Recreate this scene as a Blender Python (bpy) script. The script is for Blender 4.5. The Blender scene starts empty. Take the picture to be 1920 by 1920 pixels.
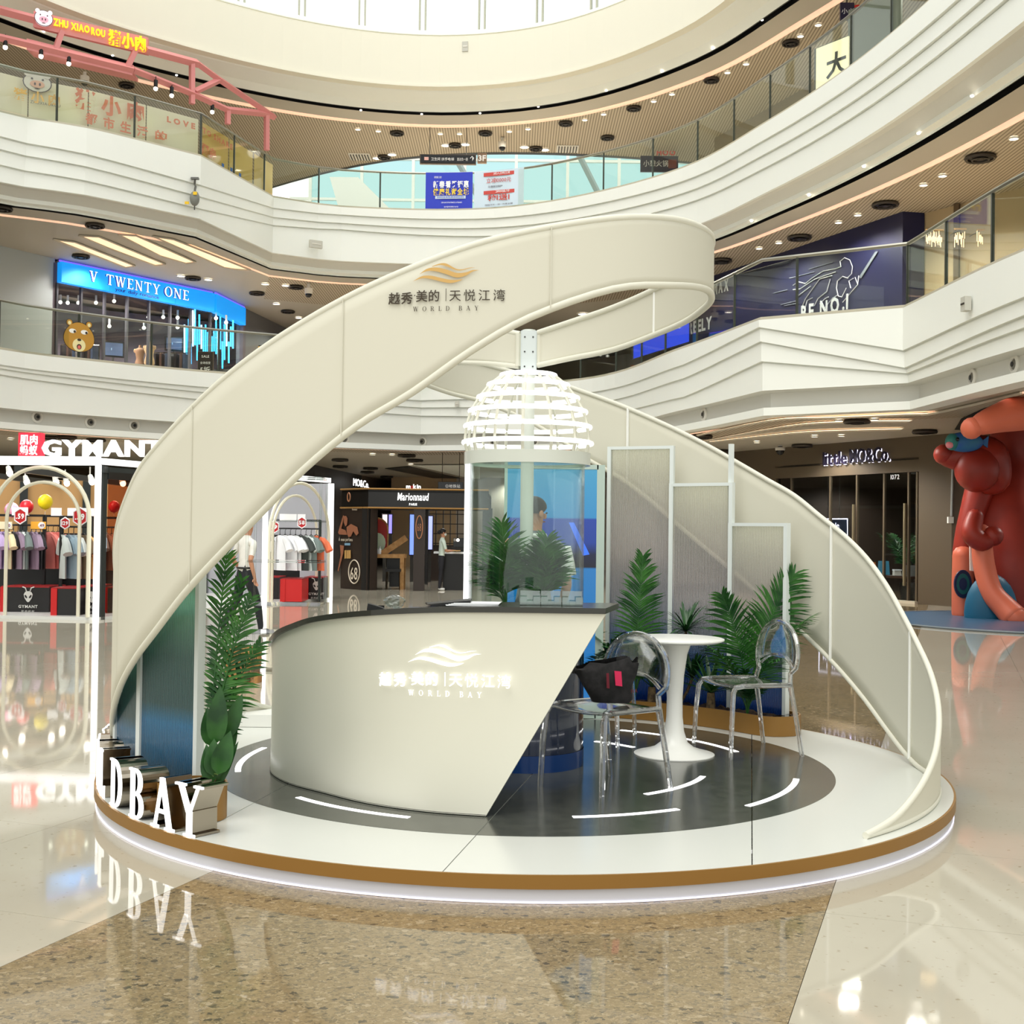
import bpy, bmesh, math, random
from mathutils import Vector, Matrix, Euler
V = Vector
SC = bpy.context.scene
COL = SC.collection
rnd = random.Random(7)
PI = math.pi
R = math.radians

# ---------------------------------------------------------------- camera, sky, exposure
F = 2316.0                                   # focal length in pixels of the 1920 frame
EYE = V((0, 0, 1.52))
CAMROT = Matrix.Rotation(PI/2 + math.atan(38/F), 4, 'X') @ Matrix.Rotation(0.0125, 4, 'Z')
cam = bpy.data.objects.new('camera', bpy.data.cameras.new('camera'))
COL.objects.link(cam)
cam.data.sensor_width = 36.0
cam.data.lens = F/1920*36.0
cam.data.clip_end = 400
cam.matrix_world = Matrix.Translation(EYE) @ CAMROT
SC.camera = cam
w = bpy.data.worlds.new('sky'); SC.world = w; w.use_nodes = True
w.node_tree.nodes['Background'].inputs[0].default_value = (0.985, 1.0, 0.965, 1)
w.node_tree.nodes['Background'].inputs[1].default_value = 1.2
sun = bpy.data.objects.new('sun', bpy.data.lights.new('sun', 'SUN')); COL.objects.link(sun)
sun.data.energy = 1.3; sun.data.angle = R(35); sun.data.color = (1, .97, .9)
sun.rotation_euler = (R(24), R(-14), 0)
vs = SC.view_settings
SC.display_settings.display_device = 'sRGB'
vs.view_transform = 'Standard'; vs.look = 'None'; vs.exposure = 0.2; vs.gamma = 1.0; vs.use_curve_mapping = False
SC.cycles.max_bounces = 10; SC.cycles.transparent_max_bounces = 24; SC.cycles.transmission_bounces = 8
SC.cycles.caustics_reflective = False; SC.cycles.caustics_refractive = False
SC.cycles.sample_clamp_indirect = 6.0

def area_light(name, loc, size, energy, color=(1, .9, .75), rot=(0, 0, 0), sy=None):
    l = bpy.data.lights.new(name, 'AREA'); l.energy = energy; l.size = size; l.color = color
    if sy: l.shape = 'RECTANGLE'; l.size_y = sy
    o = bpy.data.objects.new(name, l); COL.objects.link(o); o.location = loc; o.rotation_euler = rot
    return o

def ray(px, py):
    return CAMROT.to_3x3() @ V(((px-960)/F, -(py-960)/F, -1))
def G(px, py, z):                            # surveyed point: where the sight line meets height z
    d = ray(px, py); return EYE + d*((z-EYE.z)/d.z)
def P(px, py, Y):                            # surveyed point at depth Y
    d = ray(px, py); return EYE + d*(Y/d.y)

# ---------------------------------------------------------------- materials
def lin(c):
    return tuple((x/255/12.92 if x/255 <= .04045 else ((x/255+.055)/1.055)**2.4) for x in c)
M = {}
def mat(n, c=(200, 200, 200), rough=.5, metal=0, emit=0, ecol=None, spec=.5, trans=0, ior=1.45, coat=0, sheen=0):
    if n in M: return M[n]
    m = bpy.data.materials.new(n); m.use_nodes = True; M[n] = m
    b = m.node_tree.nodes['Principled BSDF']
    b.inputs['Base Color'].default_value = (*lin(c), 1)
    b.inputs['Roughness'].default_value = rough; b.inputs['Metallic'].default_value = metal
    b.inputs['Specular IOR Level'].default_value = spec; b.inputs['IOR'].default_value = ior
    b.inputs['Transmission Weight'].default_value = trans; b.inputs['Coat Weight'].default_value = coat
    if emit:
        b.inputs['Emission Color'].default_value = (*lin(ecol or c), 1); b.inputs['Emission Strength'].default_value = emit
    return m
def nodes(m):
    t = m.node_tree; return t, t.nodes, t.links, t.nodes['Principled BSDF']
def new(N, typ, **kw):
    n = N.new(typ)
    for k, v in kw.items(): setattr(n, k, v)
    return n
def ramp(N, stops):
    r = N.new('ShaderNodeValToRGB'); e = r.color_ramp.elements
    while len(e) < len(stops): e.new(.5)
    for i, (p, c) in enumerate(stops):
        e[i].position = p; e[i].color = (*lin(c), 1)
    return r
def noisy(m, c1, c2, scale=5, detail=4, bump=0, coord='Object'):
    t, N, L, b = nodes(m)
    tc = N.new('ShaderNodeTexCoord'); n = N.new('ShaderNodeTexNoise')
    n.inputs['Scale'].default_value = scale; n.inputs['Detail'].default_value = detail
    L.new(tc.outputs[coord], n.inputs['Vector'])
    r = ramp(N, [(.35, c1), (.65, c2)]); L.new(n.outputs['Fac'], r.inputs[0]); L.new(r.outputs[0], b.inputs['Base Color'])
    if bump:
        bp = N.new('ShaderNodeBump'); bp.inputs['Strength'].default_value = bump; bp.inputs['Distance'].default_value = .01
        L.new(n.outputs['Fac'], bp.inputs['Height']); L.new(bp.outputs[0], b.inputs['Normal'])
    return m
def schlick(N, L, k=1.0, power=5, f0=.04):
    """mirror share of a clear sheet, the same from both of its faces"""
    lw = N.new('ShaderNodeLayerWeight'); lw.inputs[0].default_value = .5
    pw = N.new('ShaderNodeMath'); pw.operation = 'POWER'; pw.inputs[1].default_value = power; L.new(lw.outputs['Facing'], pw.inputs[0])
    ma = N.new('ShaderNodeMath'); ma.operation = 'MULTIPLY_ADD'; ma.inputs[1].default_value = (1-f0)*k; ma.inputs[2].default_value = f0*k; ma.use_clamp = True
    L.new(pw.outputs[0], ma.inputs[0]); return ma
def thin_glass(n, tint=(225, 238, 232), refl=1.0, rough=.01):
    if n in M: return M[n]
    m = bpy.data.materials.new(n); m.use_nodes = True; M[n] = m
    t = m.node_tree; N = t.nodes; L = t.links; N.clear()
    out = N.new('ShaderNodeOutputMaterial'); mx = N.new('ShaderNodeMixShader'); tr = N.new('ShaderNodeBsdfTransparent')
    gl = N.new('ShaderNodeBsdfGlossy')
    tr.inputs[0].default_value = (*lin(tint), 1); gl.inputs['Roughness'].default_value = rough
    mu = schlick(N, L, refl)
    L.new(mu.outputs[0], mx.inputs[0]); L.new(tr.outputs[0], mx.inputs[1]); L.new(gl.outputs[0], mx.inputs[2])
    L.new(mx.outputs[0], out.inputs[0]); return m

WHITE = mat('white paint', (242, 244, 238), .45)
WHITE2 = mat('white satin', (243, 243, 238), .3)
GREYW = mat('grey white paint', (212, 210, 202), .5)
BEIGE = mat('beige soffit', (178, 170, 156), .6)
BLACK = mat('black', (14, 14, 15), .45)
BLACKG = mat('black gloss', (10, 10, 12), .12)
DARK = mat('dark grey', (58, 58, 56), .4)
STEEL = mat('brushed steel', (150, 148, 138), .28, 1)
CHROME = mat('polished steel', (170, 160, 145), .12, 1)
GOLD = mat('gold paint', (150, 110, 52), .42, .2)
GLOW = mat('white light', (255, 255, 255), .5, emit=2.6)
GLOWS = mat('soft white light', (255, 255, 255), .5, emit=1.3)
GLOWW = mat('warm light', (255, 226, 190), .5, emit=1.6)
LAMP = mat('lamp light', (255, 246, 230), .5, emit=6)
RED = mat('red', (200, 28, 30), .4)
GLASS = thin_glass('balustrade glass', (246, 250, 245), 1.0)
CLEAR = thin_glass('clear acrylic sheet', (247, 252, 250), .9)
SHOPGL = thin_glass('shop glass', (242, 245, 245), .8)
FAB = mat('cream stretch fabric', (213, 210, 194), .85)
TUBEW = mat('white sleeve', (222, 220, 205), .7)

# ---------------------------------------------------------------- mesh helper
class MB:
    def __init__(s): s.v = []; s.f = []
    def add(s, vs, fs):
        k = len(s.v); s.v += [tuple(p) for p in vs]; s.f += [tuple(i+k for i in f) for f in fs]; return s
    def box(s, c, d, rot=0, R3=None):
        c = V(c); x, y, z = d[0]/2, d[1]/2, d[2]/2
        m = R3 if R3 is not None else Matrix.Rotation(rot, 3, 'Z')
        p = [c + m @ V((a*x, b*y, e*z)) for e in (-1, 1) for b in (-1, 1) for a in (-1, 1)]
        return s.add(p, [(0, 2, 3, 1), (4, 5, 7, 6), (0, 1, 5, 4), (1, 3, 7, 5), (3, 2, 6, 7), (2, 0, 4, 6)])
    def quad(s, *p): return s.add(p, [tuple(range(len(p)))])
    def prism(s, poly, ext):
        n = len(poly); e = V(ext); a = [V(p) for p in poly]
        return s.add(a + [p+e for p in a], [tuple(range(n-1, -1, -1)), tuple(range(n, 2*n))] + [(i, (i+1) % n, n+(i+1) % n, n+i) for i in range(n)])
    def grid(s, rows, closed=False):
        n = len(rows[0]); vs = [p for r in rows for p in r]; fs = []
        for i in range(len(rows)-1):
            for j in range(n if closed else n-1):
                k = (j+1) % n; fs.append((i*n+j, i*n+k, (i+1)*n+k, (i+1)*n+j))
        return s.add(vs, fs)
    def tube(s, pts, r, n=8, closed=False, cap=True):
        pts = [V(p) for p in pts]; N = len(pts); rr = r if isinstance(r, (list, tuple)) else [r]*N
        rows = []; up = None
        for i, p in enumerate(pts):
            t = (pts[(i+1) % N] - pts[i-1]) if closed else (pts[min(i+1, N-1)] - pts[max(i-1, 0)])
            t = t.normalized() if t.length > 1e-9 else V((0, 0, 1))
            if up is None: up = V((0, 0, 1)) if abs(t.z) < .9 else V((1, 0, 0))
            a = t.cross(up); a = a.normalized() if a.length > 1e-6 else t.orthogonal().normalized()
            b = a.cross(t).normalized(); up = b
            rows.append([p + (a*math.cos(2*PI*k/n) + b*math.sin(2*PI*k/n))*rr[i] for k in range(n)])
        if closed: rows.append(rows[0])
        k0 = len(s.v); s.grid(rows, True)
        if cap and not closed: s.f += [tuple(k0+k for k in range(n-1, -1, -1)), tuple(k0+(N-1)*n+k for k in range(n))]
        return s
    def lathe(s, c, prof, n=24, axis=None):
        c = V(c); rows = []
        m = axis if axis is not None else Matrix.Identity(3)
        for r, z in prof: rows.append([c + m @ V((r*math.cos(2*PI*k/n), r*math.sin(2*PI*k/n), z)) for k in range(n)])
        return s.grid(rows, True)
    def disc(s, c, r, z0, z1, n=16, axis=None): return s.lathe(c, [(0.0001, z0), (r, z0), (r, z1), (0.0001, z1)], n, axis)
    def sph(s, c, r, nu=12, nv=8, R3=None):
        c = V(c); r = V(r) if not isinstance(r, (int, float)) else V((r, r, r)); m = R3 or Matrix.Identity(3)
        rows = [[c + m @ V((r.x*math.sin(PI*i/nv)*math.cos(2*PI*k/nu), r.y*math.sin(PI*i/nv)*math.sin(2*PI*k/nu), -r.z*math.cos(PI*i/nv))) for k in range(nu)] for i in range(nv+1)]
        return s.grid(rows, True)
    def mesh(s, name, m, smooth=False):
        me = bpy.data.meshes.new(name); me.from_pydata(s.v, [], s.f)
        bm = bmesh.new(); bm.from_mesh(me)
        bmesh.ops.remove_doubles(bm, verts=bm.verts, dist=1e-5)
        bmesh.ops.recalc_face_normals(bm, faces=bm.faces)
        bm.to_mesh(me); bm.free()
        for q in (m if isinstance(m, list) else [m]): me.materials.append(q)
        if smooth:
            me.polygons.foreach_set('use_smooth', [True]*len(me.polygons))
            me.set_sharp_from_angle(angle=R(40))
        return me
    def build(s, name, m, parent=None, smooth=False): return link(name, s.mesh(name, m, smooth), parent)

PM = {}
def link(name, me, parent=None, mw=None):
    o = bpy.data.objects.new(name, me); COL.objects.link(o)
    if parent is not None:
        o.parent = parent
        if parent.name in PM: o.matrix_parent_inverse = PM[parent.name].inverted()
    if mw is not None:
        o.matrix_basis = mw; PM[o.name] = mw if parent is None else PM.get(o.name, mw)
    return o
def tag(o, label, cat, group=None):
    o['label'] = label; o['category'] = cat
    if group: o['group'] = group
    return o
def thing(name, label, cat, loc=(0, 0, 0), group=None):
    o = bpy.data.objects.new(name, None); COL.objects.link(o); o.location = loc; o.empty_display_size = .1
    PM[o.name] = Matrix.Translation(V(loc)); return tag(o, label, cat, group)
def struct(o): o['kind'] = 'structure'; return o
def stuff(o): o['kind'] = 'stuff'; return o
KIDS = {}
def dup(root, mw, label, group=None):
    """copy of a thing with its parts and sub-parts; mw maps the prototype's place to the new one"""
    r = root.copy(); COL.objects.link(r); r.matrix_basis = mw @ root.matrix_basis; r['label'] = label
    if group: r['group'] = group
    for ch in root.children:
        c = ch.copy(); COL.objects.link(c); c.parent = r
        for g in ch.children:
            d = g.copy(); COL.objects.link(d); d.parent = c
    return r
ORDS = ('first second third fourth fifth sixth seventh eighth ninth tenth eleventh twelfth thirteenth fourteenth fifteenth sixteenth seventeenth '
        'eighteenth nineteenth twentieth twenty-first twenty-second twenty-third twenty-fourth twenty-fifth twenty-sixth twenty-seventh twenty-eighth '
        'twenty-ninth thirtieth').split()

# ---------------------------------------------------------------- lettering
GL = {}
DESK = bpy.data.scenes.new('desk')            # a small scene to evaluate single objects in; removed at the end
def evaluated(o):
    DESK.collection.objects.link(o); vl = DESK.view_layers[0]; vl.update()
    me = bpy.data.meshes.new_from_object(o.evaluated_get(vl.depsgraph)); DESK.collection.objects.unlink(o); return me
def glyph(ch, depth, m, bold=0):
    key = (ch, depth, m.name, bold)
    if key not in GL:
        cu = bpy.data.curves.new('t', 'FONT'); cu.body = ch; cu.extrude = depth; cu.offset = bold; cu.resolution_u = 2; cu.size = 1
        o = bpy.data.objects.new('t', cu); me = evaluated(o)
        bpy.data.objects.remove(o); bpy.data.curves.remove(cu)
        xs = [v.co.x for v in me.vertices] or [0, .3]
        x0, x1 = min(xs), max(xs)
        for v in me.vertices: v.co.x -= x0
        me.materials.clear(); me.materials.append(m); me.name = 'letter'
        GL[key] = (me, x1-x0)
    return GL[key]
def frame3(right, up):
    r = V(right).normalized(); n = r.cross(V(up)).normalized(); u = n.cross(r)
    return Matrix((r, u, n)).transposed()
def text_width(s, gap, bold=0, m=None):
    wd = 0
    for ch in s: wd += (.32 if ch == ' ' else glyph(ch, .01, m or WHITE, bold)[1] + gap)
    return wd - gap
def letters(s, origin, right, size, m, parent, up=(0, 0, 1), gap=.1, depth=.03, bold=0, name='letter', center=False, shear=0, sx=1, fit=None):
    """each character an object of its own, set from origin along right; size is the em height in metres"""
    if fit: sx = fit/(text_width(s, gap, bold, m)*size)
    R3 = frame3(right, up); x = -text_width(s, gap, bold, m)/2 if center else 0
    out = []
    for ch in s:
        if ch == ' ': x += .32; continue
        me, wd = glyph(ch, depth, m, bold)
        S = Matrix(((size*sx, size*shear, 0, 0), (0, size, 0, 0), (0, 0, size, 0), (0, 0, 0, 1)))
        mw = Matrix.Translation(V(origin) + R3 @ V((x*size*sx, 0, 0))) @ R3.to_4x4() @ S
        out.append(link(name, me, parent, mw)); x += wd + gap
    return out

# ================================================================ STRUCTURE
CX, CY, PR, PZ = .09, 7.55, 2.48, .12       # booth platform: centre, radius, top height
SD = V((.335, .942, 0)).normalized(); SN = V((SD.y, -SD.x, 0))   # run of the dark stone band and its normal
# floor: polished cream tiles with a terrazzo band; near tiles are pieces of their own
def floor_mat(n, base, dark, vein):
    m = mat(n, base, .04, spec=.55); t, N, L, b = nodes(m)
    tc = N.new('ShaderNodeTexCoord'); a = N.new('ShaderNodeTexNoise'); a.inputs['Scale'].default_value = .9; a.inputs['Detail'].default_value = 5
    L.new(tc.outputs['Object'], a.inputs['Vector']); r = ramp(N, [(.3, dark), (.7, base)]); L.new(a.outputs['Fac'], r.inputs[0])
    f = N.new('ShaderNodeTexNoise'); f.inputs['Scale'].default_value = 26; f.inputs['Detail'].default_value = 6
    L.new(tc.outputs['Object'], f.inputs['Vector']); r2 = ramp(N, [(.25, vein), (.36, (255, 255, 255))]); L.new(f.outputs['Fac'], r2.inputs[0])
    mx = N.new('ShaderNodeMix'); mx.data_type = 'RGBA'; mx.blend_type = 'MULTIPLY'; mx.inputs[0].default_value = 1
    L.new(r.outputs[0], mx.inputs[6]); L.new(r2.outputs[0], mx.inputs[7]); L.new(mx.outputs[2], b.inputs['Base Color'])
    return m
CREAM = floor_mat('cream polished stone', (190, 184, 168), (181, 174, 157), (208, 201, 184))
def terrazzo():
    m = mat('brown terrazzo', (140, 118, 88), .035, spec=.55); t, N, L, b = nodes(m)
    tc = N.new('ShaderNodeTexCoord')
    ns = N.new('ShaderNodeTexNoise'); ns.inputs['Scale'].default_value = 60; L.new(tc.outputs['Object'], ns.inputs['Vector'])
    def vor(scale, feature='F1'):
        v = N.new('ShaderNodeTexVoronoi'); v.inputs['Scale'].default_value = scale; v.feature = feature
        mp = N.new('ShaderNodeMapping'); mp.inputs['Scale'].default_value = (1, 1.5, 1)
        ad = N.new('ShaderNodeMixRGB'); ad.blend_type = 'ADD'; ad.inputs[0].default_value = .04
        L.new(tc.outputs['Object'], ad.inputs[1]); L.new(ns.outputs['Color'], ad.inputs[2]); L.new(ad.outputs[0], mp.inputs[0]); L.new(mp.outputs[0], v.inputs['Vector']); return v
    big, sm = vor(26), vor(80)
    cr = ramp(N, [(0, (66, 60, 50)), (.14, (96, 92, 80)), (.3, (138, 120, 90)), (.55, (154, 136, 104)), (.78, (180, 164, 132)), (1, (116, 100, 76))])
    cr.color_ramp.interpolation = 'CONSTANT'
    L.new(sm.outputs['Color'], cr.inputs[0])
    cb = ramp(N, [(0, (44, 40, 34)), (.34, (66, 62, 54)), (.56, (92, 84, 70)), (.8, (168, 152, 124)), (1, (188, 174, 148))]); cb.color_ramp.interpolation = 'CONSTANT'
    L.new(big.outputs['Color'], cb.inputs[0])
    sel = N.new('ShaderNodeSeparateColor'); L.new(big.outputs['Color'], sel.inputs[0])
    gt = N.new('ShaderNodeMath'); gt.operation = 'GREATER_THAN'; gt.inputs[1].default_value = .78; L.new(sel.outputs[1], gt.inputs[0])
    lt = N.new('ShaderNodeMath'); lt.operation = 'LESS_THAN'; lt.inputs[1].default_value = .42; L.new(big.outputs['Distance'], lt.inputs[0])
    an = N.new('ShaderNodeMath'); an.operation = 'MULTIPLY'; L.new(gt.outputs[0], an.inputs[0]); L.new(lt.outputs[0], an.inputs[1])
    m2 = N.new('ShaderNodeMixRGB'); m2.inputs[0].default_value = .5; m2.inputs[2].default_value = (*lin((142, 124, 94)), 1); L.new(cr.outputs[0], m2.inputs[1])
    mx = N.new('ShaderNodeMixRGB'); L.new(an.outputs[0], mx.inputs[0]); L.new(m2.outputs[0], mx.inputs[1]); L.new(cb.outputs[0], mx.inputs[2])
    L.new(mx.outputs[0], b.inputs['Base Color']); return m
TERR = terrazzo()
GROUT = mat('tile joint', (148, 140, 122), .7)
floor = struct(MB().quad((-30, -8, -.02), (30, -8, -.02), (30, 70, -.02), (-30, 70, -.02)).build('floor', GROUT))
# tiles laid square to the stone band: u across (SN), v along (SD)
U0, U1 = -3.085, -.481                       # the band's edges, measured across
def uv(u, v): return V((SN.x*u + SD.x*v, SN.y*u + SD.y*v, 0))
TS = 1.2; J = .0012
def tile(u0, u1, v0, v1, m, name):
    c = uv((u0+u1)/2, (v0+v1)/2); a = math.atan2(SD.y, SD.x)-PI/2
    b = MB().box(c + V((0, 0, -.01)), (u1-u0-2*J, v1-v0-2*J, .02), a)
    b.v = [tuple(p) for p in b.v]; return b.build(name, m, floor)
# band edges in u are U = p . SN
def seen(c): return c.y > 2.4 and abs(c.x) < c.y*.48+1.6
UB0, UB1 = V((-1.25, 5.67, 0)).dot(SN), V((1.38, 5.28, 0)).dot(SN)
i0 = -12
for j in range(-2, 15):
    v0 = j*TS+.35
    if v0 > 17: continue
    for u0, u1, m in [(UB0, UB1, TERR)]:
        if seen(uv((u0+u1)/2, v0+.6)) and v0 < 14: tile(u0, u1, v0, v0+TS, m, 'stone_slab')
    for k in range(12):
        for u0 in (UB1+k*TS, UB0-(k+1)*TS):
            c = uv(u0+.6, v0+.6)
            if seen(c) and c.y < 15: tile(u0, u0+TS, v0, v0+TS, CREAM, 'floor_tile')
# beyond the near tiles the same stone runs on as one sheet
far = MB()
cells = []
for j in range(-8, 46):
    for k in range(-30, 30):
        u0 = UB1+k*TS if k >= 0 else UB0+(k+1)*TS-TS
        v0 = j*TS+.35; c = uv(u0+.6, v0+.6)
        near = seen(c) and c.y < 15 and -2 <= j < 15 and v0 <= 17
        if not near and -8 < c.y < 62 and abs(c.x) < 30: cells.append((u0, v0))
for u0, v0 in cells: far.quad(uv(u0+J, v0+J), uv(u0+TS-J, v0+J), uv(u0+TS-J, v0+TS-J), uv(u0+J, v0+TS-J))
stuff(far.build('far_tiling', CREAM, floor))
fb = MB()
for j in range(-8, 46):
    v0 = j*TS+.35
    for u0, u1 in [(UB0, UB1)]:
        if not (seen(uv((u0+u1)/2, v0+.6)) and -2 <= j < 15 and v0 < 14): fb.quad(uv(u0+J, v0+J), uv(u1-J, v0+J), uv(u1-J, v0+TS-J), uv(u0+J, v0+TS-J))
stuff(fb.build('far_stone_band', TERR, floor))

# ---- balcony edges, surveyed in plan (s = sharp corner)
def curve(pts, step=.55):
    P0 = [V((p[0], p[1])) for p in pts]; sh = [len(p) > 2 for p in pts]; out = []
    for i in range(len(P0)-1):
        a, b = P0[i], P0[i+1]
        ta = (b-a) if i == 0 or sh[i] else (P0[i+1]-P0[i-1])*.5
        tb = (b-a) if i == len(P0)-2 or sh[i+1] else (P0[i+2]-P0[i])*.5
        L0 = (b-a).length
        if not (i == 0 or sh[i]): ta = ta.normalized()*L0
        if not (i == len(P0)-2 or sh[i+1]): tb = tb.normalized()*L0
        n = max(2, int(L0/step))
        for k in range(n):
            t = k/n; h = 2*t**3-3*t*t+1
            out.append(a*h + ta*(t**3-2*t*t+t) + b*(-2*t**3+3*t*t) + tb*(t**3-t*t))
    out.append(P0[-1]); return out
E2 = curve([(-13.2, 4), (-14, 14), (-13.4, 23), (-11.88, 28.49), (-10.1, 30.57), (-7.75, 32.4), (-2.61, 34.83, 1), (1.76, 32.92), (3.7, 27.02), (4.63, 23.34, 1), (6.91, 21.91, 1), (7.21, 17.44), (8.4, 11), (9.2, 4)])
E3 = curve([(-13.5, 4), (-15, 14), (-14.2, 24), (-12.22, 29.04), (-10.54, 30.13), (-8.29, 32.31, 1), (-7.14, 36.24, 1), (-5.28, 37.23), (-1.25, 37.35), (1.55, 35.96), (4.44, 32.82), (5.93, 29.0), (6.9, 25.62), (7.48, 22.32), (8.2, 16), (9.2, 10), (9.6, 4)])
E4 = curve([(-13.5, 4), (-15.4, 14), (-14.8, 26), (-12.14, 31.42), (-8.87, 34.72), (-5.27, 36.78), (-1.78, 37.24), (1.51, 35.99), (4.39, 32.76), (5.9, 29), (6.9, 25.62), (7.48, 22.32), (8.2, 16), (9.2, 10), (9.6, 4)])
ORI = V((-2.2, 16))
def off(p, d): return p + (p-ORI).normalized()*d
def strip(E, prof):
    """sweep a list of (offset outward, z) along a plan curve; prof may be a function of the station index"""
    b = MB(); rows = []
    for i, p in enumerate(E):
        pr = prof(i) if callable(prof) else prof
        rows.append([V((*off(p, o), z)) for o, z in pr])
    b.grid(rows); return b
def nearest(E, x, y): return min(range(len(E)), key=lambda i: (E[i]-V((x, y))).length)
def lerp_keys(keys, i):
    if i <= keys[0][0]: return keys[0][1]
    for (a, va), (b, vb) in zip(keys, keys[1:]):
        if i <= b:
            t = (i-a)/max(1, b-a); return [x+(y-x)*t for x, y in zip(va, vb)]
    return keys[-1][1]
def fascia(E, zt, h, keys, step=.05):
    ks = sorted((nearest(E, x, y), g) for x, y, g in keys)
    def prof(i):
        g = lerp_keys(ks, i); pr = [(.35, zt), (.0, zt), (.0, zt-.1)]; o = 0
        for q in g:
            z = zt-h*q; pr += [(o, z+.012), (o+step+.03, z+.012), (o+step+.03, z-.02), (o+step, z-.02)]; o += step
        return pr + [(o, zt-h), (o+.1, zt-h)]
    return strip(E, prof)
def slatted():
    m = mat('slatted wood ceiling', (166, 152, 130), .6); t, N, L, b = nodes(m)
    tc = N.new('ShaderNodeTexCoord'); wv = N.new('ShaderNodeTexWave'); wv.inputs['Scale'].default_value = 3.6; wv.bands_direction = 'X'
    L.new(tc.outputs['Object'], wv.inputs['Vector']); r = ramp(N, [(.2, (128, 114, 96)), (.5, (182, 168, 146))]); L.new(wv.outputs['Fac'], r.inputs[0]); L.new(r.outputs[0], b.inputs['Base Color'])
    bp = N.new('ShaderNodeBump'); bp.inputs['Strength'].default_value = .4; L.new(wv.outputs['Fac'], bp.inputs['Height']); L.new(bp.outputs[0], b.inputs['Normal']); return m
SLAT = slatted()
COVE = mat('warm cove light', (250, 216, 192), .5, emit=.35)
# second floor edge (top 5.6)
struct(fascia(E2, 5.6, 1.33, [(-11.88, 28.49, (.27, .33, .43)), (-7.75, 32.4, (.3, .4, .55)), (-2.6, 34.8, (.3, .45, .62)), (1.76, 32.9, (.28, .5, .72)), (3.7, 27.02, (.28, .5, .8)), (4.63, 23.34, (.11, .31, .59)), (6.91, 21.91, (.58, .81, .88)), (7.21, 17.4, (.5, .68, .8))]).build('trim_1', WHITE))
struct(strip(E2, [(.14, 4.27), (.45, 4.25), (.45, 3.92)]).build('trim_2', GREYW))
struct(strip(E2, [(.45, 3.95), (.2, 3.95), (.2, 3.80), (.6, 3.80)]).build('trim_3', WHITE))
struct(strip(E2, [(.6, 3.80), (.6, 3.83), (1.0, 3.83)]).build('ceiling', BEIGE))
struct(strip(E2, [(1.0, 3.83), (1.0, 3.87), (1.15, 3.87), (1.15, 3.83)]).build('trim_4', COVE))
struct(strip(E2, [(1.15, 3.83), (2.6, 3.83)]).build('ceiling', SLAT))
struct(strip(E2, [(2.6, 3.83), (32, 3.83)]).build('ceiling', BEIGE))
struct(strip(E2, [(.0, 5.6), (26, 5.6)]).build('floor', mat('upper floor stone', (190, 182, 164), .15)))
# third floor edge (top 11.3)
struct(fascia(E3, 11.3, 1.6, [(-12.2, 29, (.36, .54, .76)), (-8.29, 32.31, (.48, .66, .85)), (-7.1, 36.2, (.2, .36, .5)), (-5.3, 37.2, (.15, .3, .41)), (1.5, 36, (.2, .38, .55)), (5.9, 29, (.25, .45, .64)), (7.5, 22, (.28, .48, .66))], .06).build('trim_5', WHITE))
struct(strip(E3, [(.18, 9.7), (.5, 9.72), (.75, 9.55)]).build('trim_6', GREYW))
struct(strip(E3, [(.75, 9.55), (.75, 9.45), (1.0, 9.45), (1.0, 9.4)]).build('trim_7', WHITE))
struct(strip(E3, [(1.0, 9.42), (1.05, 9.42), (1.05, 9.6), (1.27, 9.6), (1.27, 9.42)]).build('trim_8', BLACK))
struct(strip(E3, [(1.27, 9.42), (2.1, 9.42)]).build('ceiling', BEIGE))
struct(strip(E3, [(2.1, 9.42), (2.1, 9.46), (2.35, 9.46), (2.35, 9.42)]).build('trim_9', COVE))
i3 = nearest(E3, -7.14, 36.24)
struct(strip(E3[i3:], [(2.35, 9.42), (6.2, 9.42)]).build('ceiling', SLAT))
struct(strip(E3[i3:], [(6.2, 9.42), (26, 9.42)]).build('ceiling', BEIGE))
struct(strip(E3[:i3+1], [(2.35, 9.42), (26, 9.42)]).build('ceiling', BEIGE))
struct(strip(E3, [(0, 11.3), (26, 11.3)]).build('floor', M['upper floor stone']))
# top edge (15.0 to 16.6)
CREAMW = mat('cream paint', (234, 230, 213), .5)
struct(strip(E4, [(.1, 16.6), (.06, 16.6), (.06, 16.55), (0, 16.55), (0, 15.06), (-.04, 15.06), (-.04, 15.0), (.35, 15.0)]).build('trim_10', CREAMW))
struct(strip(E4, [(.3, 15.0), (.35, 14.98), (.75, 14.95), (1.2, 14.9), (1.5, 14.75)]).build('trim_11', WHITE))
struct(strip(E4, [(1.5, 14.75), (1.55, 14.75), (1.55, 14.95), (1.8, 14.95), (1.8, 14.75)]).build('trim_12', BLACK))
struct(strip(E4, [(1.8, 14.75), (2.7, 14.75)]).build('ceiling', BEIGE))
struct(strip(E4, [(2.7, 14.75), (2.7, 14.8), (3.0, 14.8), (3.0, 14.75)]).build('trim_13', COVE))
def rear(i):
    """where the gallery ceiling ends: at an oval opening in the middle, far back elsewhere"""
    p = E4[i]; d = (p-ORI).normalized(); yo = 42.9+.055*(p.x+.2)**2+.0012*(p.x+.2)**4
    return max(3.2, (yo-p.y)/d.y) if -7.5 < p.x < 6.0 and p.y > 28 and d.y > .3 else 26
struct(strip(E4, lambda i: [(3.0, 14.75), (rear(i), 14.75)]).build('ceiling', SLAT))
oval = [i for i in range(len(E4)) if rear(i) < 25]
struct(strip(E4, [(0, 14.75)]).build('ceiling', SLAT) if False else MB().grid([[V((*off(E4[i], rear(i)+a), z)) for a, z in ((-.12, 14.74), (.12, 14.74), (.12, 15.1), (.5, 15.6), (.6, 16.4))] for i in oval]).build('trim_16', BLACK))
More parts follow.
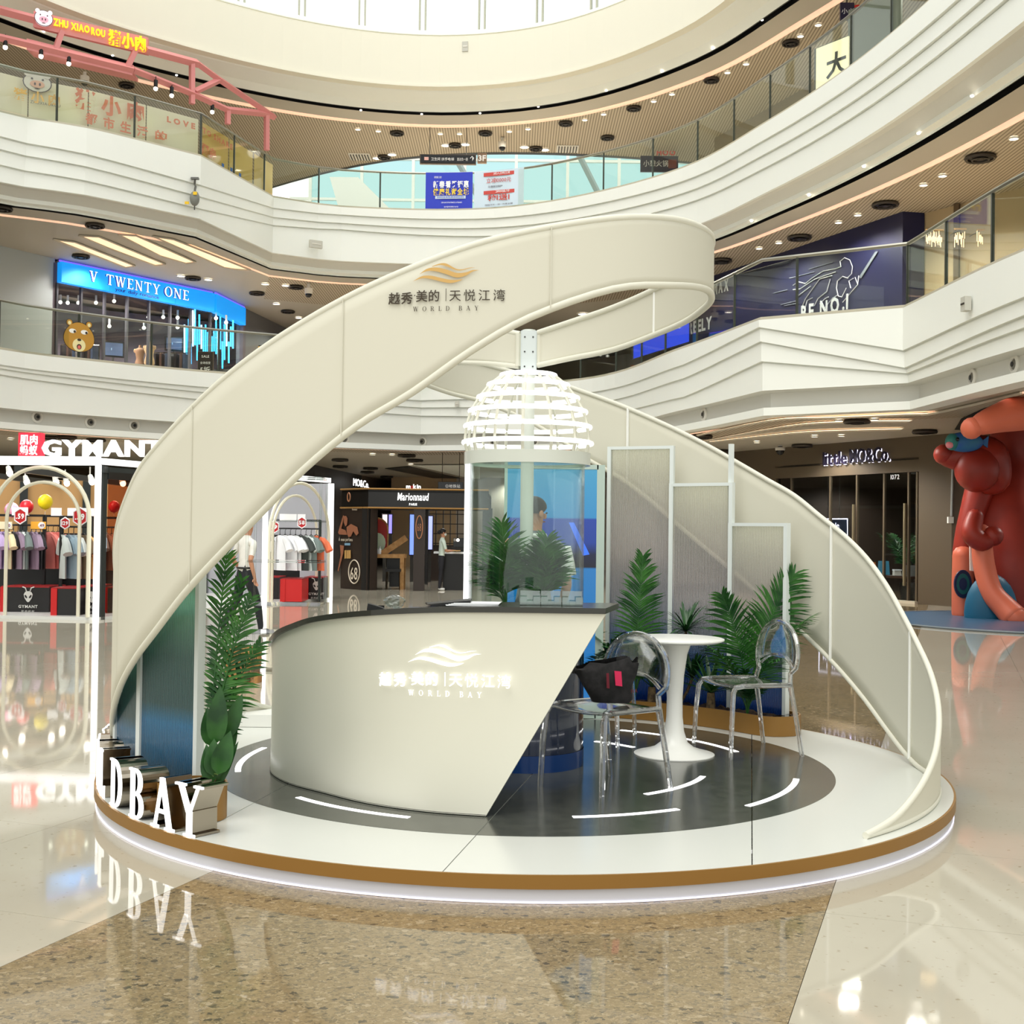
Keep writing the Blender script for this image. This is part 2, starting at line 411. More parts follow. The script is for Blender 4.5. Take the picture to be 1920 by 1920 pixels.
struct(strip(E4, [(.1, 16.6), (.02, 16.6), (.02, 16.64), (.5, 16.64), (.8, 17.05), (1.3, 17.1)]).build('trim_14', WHITE))
struct(strip(E4, lambda i: [(1.3, 17.1), (2.6 if rear(i) < 25 else 26, 17.1)]).build('trim_15', WHITE))
# clerestory glazing above the top edge: white double posts, thin panes
win = struct(strip(E4, [(1.25, 19.6), (1.25, 19.8), (1.5, 19.8), (1.5, 19.6)]).build('window_1', WHITE))
acc = 0; last = None; posts = []
for i, p in enumerate(E4):
    if last is not None: acc += (p-last).length
    last = p
    if p.y > 28 and acc > 1.75: acc = 0; posts.append(off(p, 1.35))
for i, q in enumerate(posts):
    a = math.atan2(q.y-ORI.y, q.x-ORI.x)
    for s in (-.09, .09):
        c = q + V((-math.sin(a), math.cos(a)))*s
        MB().box((*c, 18.35), (.2, .055, 2.5), a).build('window_post', mat('white post in painted shade', (176, 176, 158), .5), win)  # backlit shade on the white posts is put into this grey
    if i:
        p = posts[i-1]; MB().quad((*p, 17.1), (*q, 17.1), (*q, 19.6), (*p, 19.6)).build('window_pane', CLEAR, win)
# ---- glass balustrades: panes, joint posts and handrail
def balustrade(name, E, z, label, x0, x1, y0, spacing=1.42, skip=None):
    root = thing(name, label, 'balustrade', (*E[len(E)//2], z)); pts = []; acc = 9; last = None
    for p in E:
        if last is not None: acc += (p-last).length
        last = p
        if p.y > y0 and acc >= spacing: pts.append(off(p, .12)); acc = 0
    rail = [(*off(p, .12), z+1.16) for p in E if p.y > y0]
    MB().tube(rail, .035, 6).build('handrail', STEEL, root, True)
    MB().grid([[V((*off(p, a), zz)) for a, zz in ((.05, z), (.05, z+.06), (.2, z+.06), (.2, z))] for p in E if p.y > y0]).build('base_channel', mat('rail channel', (205, 198, 176), .4), root)
    me = MB().box((0, 0, .58), (.045, .045, 1.1)).mesh('post', mat('joint post', (62, 66, 58), .35, .6))
    for p in pts: link('post', me, root, Matrix.Translation((*p, z)))
    for i, (p, q) in enumerate(zip(pts, pts[1:])):
        n = V((-(q-p).y, (q-p).x)).normalized()*.012; b = MB()
        b.prism([(*(p-n), z+.05), (*(q-n), z+.05), (*(q-n), z+1.13), (*(p-n), z+1.13)], (2*n.x, 2*n.y, 0)); b.build('glass_pane', GLASS, root)
    return root, pts
bal2, pts2 = balustrade('glass_balustrade', E2, 5.6, 'curved frameless glass railing with steel handrail along the lower balcony', -12, 8, 15)
bal3, pts3 = balustrade('glass_balustrade', E3, 11.3, 'curved frameless glass railing with steel handrail along the upper balcony', -13, 9, 20)

# ---- walls behind the balconies and the ground floor arcade
TAUPE = mat('taupe wall', (150, 138, 120), .6); DKW = mat('dark brown wall', (74, 65, 54), .55); LGREY = mat('light grey wall', (176, 182, 184), .5)
NAVY = mat('navy hoarding', (26, 28, 62), .4); BRN = mat('brown wall', (98, 84, 66), .6)
def wallrun(name, pts, z0, z1, m, t=.12):
    b = MB()
    for a, c in zip(pts, pts[1:]):
        a, c = V(a), V(c); n = V((-(c-a).y, (c-a).x)).normalized()*t
        b.prism([(*a, z0), (*c, z0), (*(c+n), z0), (*(a+n), z0)], (0, 0, z1-z0))
    return struct(b.build(name, m))
wallrun('wall_back_lower', [(-27, 20), (-22, 36), (-14, 56), (-4.5, 60), (3, 60), (12, 46), (22, 30)], 0, 3.83, BRN)
wallrun('wall_back_middle', [(-27, 20), (-23, 36), (-14, 58), (0, 60), (12, 46), (24, 30), (26, 12)], 5.6, 9.42, TAUPE)
wallrun('wall_back_upper', [(-27, 20), (-24, 38), (-12, 56), (-6.5, 54)], 11.3, 14.75, TAUPE)
wallrun('wall_side_upper', [(9.2, 52), (16, 44), (24, 32), (26, 12)], 11.3, 14.75, TAUPE)

# ================================================================ THE BOOTH
C0 = V((CX, CY, 0))
def pol(r, deg, z=0): return V((CX+r*math.cos(R(deg)), CY+r*math.sin(R(deg)), z))
# ---- platform
plat = thing('exhibition_platform', 'low round white booth platform with gold rim and dark grey centre disc', 'platform', (CX, CY, 0))
MB().lathe((CX, CY, 0), [(2.466, 0.0), (2.466, .064)], 128).build('base_ring', mat('white base acrylic', (205, 205, 212), .3, emit=.03), plat, True)
MB().lathe((CX, CY, 0), [(2.466, .002), (2.472, .002), (2.472, .008), (2.466, .008)], 128).build('under_glow_strip', mat('under glow', (240, 238, 255), .5, emit=.5), plat, True)
MB().lathe((CX, CY, 0), [(2.40, .062), (PR, .062), (PR, .1195), (PR-.015, .1195)], 128).build('gold_rim', GOLD, plat, True)
PWH = mat('platform white laminate', (218, 220, 214), .22)
def disc_mat():
    m = mat('platform grey laminate', (74, 76, 70), .16); return noisy(m, (70, 72, 66), (82, 84, 77), 14, 6)
PGR = disc_mat()
dv = V((.19, .98, 0)).normalized(); dn = V((dv.y, -dv.x, 0))
cut0 = V((-.14, 5.76, 0)).dot(dn)
def sheets(r, z0, z1, m, name):
    lim = [-9, cut0-1.25, cut0, cut0+1.25, cut0+2.5, 9]
    for a, b in zip(lim, lim[1:]):
        a += .0025; b -= .0025
        poly = []
        n = 200; pts = [pol(r, 360*k/n) for k in range(n)]
        def clip(pts, s, lim):
            out = []
            for p, q in zip(pts, pts[1:]+pts[:1]):
                dp, dq = s*(lim-p.dot(dn)), s*(lim-q.dot(dn))
                if dp >= 0: out.append(p)
                if dp*dq < 0: out.append(p + (q-p)*(dp/(dp-dq)))
            return out
        pts = clip(pts, -1, a); pts = clip(pts, 1, b) if len(pts) > 2 else []
        if len(pts) > 2: MB().prism([p+V((0, 0, z0)) for p in pts], (0, 0, z1-z0)).build(name, m, plat)
sheets(PR-.012, .10, .12, PWH, 'white_sheet')
sheets(1.84, .1195, .1212, PGR, 'grey_sheet')
def led(r, a0, a1):
    n = max(6, int(abs(a1-a0)/2)); hw = .017
    rows = [[pol(r-hw, a0+(a1-a0)*k/n, z) for z in (.1205, .123)] + [pol(r+hw, a0+(a1-a0)*k/n, z) for z in (.123, .1205)] for k in range(n+1)]
    MB().grid(rows).build('light_strip', GLOW, plat)
for r, a0, a1 in [(1.60, 222, 249), (1.46, 279, 302), (1.62, 315, 345), (1.10, 306, 340), (1.70, 167, 194), (1.45, 18, 61), (.92, 38, 58), (1.25, 100, 130)]: led(r, a0, a1)

# ---- the two spiral ribbons (the second is the first turned half round the mast)
TOP = [(-49, .135), (-41.8, .18), (-34, .28), (-25.8, .39), (-19, .52), (-9, .70), (2, .92), (10, 1.17), (18, 1.40), (23.8, 1.54), (28, 1.63), (31.4, 1.71), (34.2, 1.79), (38.6, 1.875), (44, 1.985), (53.5, 2.195), (60.7, 2.345), (69.7, 2.515), (76.7, 2.625), (81.8, 2.705), (90, 2.79)]
BOT = [(-49, .135), (2, .135), (10, .26), (18, .45), (26, .65), (33, .825), (40.2, 1.0), (48.5, 1.25), (53.1, 1.385), (59.5, 1.585), (64.7, 1.765), (70, 1.935), (76.7, 2.085), (82, 2.245), (88.3, 2.395), (91.2, 2.465)]
LOOP = [(.33, -2.33, 2.86, 2.56), (.6, -2.17, 2.90, 2.61), (.79, -1.9, 2.92, 2.65), (.88, -1.55, 2.94, 2.67), (.89, -1.2, 2.95, 2.68), (.84, -.87, 2.94, 2.67), (.72, -.57, 2.91, 2.65), (.5, -.3, 2.85, 2.60), (.25, -.12, 2.79, 2.57), (.06, -.02, 2.74, 2.54)]
def interp(T, x):
    for (a, va), (b, vb) in zip(T, T[1:]):
        if x <= b: return va + (vb-va)*(x-a)/(b-a)
    return T[-1][1]
def crom(pts, n):
    out = []
    for i in range(len(pts)-1):
        p0, p1, p2, p3 = pts[max(i-1, 0)], pts[i], pts[i+1], pts[min(i+2, len(pts)-1)]
        for k in range(n):
            t = k/n; out.append(((p1*2) + (p2-p0)*t + (p0*2-p1*5+p2*4-p3)*t*t + (p1*3-p0-p2*3+p3)*t**3)*.5)
    out.append(pts[-1]); return out
def ribbon_curves():
    top, bot = [], []
    for k in range(0, 24):
        phi = -49 + k*6.02; a = R(phi+180)
        x, y = 2.4*math.cos(a), 2.4*math.sin(a)
        top.append(V((x, y, interp(TOP, phi)))); bot.append(V((x, y, interp(BOT, phi))))
    for x, y, zt, zb in LOOP: top.append(V((x, y, zt))); bot.append(V((x, y, zb)))
    return crom(top, 4), crom(bot, 4)
RT, RB = ribbon_curves()
SEAM = mat('fabric seam', (208, 205, 189), .9)
def ribbon(label, turn):
    root = thing('ribbon_arch', label, 'arch', (CX, CY, PZ))
    Rm = Matrix.Rotation(turn, 3, 'Z'); t = [C0 + Rm @ p for p in RT]; b = [C0 + Rm @ p for p in RB]
    rows = []
    for p, q in zip(t, b): rows.append([p + (q-p)*(k/8) for k in range(9)])
    g = MB().grid(rows).build('fabric_band', FAB, root, True)
    g.modifiers.new('thickness', 'SOLIDIFY').thickness = .012
    inw = lambda L: [p-V((L[min(i+1, len(L)-1)].y-L[max(i-1, 0)].y, -(L[min(i+1, len(L)-1)].x-L[max(i-1, 0)].x), 0)).normalized()*.011 for i, p in enumerate(L)]
    MB().tube(inw(t), .017, 10).build('top_tube', TUBEW, root, True); MB().tube(inw(b), .017, 10).build('bottom_tube', TUBEW, root, True)
    MB().tube([t[-1], b[-1]], .022, 8).build('end_tube', TUBEW, root, True)
    for i in (34, 50, 65, 79, 93, 120):
        if i < len(t) and (t[i]-b[i]).length > .1:
            nrm = V((t[i].x-CX, t[i].y-CY, 0)).normalized()*.02
            MB().tube([t[i]-nrm, b[i]-nrm], .011, 6).build('stay_rod', WHITE2, root, True)
            sd = (t[i+1]-t[i]).normalized()*.0025; on = nrm*.42; MB().quad(t[i]+on-sd, t[i]+on+sd, b[i]+on+sd, b[i]+on-sd).build('seam', SEAM, root)
    return root, t, b
ribA, At, Ab = ribbon('cream fabric ribbon arch sweeping over the front left with the dark and gold logo', 0)
ribB, Bt, Bb = ribbon('cream fabric ribbon arch curling round the back right behind the palms', PI)
# printed logo on both bands: three waves, two names, one line of capitals
SERIF_BAR = .07
def serif(ch):
    """outline strokes of a slab-serif capital in a 0..w x 0..1 cell: list of quads; returns (quads, width)"""
    q = []; T, t, s, h = .145, .06, .045, .085
    def bar(x0, y0, x1, y1, wd):                # stroke between two points, cut level
        q.append([(x0-wd/2, y0), (x0+wd/2, y0), (x1+wd/2, y1), (x1-wd/2, y1)])
    def foot(x, y, wd=.34): q.append([(x-wd/2, y), (x+wd/2, y), (x+wd/2, y+s), (x-wd/2, y+s)])
    def arc(cx, cy, rx, ry, a0, a1, thick, thin, n=14):
        for k in range(n):
            pts = []
            for a in (a0+(a1-a0)*k/n, a0+(a1-a0)*(k+1)/n):
                w_ = thin + (thick-thin)*abs(math.cos(R(a)))
                pts.append(((cx+rx*math.cos(R(a)), cy+ry*math.sin(R(a))), (cx+(rx-w_)*math.cos(R(a)), cy+(ry-w_*.8)*math.sin(R(a)))))
            q.append([pts[0][0], pts[1][0], pts[1][1], pts[0][1]])
    if ch == 'W':
        bar(.14, 1, .36, 0, T); bar(.36, 0, .56, 1, t); bar(.56, 1, .80, 0, T); bar(.80, 0, 1.02, 1, t); foot(.14, 1-s); foot(.56, 1-s, .26); foot(1.02, 1-s, .28); return q, 1.16
    if ch == 'O': arc(.42, .5, .42, .51, 0, 360, T, t*.7, 28); return q, .84
    if ch == 'R':
        bar(.17, 0, .17, 1, T); foot(.17, 0); foot(.17, 1-s); q.append([(.17, 1-t*.8), (.42, 1-t*.8), (.42, 1), (.17, 1)]); q.append([(.17, .46), (.42, .46), (.42, .53), (.17, .53)])
        arc(.40, .73, .27, .27, -90, 90, T, t*.8); bar(.42, .48, .70, 0, T); foot(.72, 0, .24); return q, .84
    if ch == 'L': bar(.17, 0, .17, 1, T); foot(.17, 0); foot(.17, 1-s); q.append([(.17, 0), (.64, 0), (.64, s*1.2), (.17, s*1.2)]); q.append([(.57, 0), (.64, 0), (.67, .26), (.63, .26)]); return q, .67
    if ch == 'D': bar(.17, 0, .17, 1, T); foot(.17, 0); foot(.17, 1-s); arc(.32, .5, .48, .5, -90, 90, T, t*.8, 18); q.append([(.1, 0), (.33, 0), (.33, t*.7), (.1, t*.7)]); q.append([(.1, 1-t*.7), (.33, 1-t*.7), (.33, 1), (.1, 1)]); return q, .8
    if ch == 'B':
        bar(.17, 0, .17, 1, T); foot(.17, 0, .3); foot(.17, 1-s, .3); arc(.36, .75, .27, .25, -90, 90, T, t*.8); arc(.38, .265, .31, .265, -90, 90, T, t*.8)
        for y in (0, .47, 1-t*.7): q.append([(.17, y), (.38, y), (.38, y+t*.8), (.17, y+t*.8)])
        return q, .69
    if ch == 'A': bar(.14, 0, .42, 1, t); bar(.42, 1, .72, 0, T); foot(.14, 0, .28); foot(.72, 0); q.append([(.22, .3), (.6, .3), (.58, .37), (.24, .37)]); return q, .88
    if ch == 'Y': bar(.14, 1, .42, .45, T); bar(.72, 1, .44, .45, t); bar(.43, 0, .43, .48, T); foot(.14, 1-s); foot(.72, 1-s, .28); foot(.43, 0); return q, .88
    if ch == 'T': bar(.4, 0, .4, 1, T); foot(.4, 0); q.append([(.02, 1-s*1.3), (.78, 1-s*1.3), (.78, 1), (.02, 1)]); q.append([(.02, .78), (.07, .78), (.1, 1), (.02, 1)]); q.append([(.73, .78), (.78, .78), (.78, 1), (.7, 1)]); return q, .8
    if ch == 'E':
        bar(.17, 0, .17, 1, T); foot(.17, 0); foot(.17, 1-s); q.append([(.17, 1-s*1.2), (.62, 1-s*1.2), (.62, 1), (.17, 1)]); q.append([(.17, .47), (.5, .47), (.5, .53), (.17, .53)]); q.append([(.17, 0), (.64, 0), (.64, s*1.2), (.17, s*1.2)])
        q.append([(.56, .8), (.62, .78), (.62, 1), (.58, 1)]); q.append([(.58, 0), (.64, 0), (.66, .22), (.62, .22)]); return q, .68
    if ch == 'N': bar(.15, 0, .15, 1, t); bar(.15, 1, .72, 0, T); bar(.72, 0, .72, 1, t); foot(.15, 0, .26); foot(.12, 1-s, .26); foot(.74, 1-s, .26); return q, .88
    if ch == 'V': bar(.14, 1, .42, 0, T); bar(.42, 0, .7, 1, t); foot(.14, 1-s); foot(.7, 1-s, .28); return q, .86
    return q, .35
SG = {}
def serif_mesh(ch, depth, m):
    if (ch, depth, m.name) not in SG:
        b = MB(); q, wd = serif(ch)
        for p in q: b.prism([(x, y, -depth) for x, y in p], (0, 0, depth))
        me = bpy.data.meshes.new('letter'); me.from_pydata(b.v, [], b.f); me.materials.append(m)
        bm = bmesh.new(); bm.from_mesh(me); bmesh.ops.recalc_face_normals(bm, faces=bm.faces); bm.to_mesh(me); bm.free()
        SG[(ch, depth, m.name)] = (me, wd)
    return SG[(ch, depth, m.name)]
def serif_line(s, origin, right, size, m, parent, gap=.3, depth=.1, up=(0, 0, 1), space=.5, sx=1, bend=None):
    R3 = frame3(right, up); x = 0
    for ch in s:
        if ch == ' ': x += space; continue
        me, wd = serif_mesh(ch, depth, m)
        if bend: mw = bend(x*size*sx, size)
        else: mw = Matrix.Translation(V(origin) + R3 @ V((x*size*sx, 0, 0))) @ R3.to_4x4()
        link('letter', me, parent, mw @ Matrix.Diagonal((size*sx, size, size, 1))); x += wd + gap
WAVES = [[(.30, .93, .02), (.42, 1.0, .05), (.52, .97, .09), (.66, .82, .05), (.76, .80, .03), (.88, .86, .02), (.96, .87, .0)],
         [(.10, .68, .0), (.22, .82, .08), (.36, .83, .13), (.52, .74, .16), (.68, .62, .15), (.82, .66, .11), (.92, .76, .05), (1.02, .78, .0)],
         [(.0, .45, .0), (.14, .58, .07), (.28, .57, .11), (.44, .48, .12), (.58, .42, .11), (.70, .44, .06), (.78, .49, .0)]]
def waves(fr, w_, h_, m, parent, depth=.004):
    for W in WAVES:
        c = crom([V((x, y, t)) for x, y, t in W], 4); rows = []
        for p in c:
            tk = max(p.z, 0)
            rows.append([fr(p.x*w_, (p.y+tk/2)*h_, depth), fr(p.x*w_, (p.y-tk/2)*h_, depth), fr(p.x*w_, (p.y-tk/2)*h_, 0), fr(p.x*w_, (p.y+tk/2)*h_, 0), fr(p.x*w_, (p.y+tk/2)*h_, depth)])
        MB().grid(rows).build('wave_emblem', m, parent, True)
INK = mat('dark brown print', (62, 52, 38), .6); GPR = mat('gold print', (206, 166, 98), .5)
def rib_print(root, turn, a0):
    """frame wrapped on the outer face of the band: x runs along the circle from angle a0"""
    rr = 2.4 + .0085
    def mw(x, y):
        a = a0 + x/rr; c = C0 + V((rr*math.cos(a), rr*math.sin(a), y))
        R3 = frame3(V((-math.sin(a), math.cos(a), 0)), (0, 0, 1)); return Matrix.Translation(c) @ R3.to_4x4()
    def fr(x, y, d): return mw(x, y) @ V((0, 0, d))
    return mw, fr
def put_logo(root, mw, fr, x0, base, W, mi, mg, depth, first='越秀', emb=.42):
    """W is the whole width of the name line"""
    s = W/7.6
    def one(ch, x, y, size, bold=0):
        me, wd = glyph(ch, .03, mi, bold); link('letter', me, root, mw(x0+x*s, base+y*s) @ Matrix.Diagonal((size*s, size*s, depth, 1)))
    for ch, x, b_ in [('越', 0, .018), ('秀', .84, .018), ('美', 1.84, .01), ('的', 2.68, .01), ('天', 4.02, 0), ('悦', 4.94, 0), ('江', 5.88, 0), ('湾', 6.82, 0)]:
        one(ch, x, -.1 if b_ == .018 else 0, .79, b_)
    for x, y, wx, hy in [(1.72, .32, .07, .07), (3.78, -.05, .035, .8)]:
        MB().prism([fr(x0+x*s, base+y*s, 0), fr(x0+(x+wx)*s, base+y*s, 0), fr(x0+(x+wx)*s, base+(y+hy)*s, 0), fr(x0+x*s, base+(y+hy)*s, 0)], (fr(x0, base, depth*.03)-fr(x0, base, 0))).build('divider', mi, root)
    serif_x = 1.66
    for ch in 'WORLD BAY':
        if ch == ' ': serif_x += .32; continue
        me, wd = serif_mesh(ch, .1, mi); link('letter', me, root, mw(x0+serif_x*s, base-.66*s) @ Matrix.Diagonal((.3*s, .3*s, depth*.1, 1))); serif_x += .3*wd+.27
    waves(lambda x, y, d: fr(x0+1.62*s+x, base+.4*s+y, d*depth), 4.2*s, 1.9*s, mg, root)
p0 = P(727, 568, 5.2)
# the name line starts at pixel 727 and ends at 948 on the front of the left band
def ang_on(px, py, rr):
    d = ray(px, py); a = d.x**2+d.y**2; b = -2*(d.x*CX+d.y*CY); c = CX**2+CY**2-rr*rr
    t = (-b-math.sqrt(max(b*b-4*a*c, 0)))/(2*a); q = EYE+d*t; return math.atan2(q.y-CY, q.x-CX), q.z
a0, z0 = ang_on(728, 566, 2.41); a1, z1 = ang_on(948, 566, 2.41)
mwA, frA = rib_print(ribA, 0, a0)
put_logo(ribA, mwA, frA, 0, z0, (a1-a0)*2.41, INK, GPR, .02)
mwB, frB = rib_print(ribB, PI, a0+PI)
put_logo(ribB, mwB, frB, 0, z0, (a1-a0)*2.41, INK, GPR, .02)

# ---- lighthouse: dark drum, clear tube, collar, cage of light rings, mast
lh = thing('lighthouse_display', 'lighthouse shaped display with clear tube and glowing ring dome on a dark blue drum', 'display', (CX, CY, PZ))
NAVYG = mat('navy gloss drum', (16, 32, 62), .08, coat=.6)
cc = (CX, CY, 0)
MB().lathe(cc, [(.36, .12), (.36, 1.02), (.33, 1.05), (.0001, 1.05)], 48).build('drum', NAVYG, lh, True)
MB().lathe(cc, [(.364, .12), (.364, .22)], 48).build('drum_band', mat('blue drum band', (20, 60, 120), .15), lh, True)
MB().lathe(cc, [(.352, 1.0), (.352, 1.95), (.344, 1.95), (.344, 1.0)], 48).build('clear_tube', CLEAR, lh, True)
MB().lathe(cc, [(.36, 1.93), (.386, 1.93), (.386, 2.005), (.36, 2.005), (.36, 1.93)], 64).build('collar', mat('pale collar', (222, 226, 216), .3), lh, True)
MB().disc((CX, CY, 1.94), .355, 0, .012, 40).build('collar_plate', CLEAR, lh)
MB().lathe(cc, [(.04, 1.0), (.04, 2.76)], 20).build('mast', mat('mast paint', (228, 232, 224), .35), lh, True)
for x in (-.33,): MB().box((CX-.365, CY-.02, 1.5), (.03, .02, .92)).build('edge_light', GLOWS, lh)
RINGS = [(.165, 2.48), (.243, 2.42), (.305, 2.342), (.355, 2.258), (.382, 2.165), (.392, 2.065)]
for r, z in RINGS:
    MB().tube([(CX+r*math.cos(2*PI*k/48), CY+r*math.sin(2*PI*k/48), z) for k in range(48)], .0145, 8, True).build('light_ring', mat('ring light', (255, 255, 252), .5, emit=.8), lh, True)
for k in range(14):
    a = 2*PI*(k+.3)/14; pr = [(.165, 2.48)] + RINGS[1:] + [(.375, 2.0)]
    MB().tube([(CX+r*.985*math.cos(a), CY+r*.985*math.sin(a), z) for r, z in pr], .0095, 6).build('cage_rib', TUBEW, lh, True)
br = MB()
br.box((CX, CY-.045, 2.62), (.085, .008, .26)).box((CX, CY+.045, 2.62), (.085, .008, .26)).box((CX-.045, CY, 2.62), (.008, .085, .26)).box((CX+.045, CY, 2.62), (.008, .085, .26))
bk = br.build('mast_bracket', mat('bracket paint', (214, 222, 222), .35), lh)
for x in (-.025, .025):
    for z in (2.53, 2.62, 2.71): MB().disc((CX+x, CY-.049, z), .005, -.003, .003, 8, Matrix.Rotation(PI/2, 3, 'X')).build('bolt', DARK, bk)

# ---- reception counter shaped like a ship's bow
CB = [(-1.30, 7.62), (-1.385, 7.38), (-1.39, 7.22), (-1.33, 7.02), (-1.2, 6.8), (-1.0, 6.6), (-.72, 6.34), (-.41, 6.17), (-.11, 6.09)]
# front face: foot along CB, head continues to the bow; head height falls to the left
def foot_at(x):
    return None
cf = crom([V((x, y, .125)) for x, y in CB], 4)
head = [(508, 1212, 7.40), (509, 1208, 7.30), (513, 1203, 7.15), (523, 1192, 6.98), (548, 1180, 6.78), (597, 1165, 6.56), (700, 1154, 6.30), (860, 1148, 6.13), (1136, 1151, 6.07)]
ch = crom([P(x, y, Y) for x, y, Y in head], 4)
ctr = thing('reception_counter', 'curved cream reception counter shaped like a ship bow with dark grey top', 'counter', (-.5, 6.6, PZ))
CTM = mat('counter cream satin', (228, 226, 210), .32)
rows = [[f + (h-f)*(k/8) for k in range(9)] for f, h in zip(cf, ch)]
MB().grid(rows).build('front_shell', CTM, ctr, True)
inn = [V((.0, .0, 0))]*len(cf)
def inward(i, d):
    t = (cf[min(i+1, len(cf)-1)]-cf[max(i-1, 0)]); n = V((-t.y, t.x, 0)).normalized()
    return n*d if n.dot(V((0.1, 7.4, 0))-V((cf[i].x, cf[i].y, 0))) > 0 else -n*d
N = len(cf)
tin = [.10 + .36*min(1, i/14) for i in range(N)]
tip = [.8*tin[i]*min(1, .05+(N-1-i)/14) for i in range(N)]
MB().grid([[f+inward(i, tip[i])+(h-f)*.0, f+inward(i, tip[i])+(h-f)] for i, (f, h) in enumerate(zip(cf, ch))]).build('back_panel', mat('counter inside', (206, 204, 192), .5), ctr, True)
e_f, e_h = cf[-1], ch[-1]
MB().quad(e_f, e_h, e_h+inward(N-1, tip[-1]), e_f+inward(N-1, tip[-1])).build('bow_end', CTM, ctr)
tr = []
for i, h in enumerate(ch):
    o = -inward(i, .018); b = inward(i, tin[i])
    tr.append([h+o, h+o+V((0, 0, .028)), h+b+V((0, 0, .028)), h+b, h+o])
tb = MB().grid(tr); tb.f += [(0, 1, 2, 3)]; k = (N-1)*5; tb.f += [(k+3, k+2, k+1, k)]
tb.build('counter_top', mat('dark counter top', (56, 56, 50), .22), ctr)
MB().grid([[f+V((0, 0, -.004))-inward(i, -.006), f+V((0, 0, .006))-inward(i, .002)] for i, f in enumerate(cf)]).build('foot_seam', BLACK, ctr)
# glowing logo on the counter: follow the shell
def shell(px, py):
    """point and frame on the shell seen at a pixel"""
    best = None; d = ray(px, py)
    for i in range(N-1):
        a, b = cf[i], cf[i+1]; ha, hb = ch[i], ch[i+1]
        n = (b-a).cross(ha-a); n = n.normalized()
        t = (a-EYE).dot(n)/d.dot(n); q = EYE+d*t
        u = (q-a).dot((b-a))/(b-a).length_squared
        v = (q.z-a.z)/(ha.z-a.z); ex = (hb-ha)*v + (b-a)*(1-v); base = a + (ha-a)*v
        u = (q-base).dot(ex)/ex.length_squared
        if -.15 <= u <= 1.15 and 4 < t < 9 and -.1 < v < 1.1 and (best is None or abs(u-.5) < best[0]): best = (abs(u-.5), q, ex.normalized(), (ha-a).normalized(), n)
    return best
s0 = shell(713, 1280); s1 = shell(958, 1287)
w_line = (s1[1]-s0[1]).length
LGL = mat('counter logo light', (255, 255, 255), .5, emit=.65)
cnt = (s0[1].z)
def mwC(x, y):
    f = x/w_line; px = 713 + f*245; py = 1280 + f*9 - y/w_line*245
    b = shell(px, py) or s0
    ex = b[2]; up = V((0, 0, 1)); n = -b[4] if b[4].y > 0 else b[4]
    R3 = frame3(ex, b[3]); return Matrix.Translation(b[1] + R3 @ V((0, 0, .006))) @ R3.to_4x4()
put_logo(ctr, mwC, lambda x, y, d: mwC(x, y) @ V((0, 0, d)), 0, 0, w_line, LGL, LGL, .12)

# ---- things on the counter
def top_z(x, y):
    i = min(range(N), key=lambda i: (V((ch[i].x, ch[i].y))-V((x, y))).length); return ch[i].z+.029
def on_top(px, d):
    """place on the worktop, d back from the front edge at the station that shows at px"""
    i = min(range(N), key=lambda i: abs(960+F*ch[i].x/ch[i].y-px)); q = ch[i]+inward(i, d); return V((q.x, q.y, ch[i].z+.029)), math.atan2((ch[min(i+1, N-1)]-ch[max(i-1, 0)]).y, (ch[min(i+1, N-1)]-ch[max(i-1, 0)]).x)
ACR = thin_glass('holder acrylic', (214, 226, 222), 4)
for k, (px, nm) in enumerate([(996, 'leftmost clear acrylic card holder on the dark counter top'), (1035, 'middle clear acrylic card holder of the three on the counter'), (1075, 'rightmost clear acrylic card holder near the counter bow')]):
    q, a = on_top(px, .17); i = 0
    x = (px-960)/F*q.y; q = V((x, q.y, q.z))
    t = thing('card_holder', nm, 'card holder', q, 'acrylic card holders on the counter'); a = .03
    b = MB(); b.box(q+V((0, .03, .036)), (.1, .003, .07)).box(q+V((0, 0, .004)), (.1, .075, .006)); b.build('back_plate', ACR, t)
    f = MB(); f.box(q+V((-.033, -.032, .022)), (.034, .003, .042)).box(q+V((.033, -.032, .022)), (.034, .003, .042)).box(q+V((0, -.032, .012)), (.034, .003, .022)); f.build('front_lip', ACR, t)
    MB().box(q+V((-.05, 0, .02)), (.003, .07, .036)).build('side_plate', ACR, t); MB().box(q+V((.05, 0, .02)), (.003, .07, .036)).build('side_plate', ACR, t)
q, a = on_top(890, .15)
t = thing('paper_stack', 'loose stack of white paper sheets on the counter beside the clear tube', 'papers', q)
for k in range(4):
    MB().box(q+V((.0+.012*k, .01*k, .0015+.003*k)), (.26-.01*k, .19, .0015), .12-.06*k).build('sheet', mat('paper', (240, 242, 244), .7), t)
q, a = on_top(815, .18)
t = thing('folder', 'flat black folder lying on the counter top left of the papers', 'folder', q)
MB().box(q+V((0, 0, .004)), (.22, .2, .008), .2).build('lower_cover', BLACK, t)
MB().prism([q+V((-.11, -.1, .008)), q+V((.11, -.08, .008)), q+V((.11, -.08, .03)), ], (0, .2, 0)).build('upper_cover', BLACK, t)
q, a = on_top(676, .14)
t = thing('phone_stand', 'small black wedge shaped stand on the counter near the plastic bag', 'stand', q)
MB().prism([q+V((-.05, -.03, 0)), q+V((.05, -.03, 0)), q+V((.03, -.03, .014)), q+V((-.045, -.03, .035))], (0, .06, 0)).build('wedge', BLACK, t)
MB().box(q+V((0, .035, .012)), (.07, .01, .02)).build('rest', BLACKG, t)
q, a = on_top(702, .16)
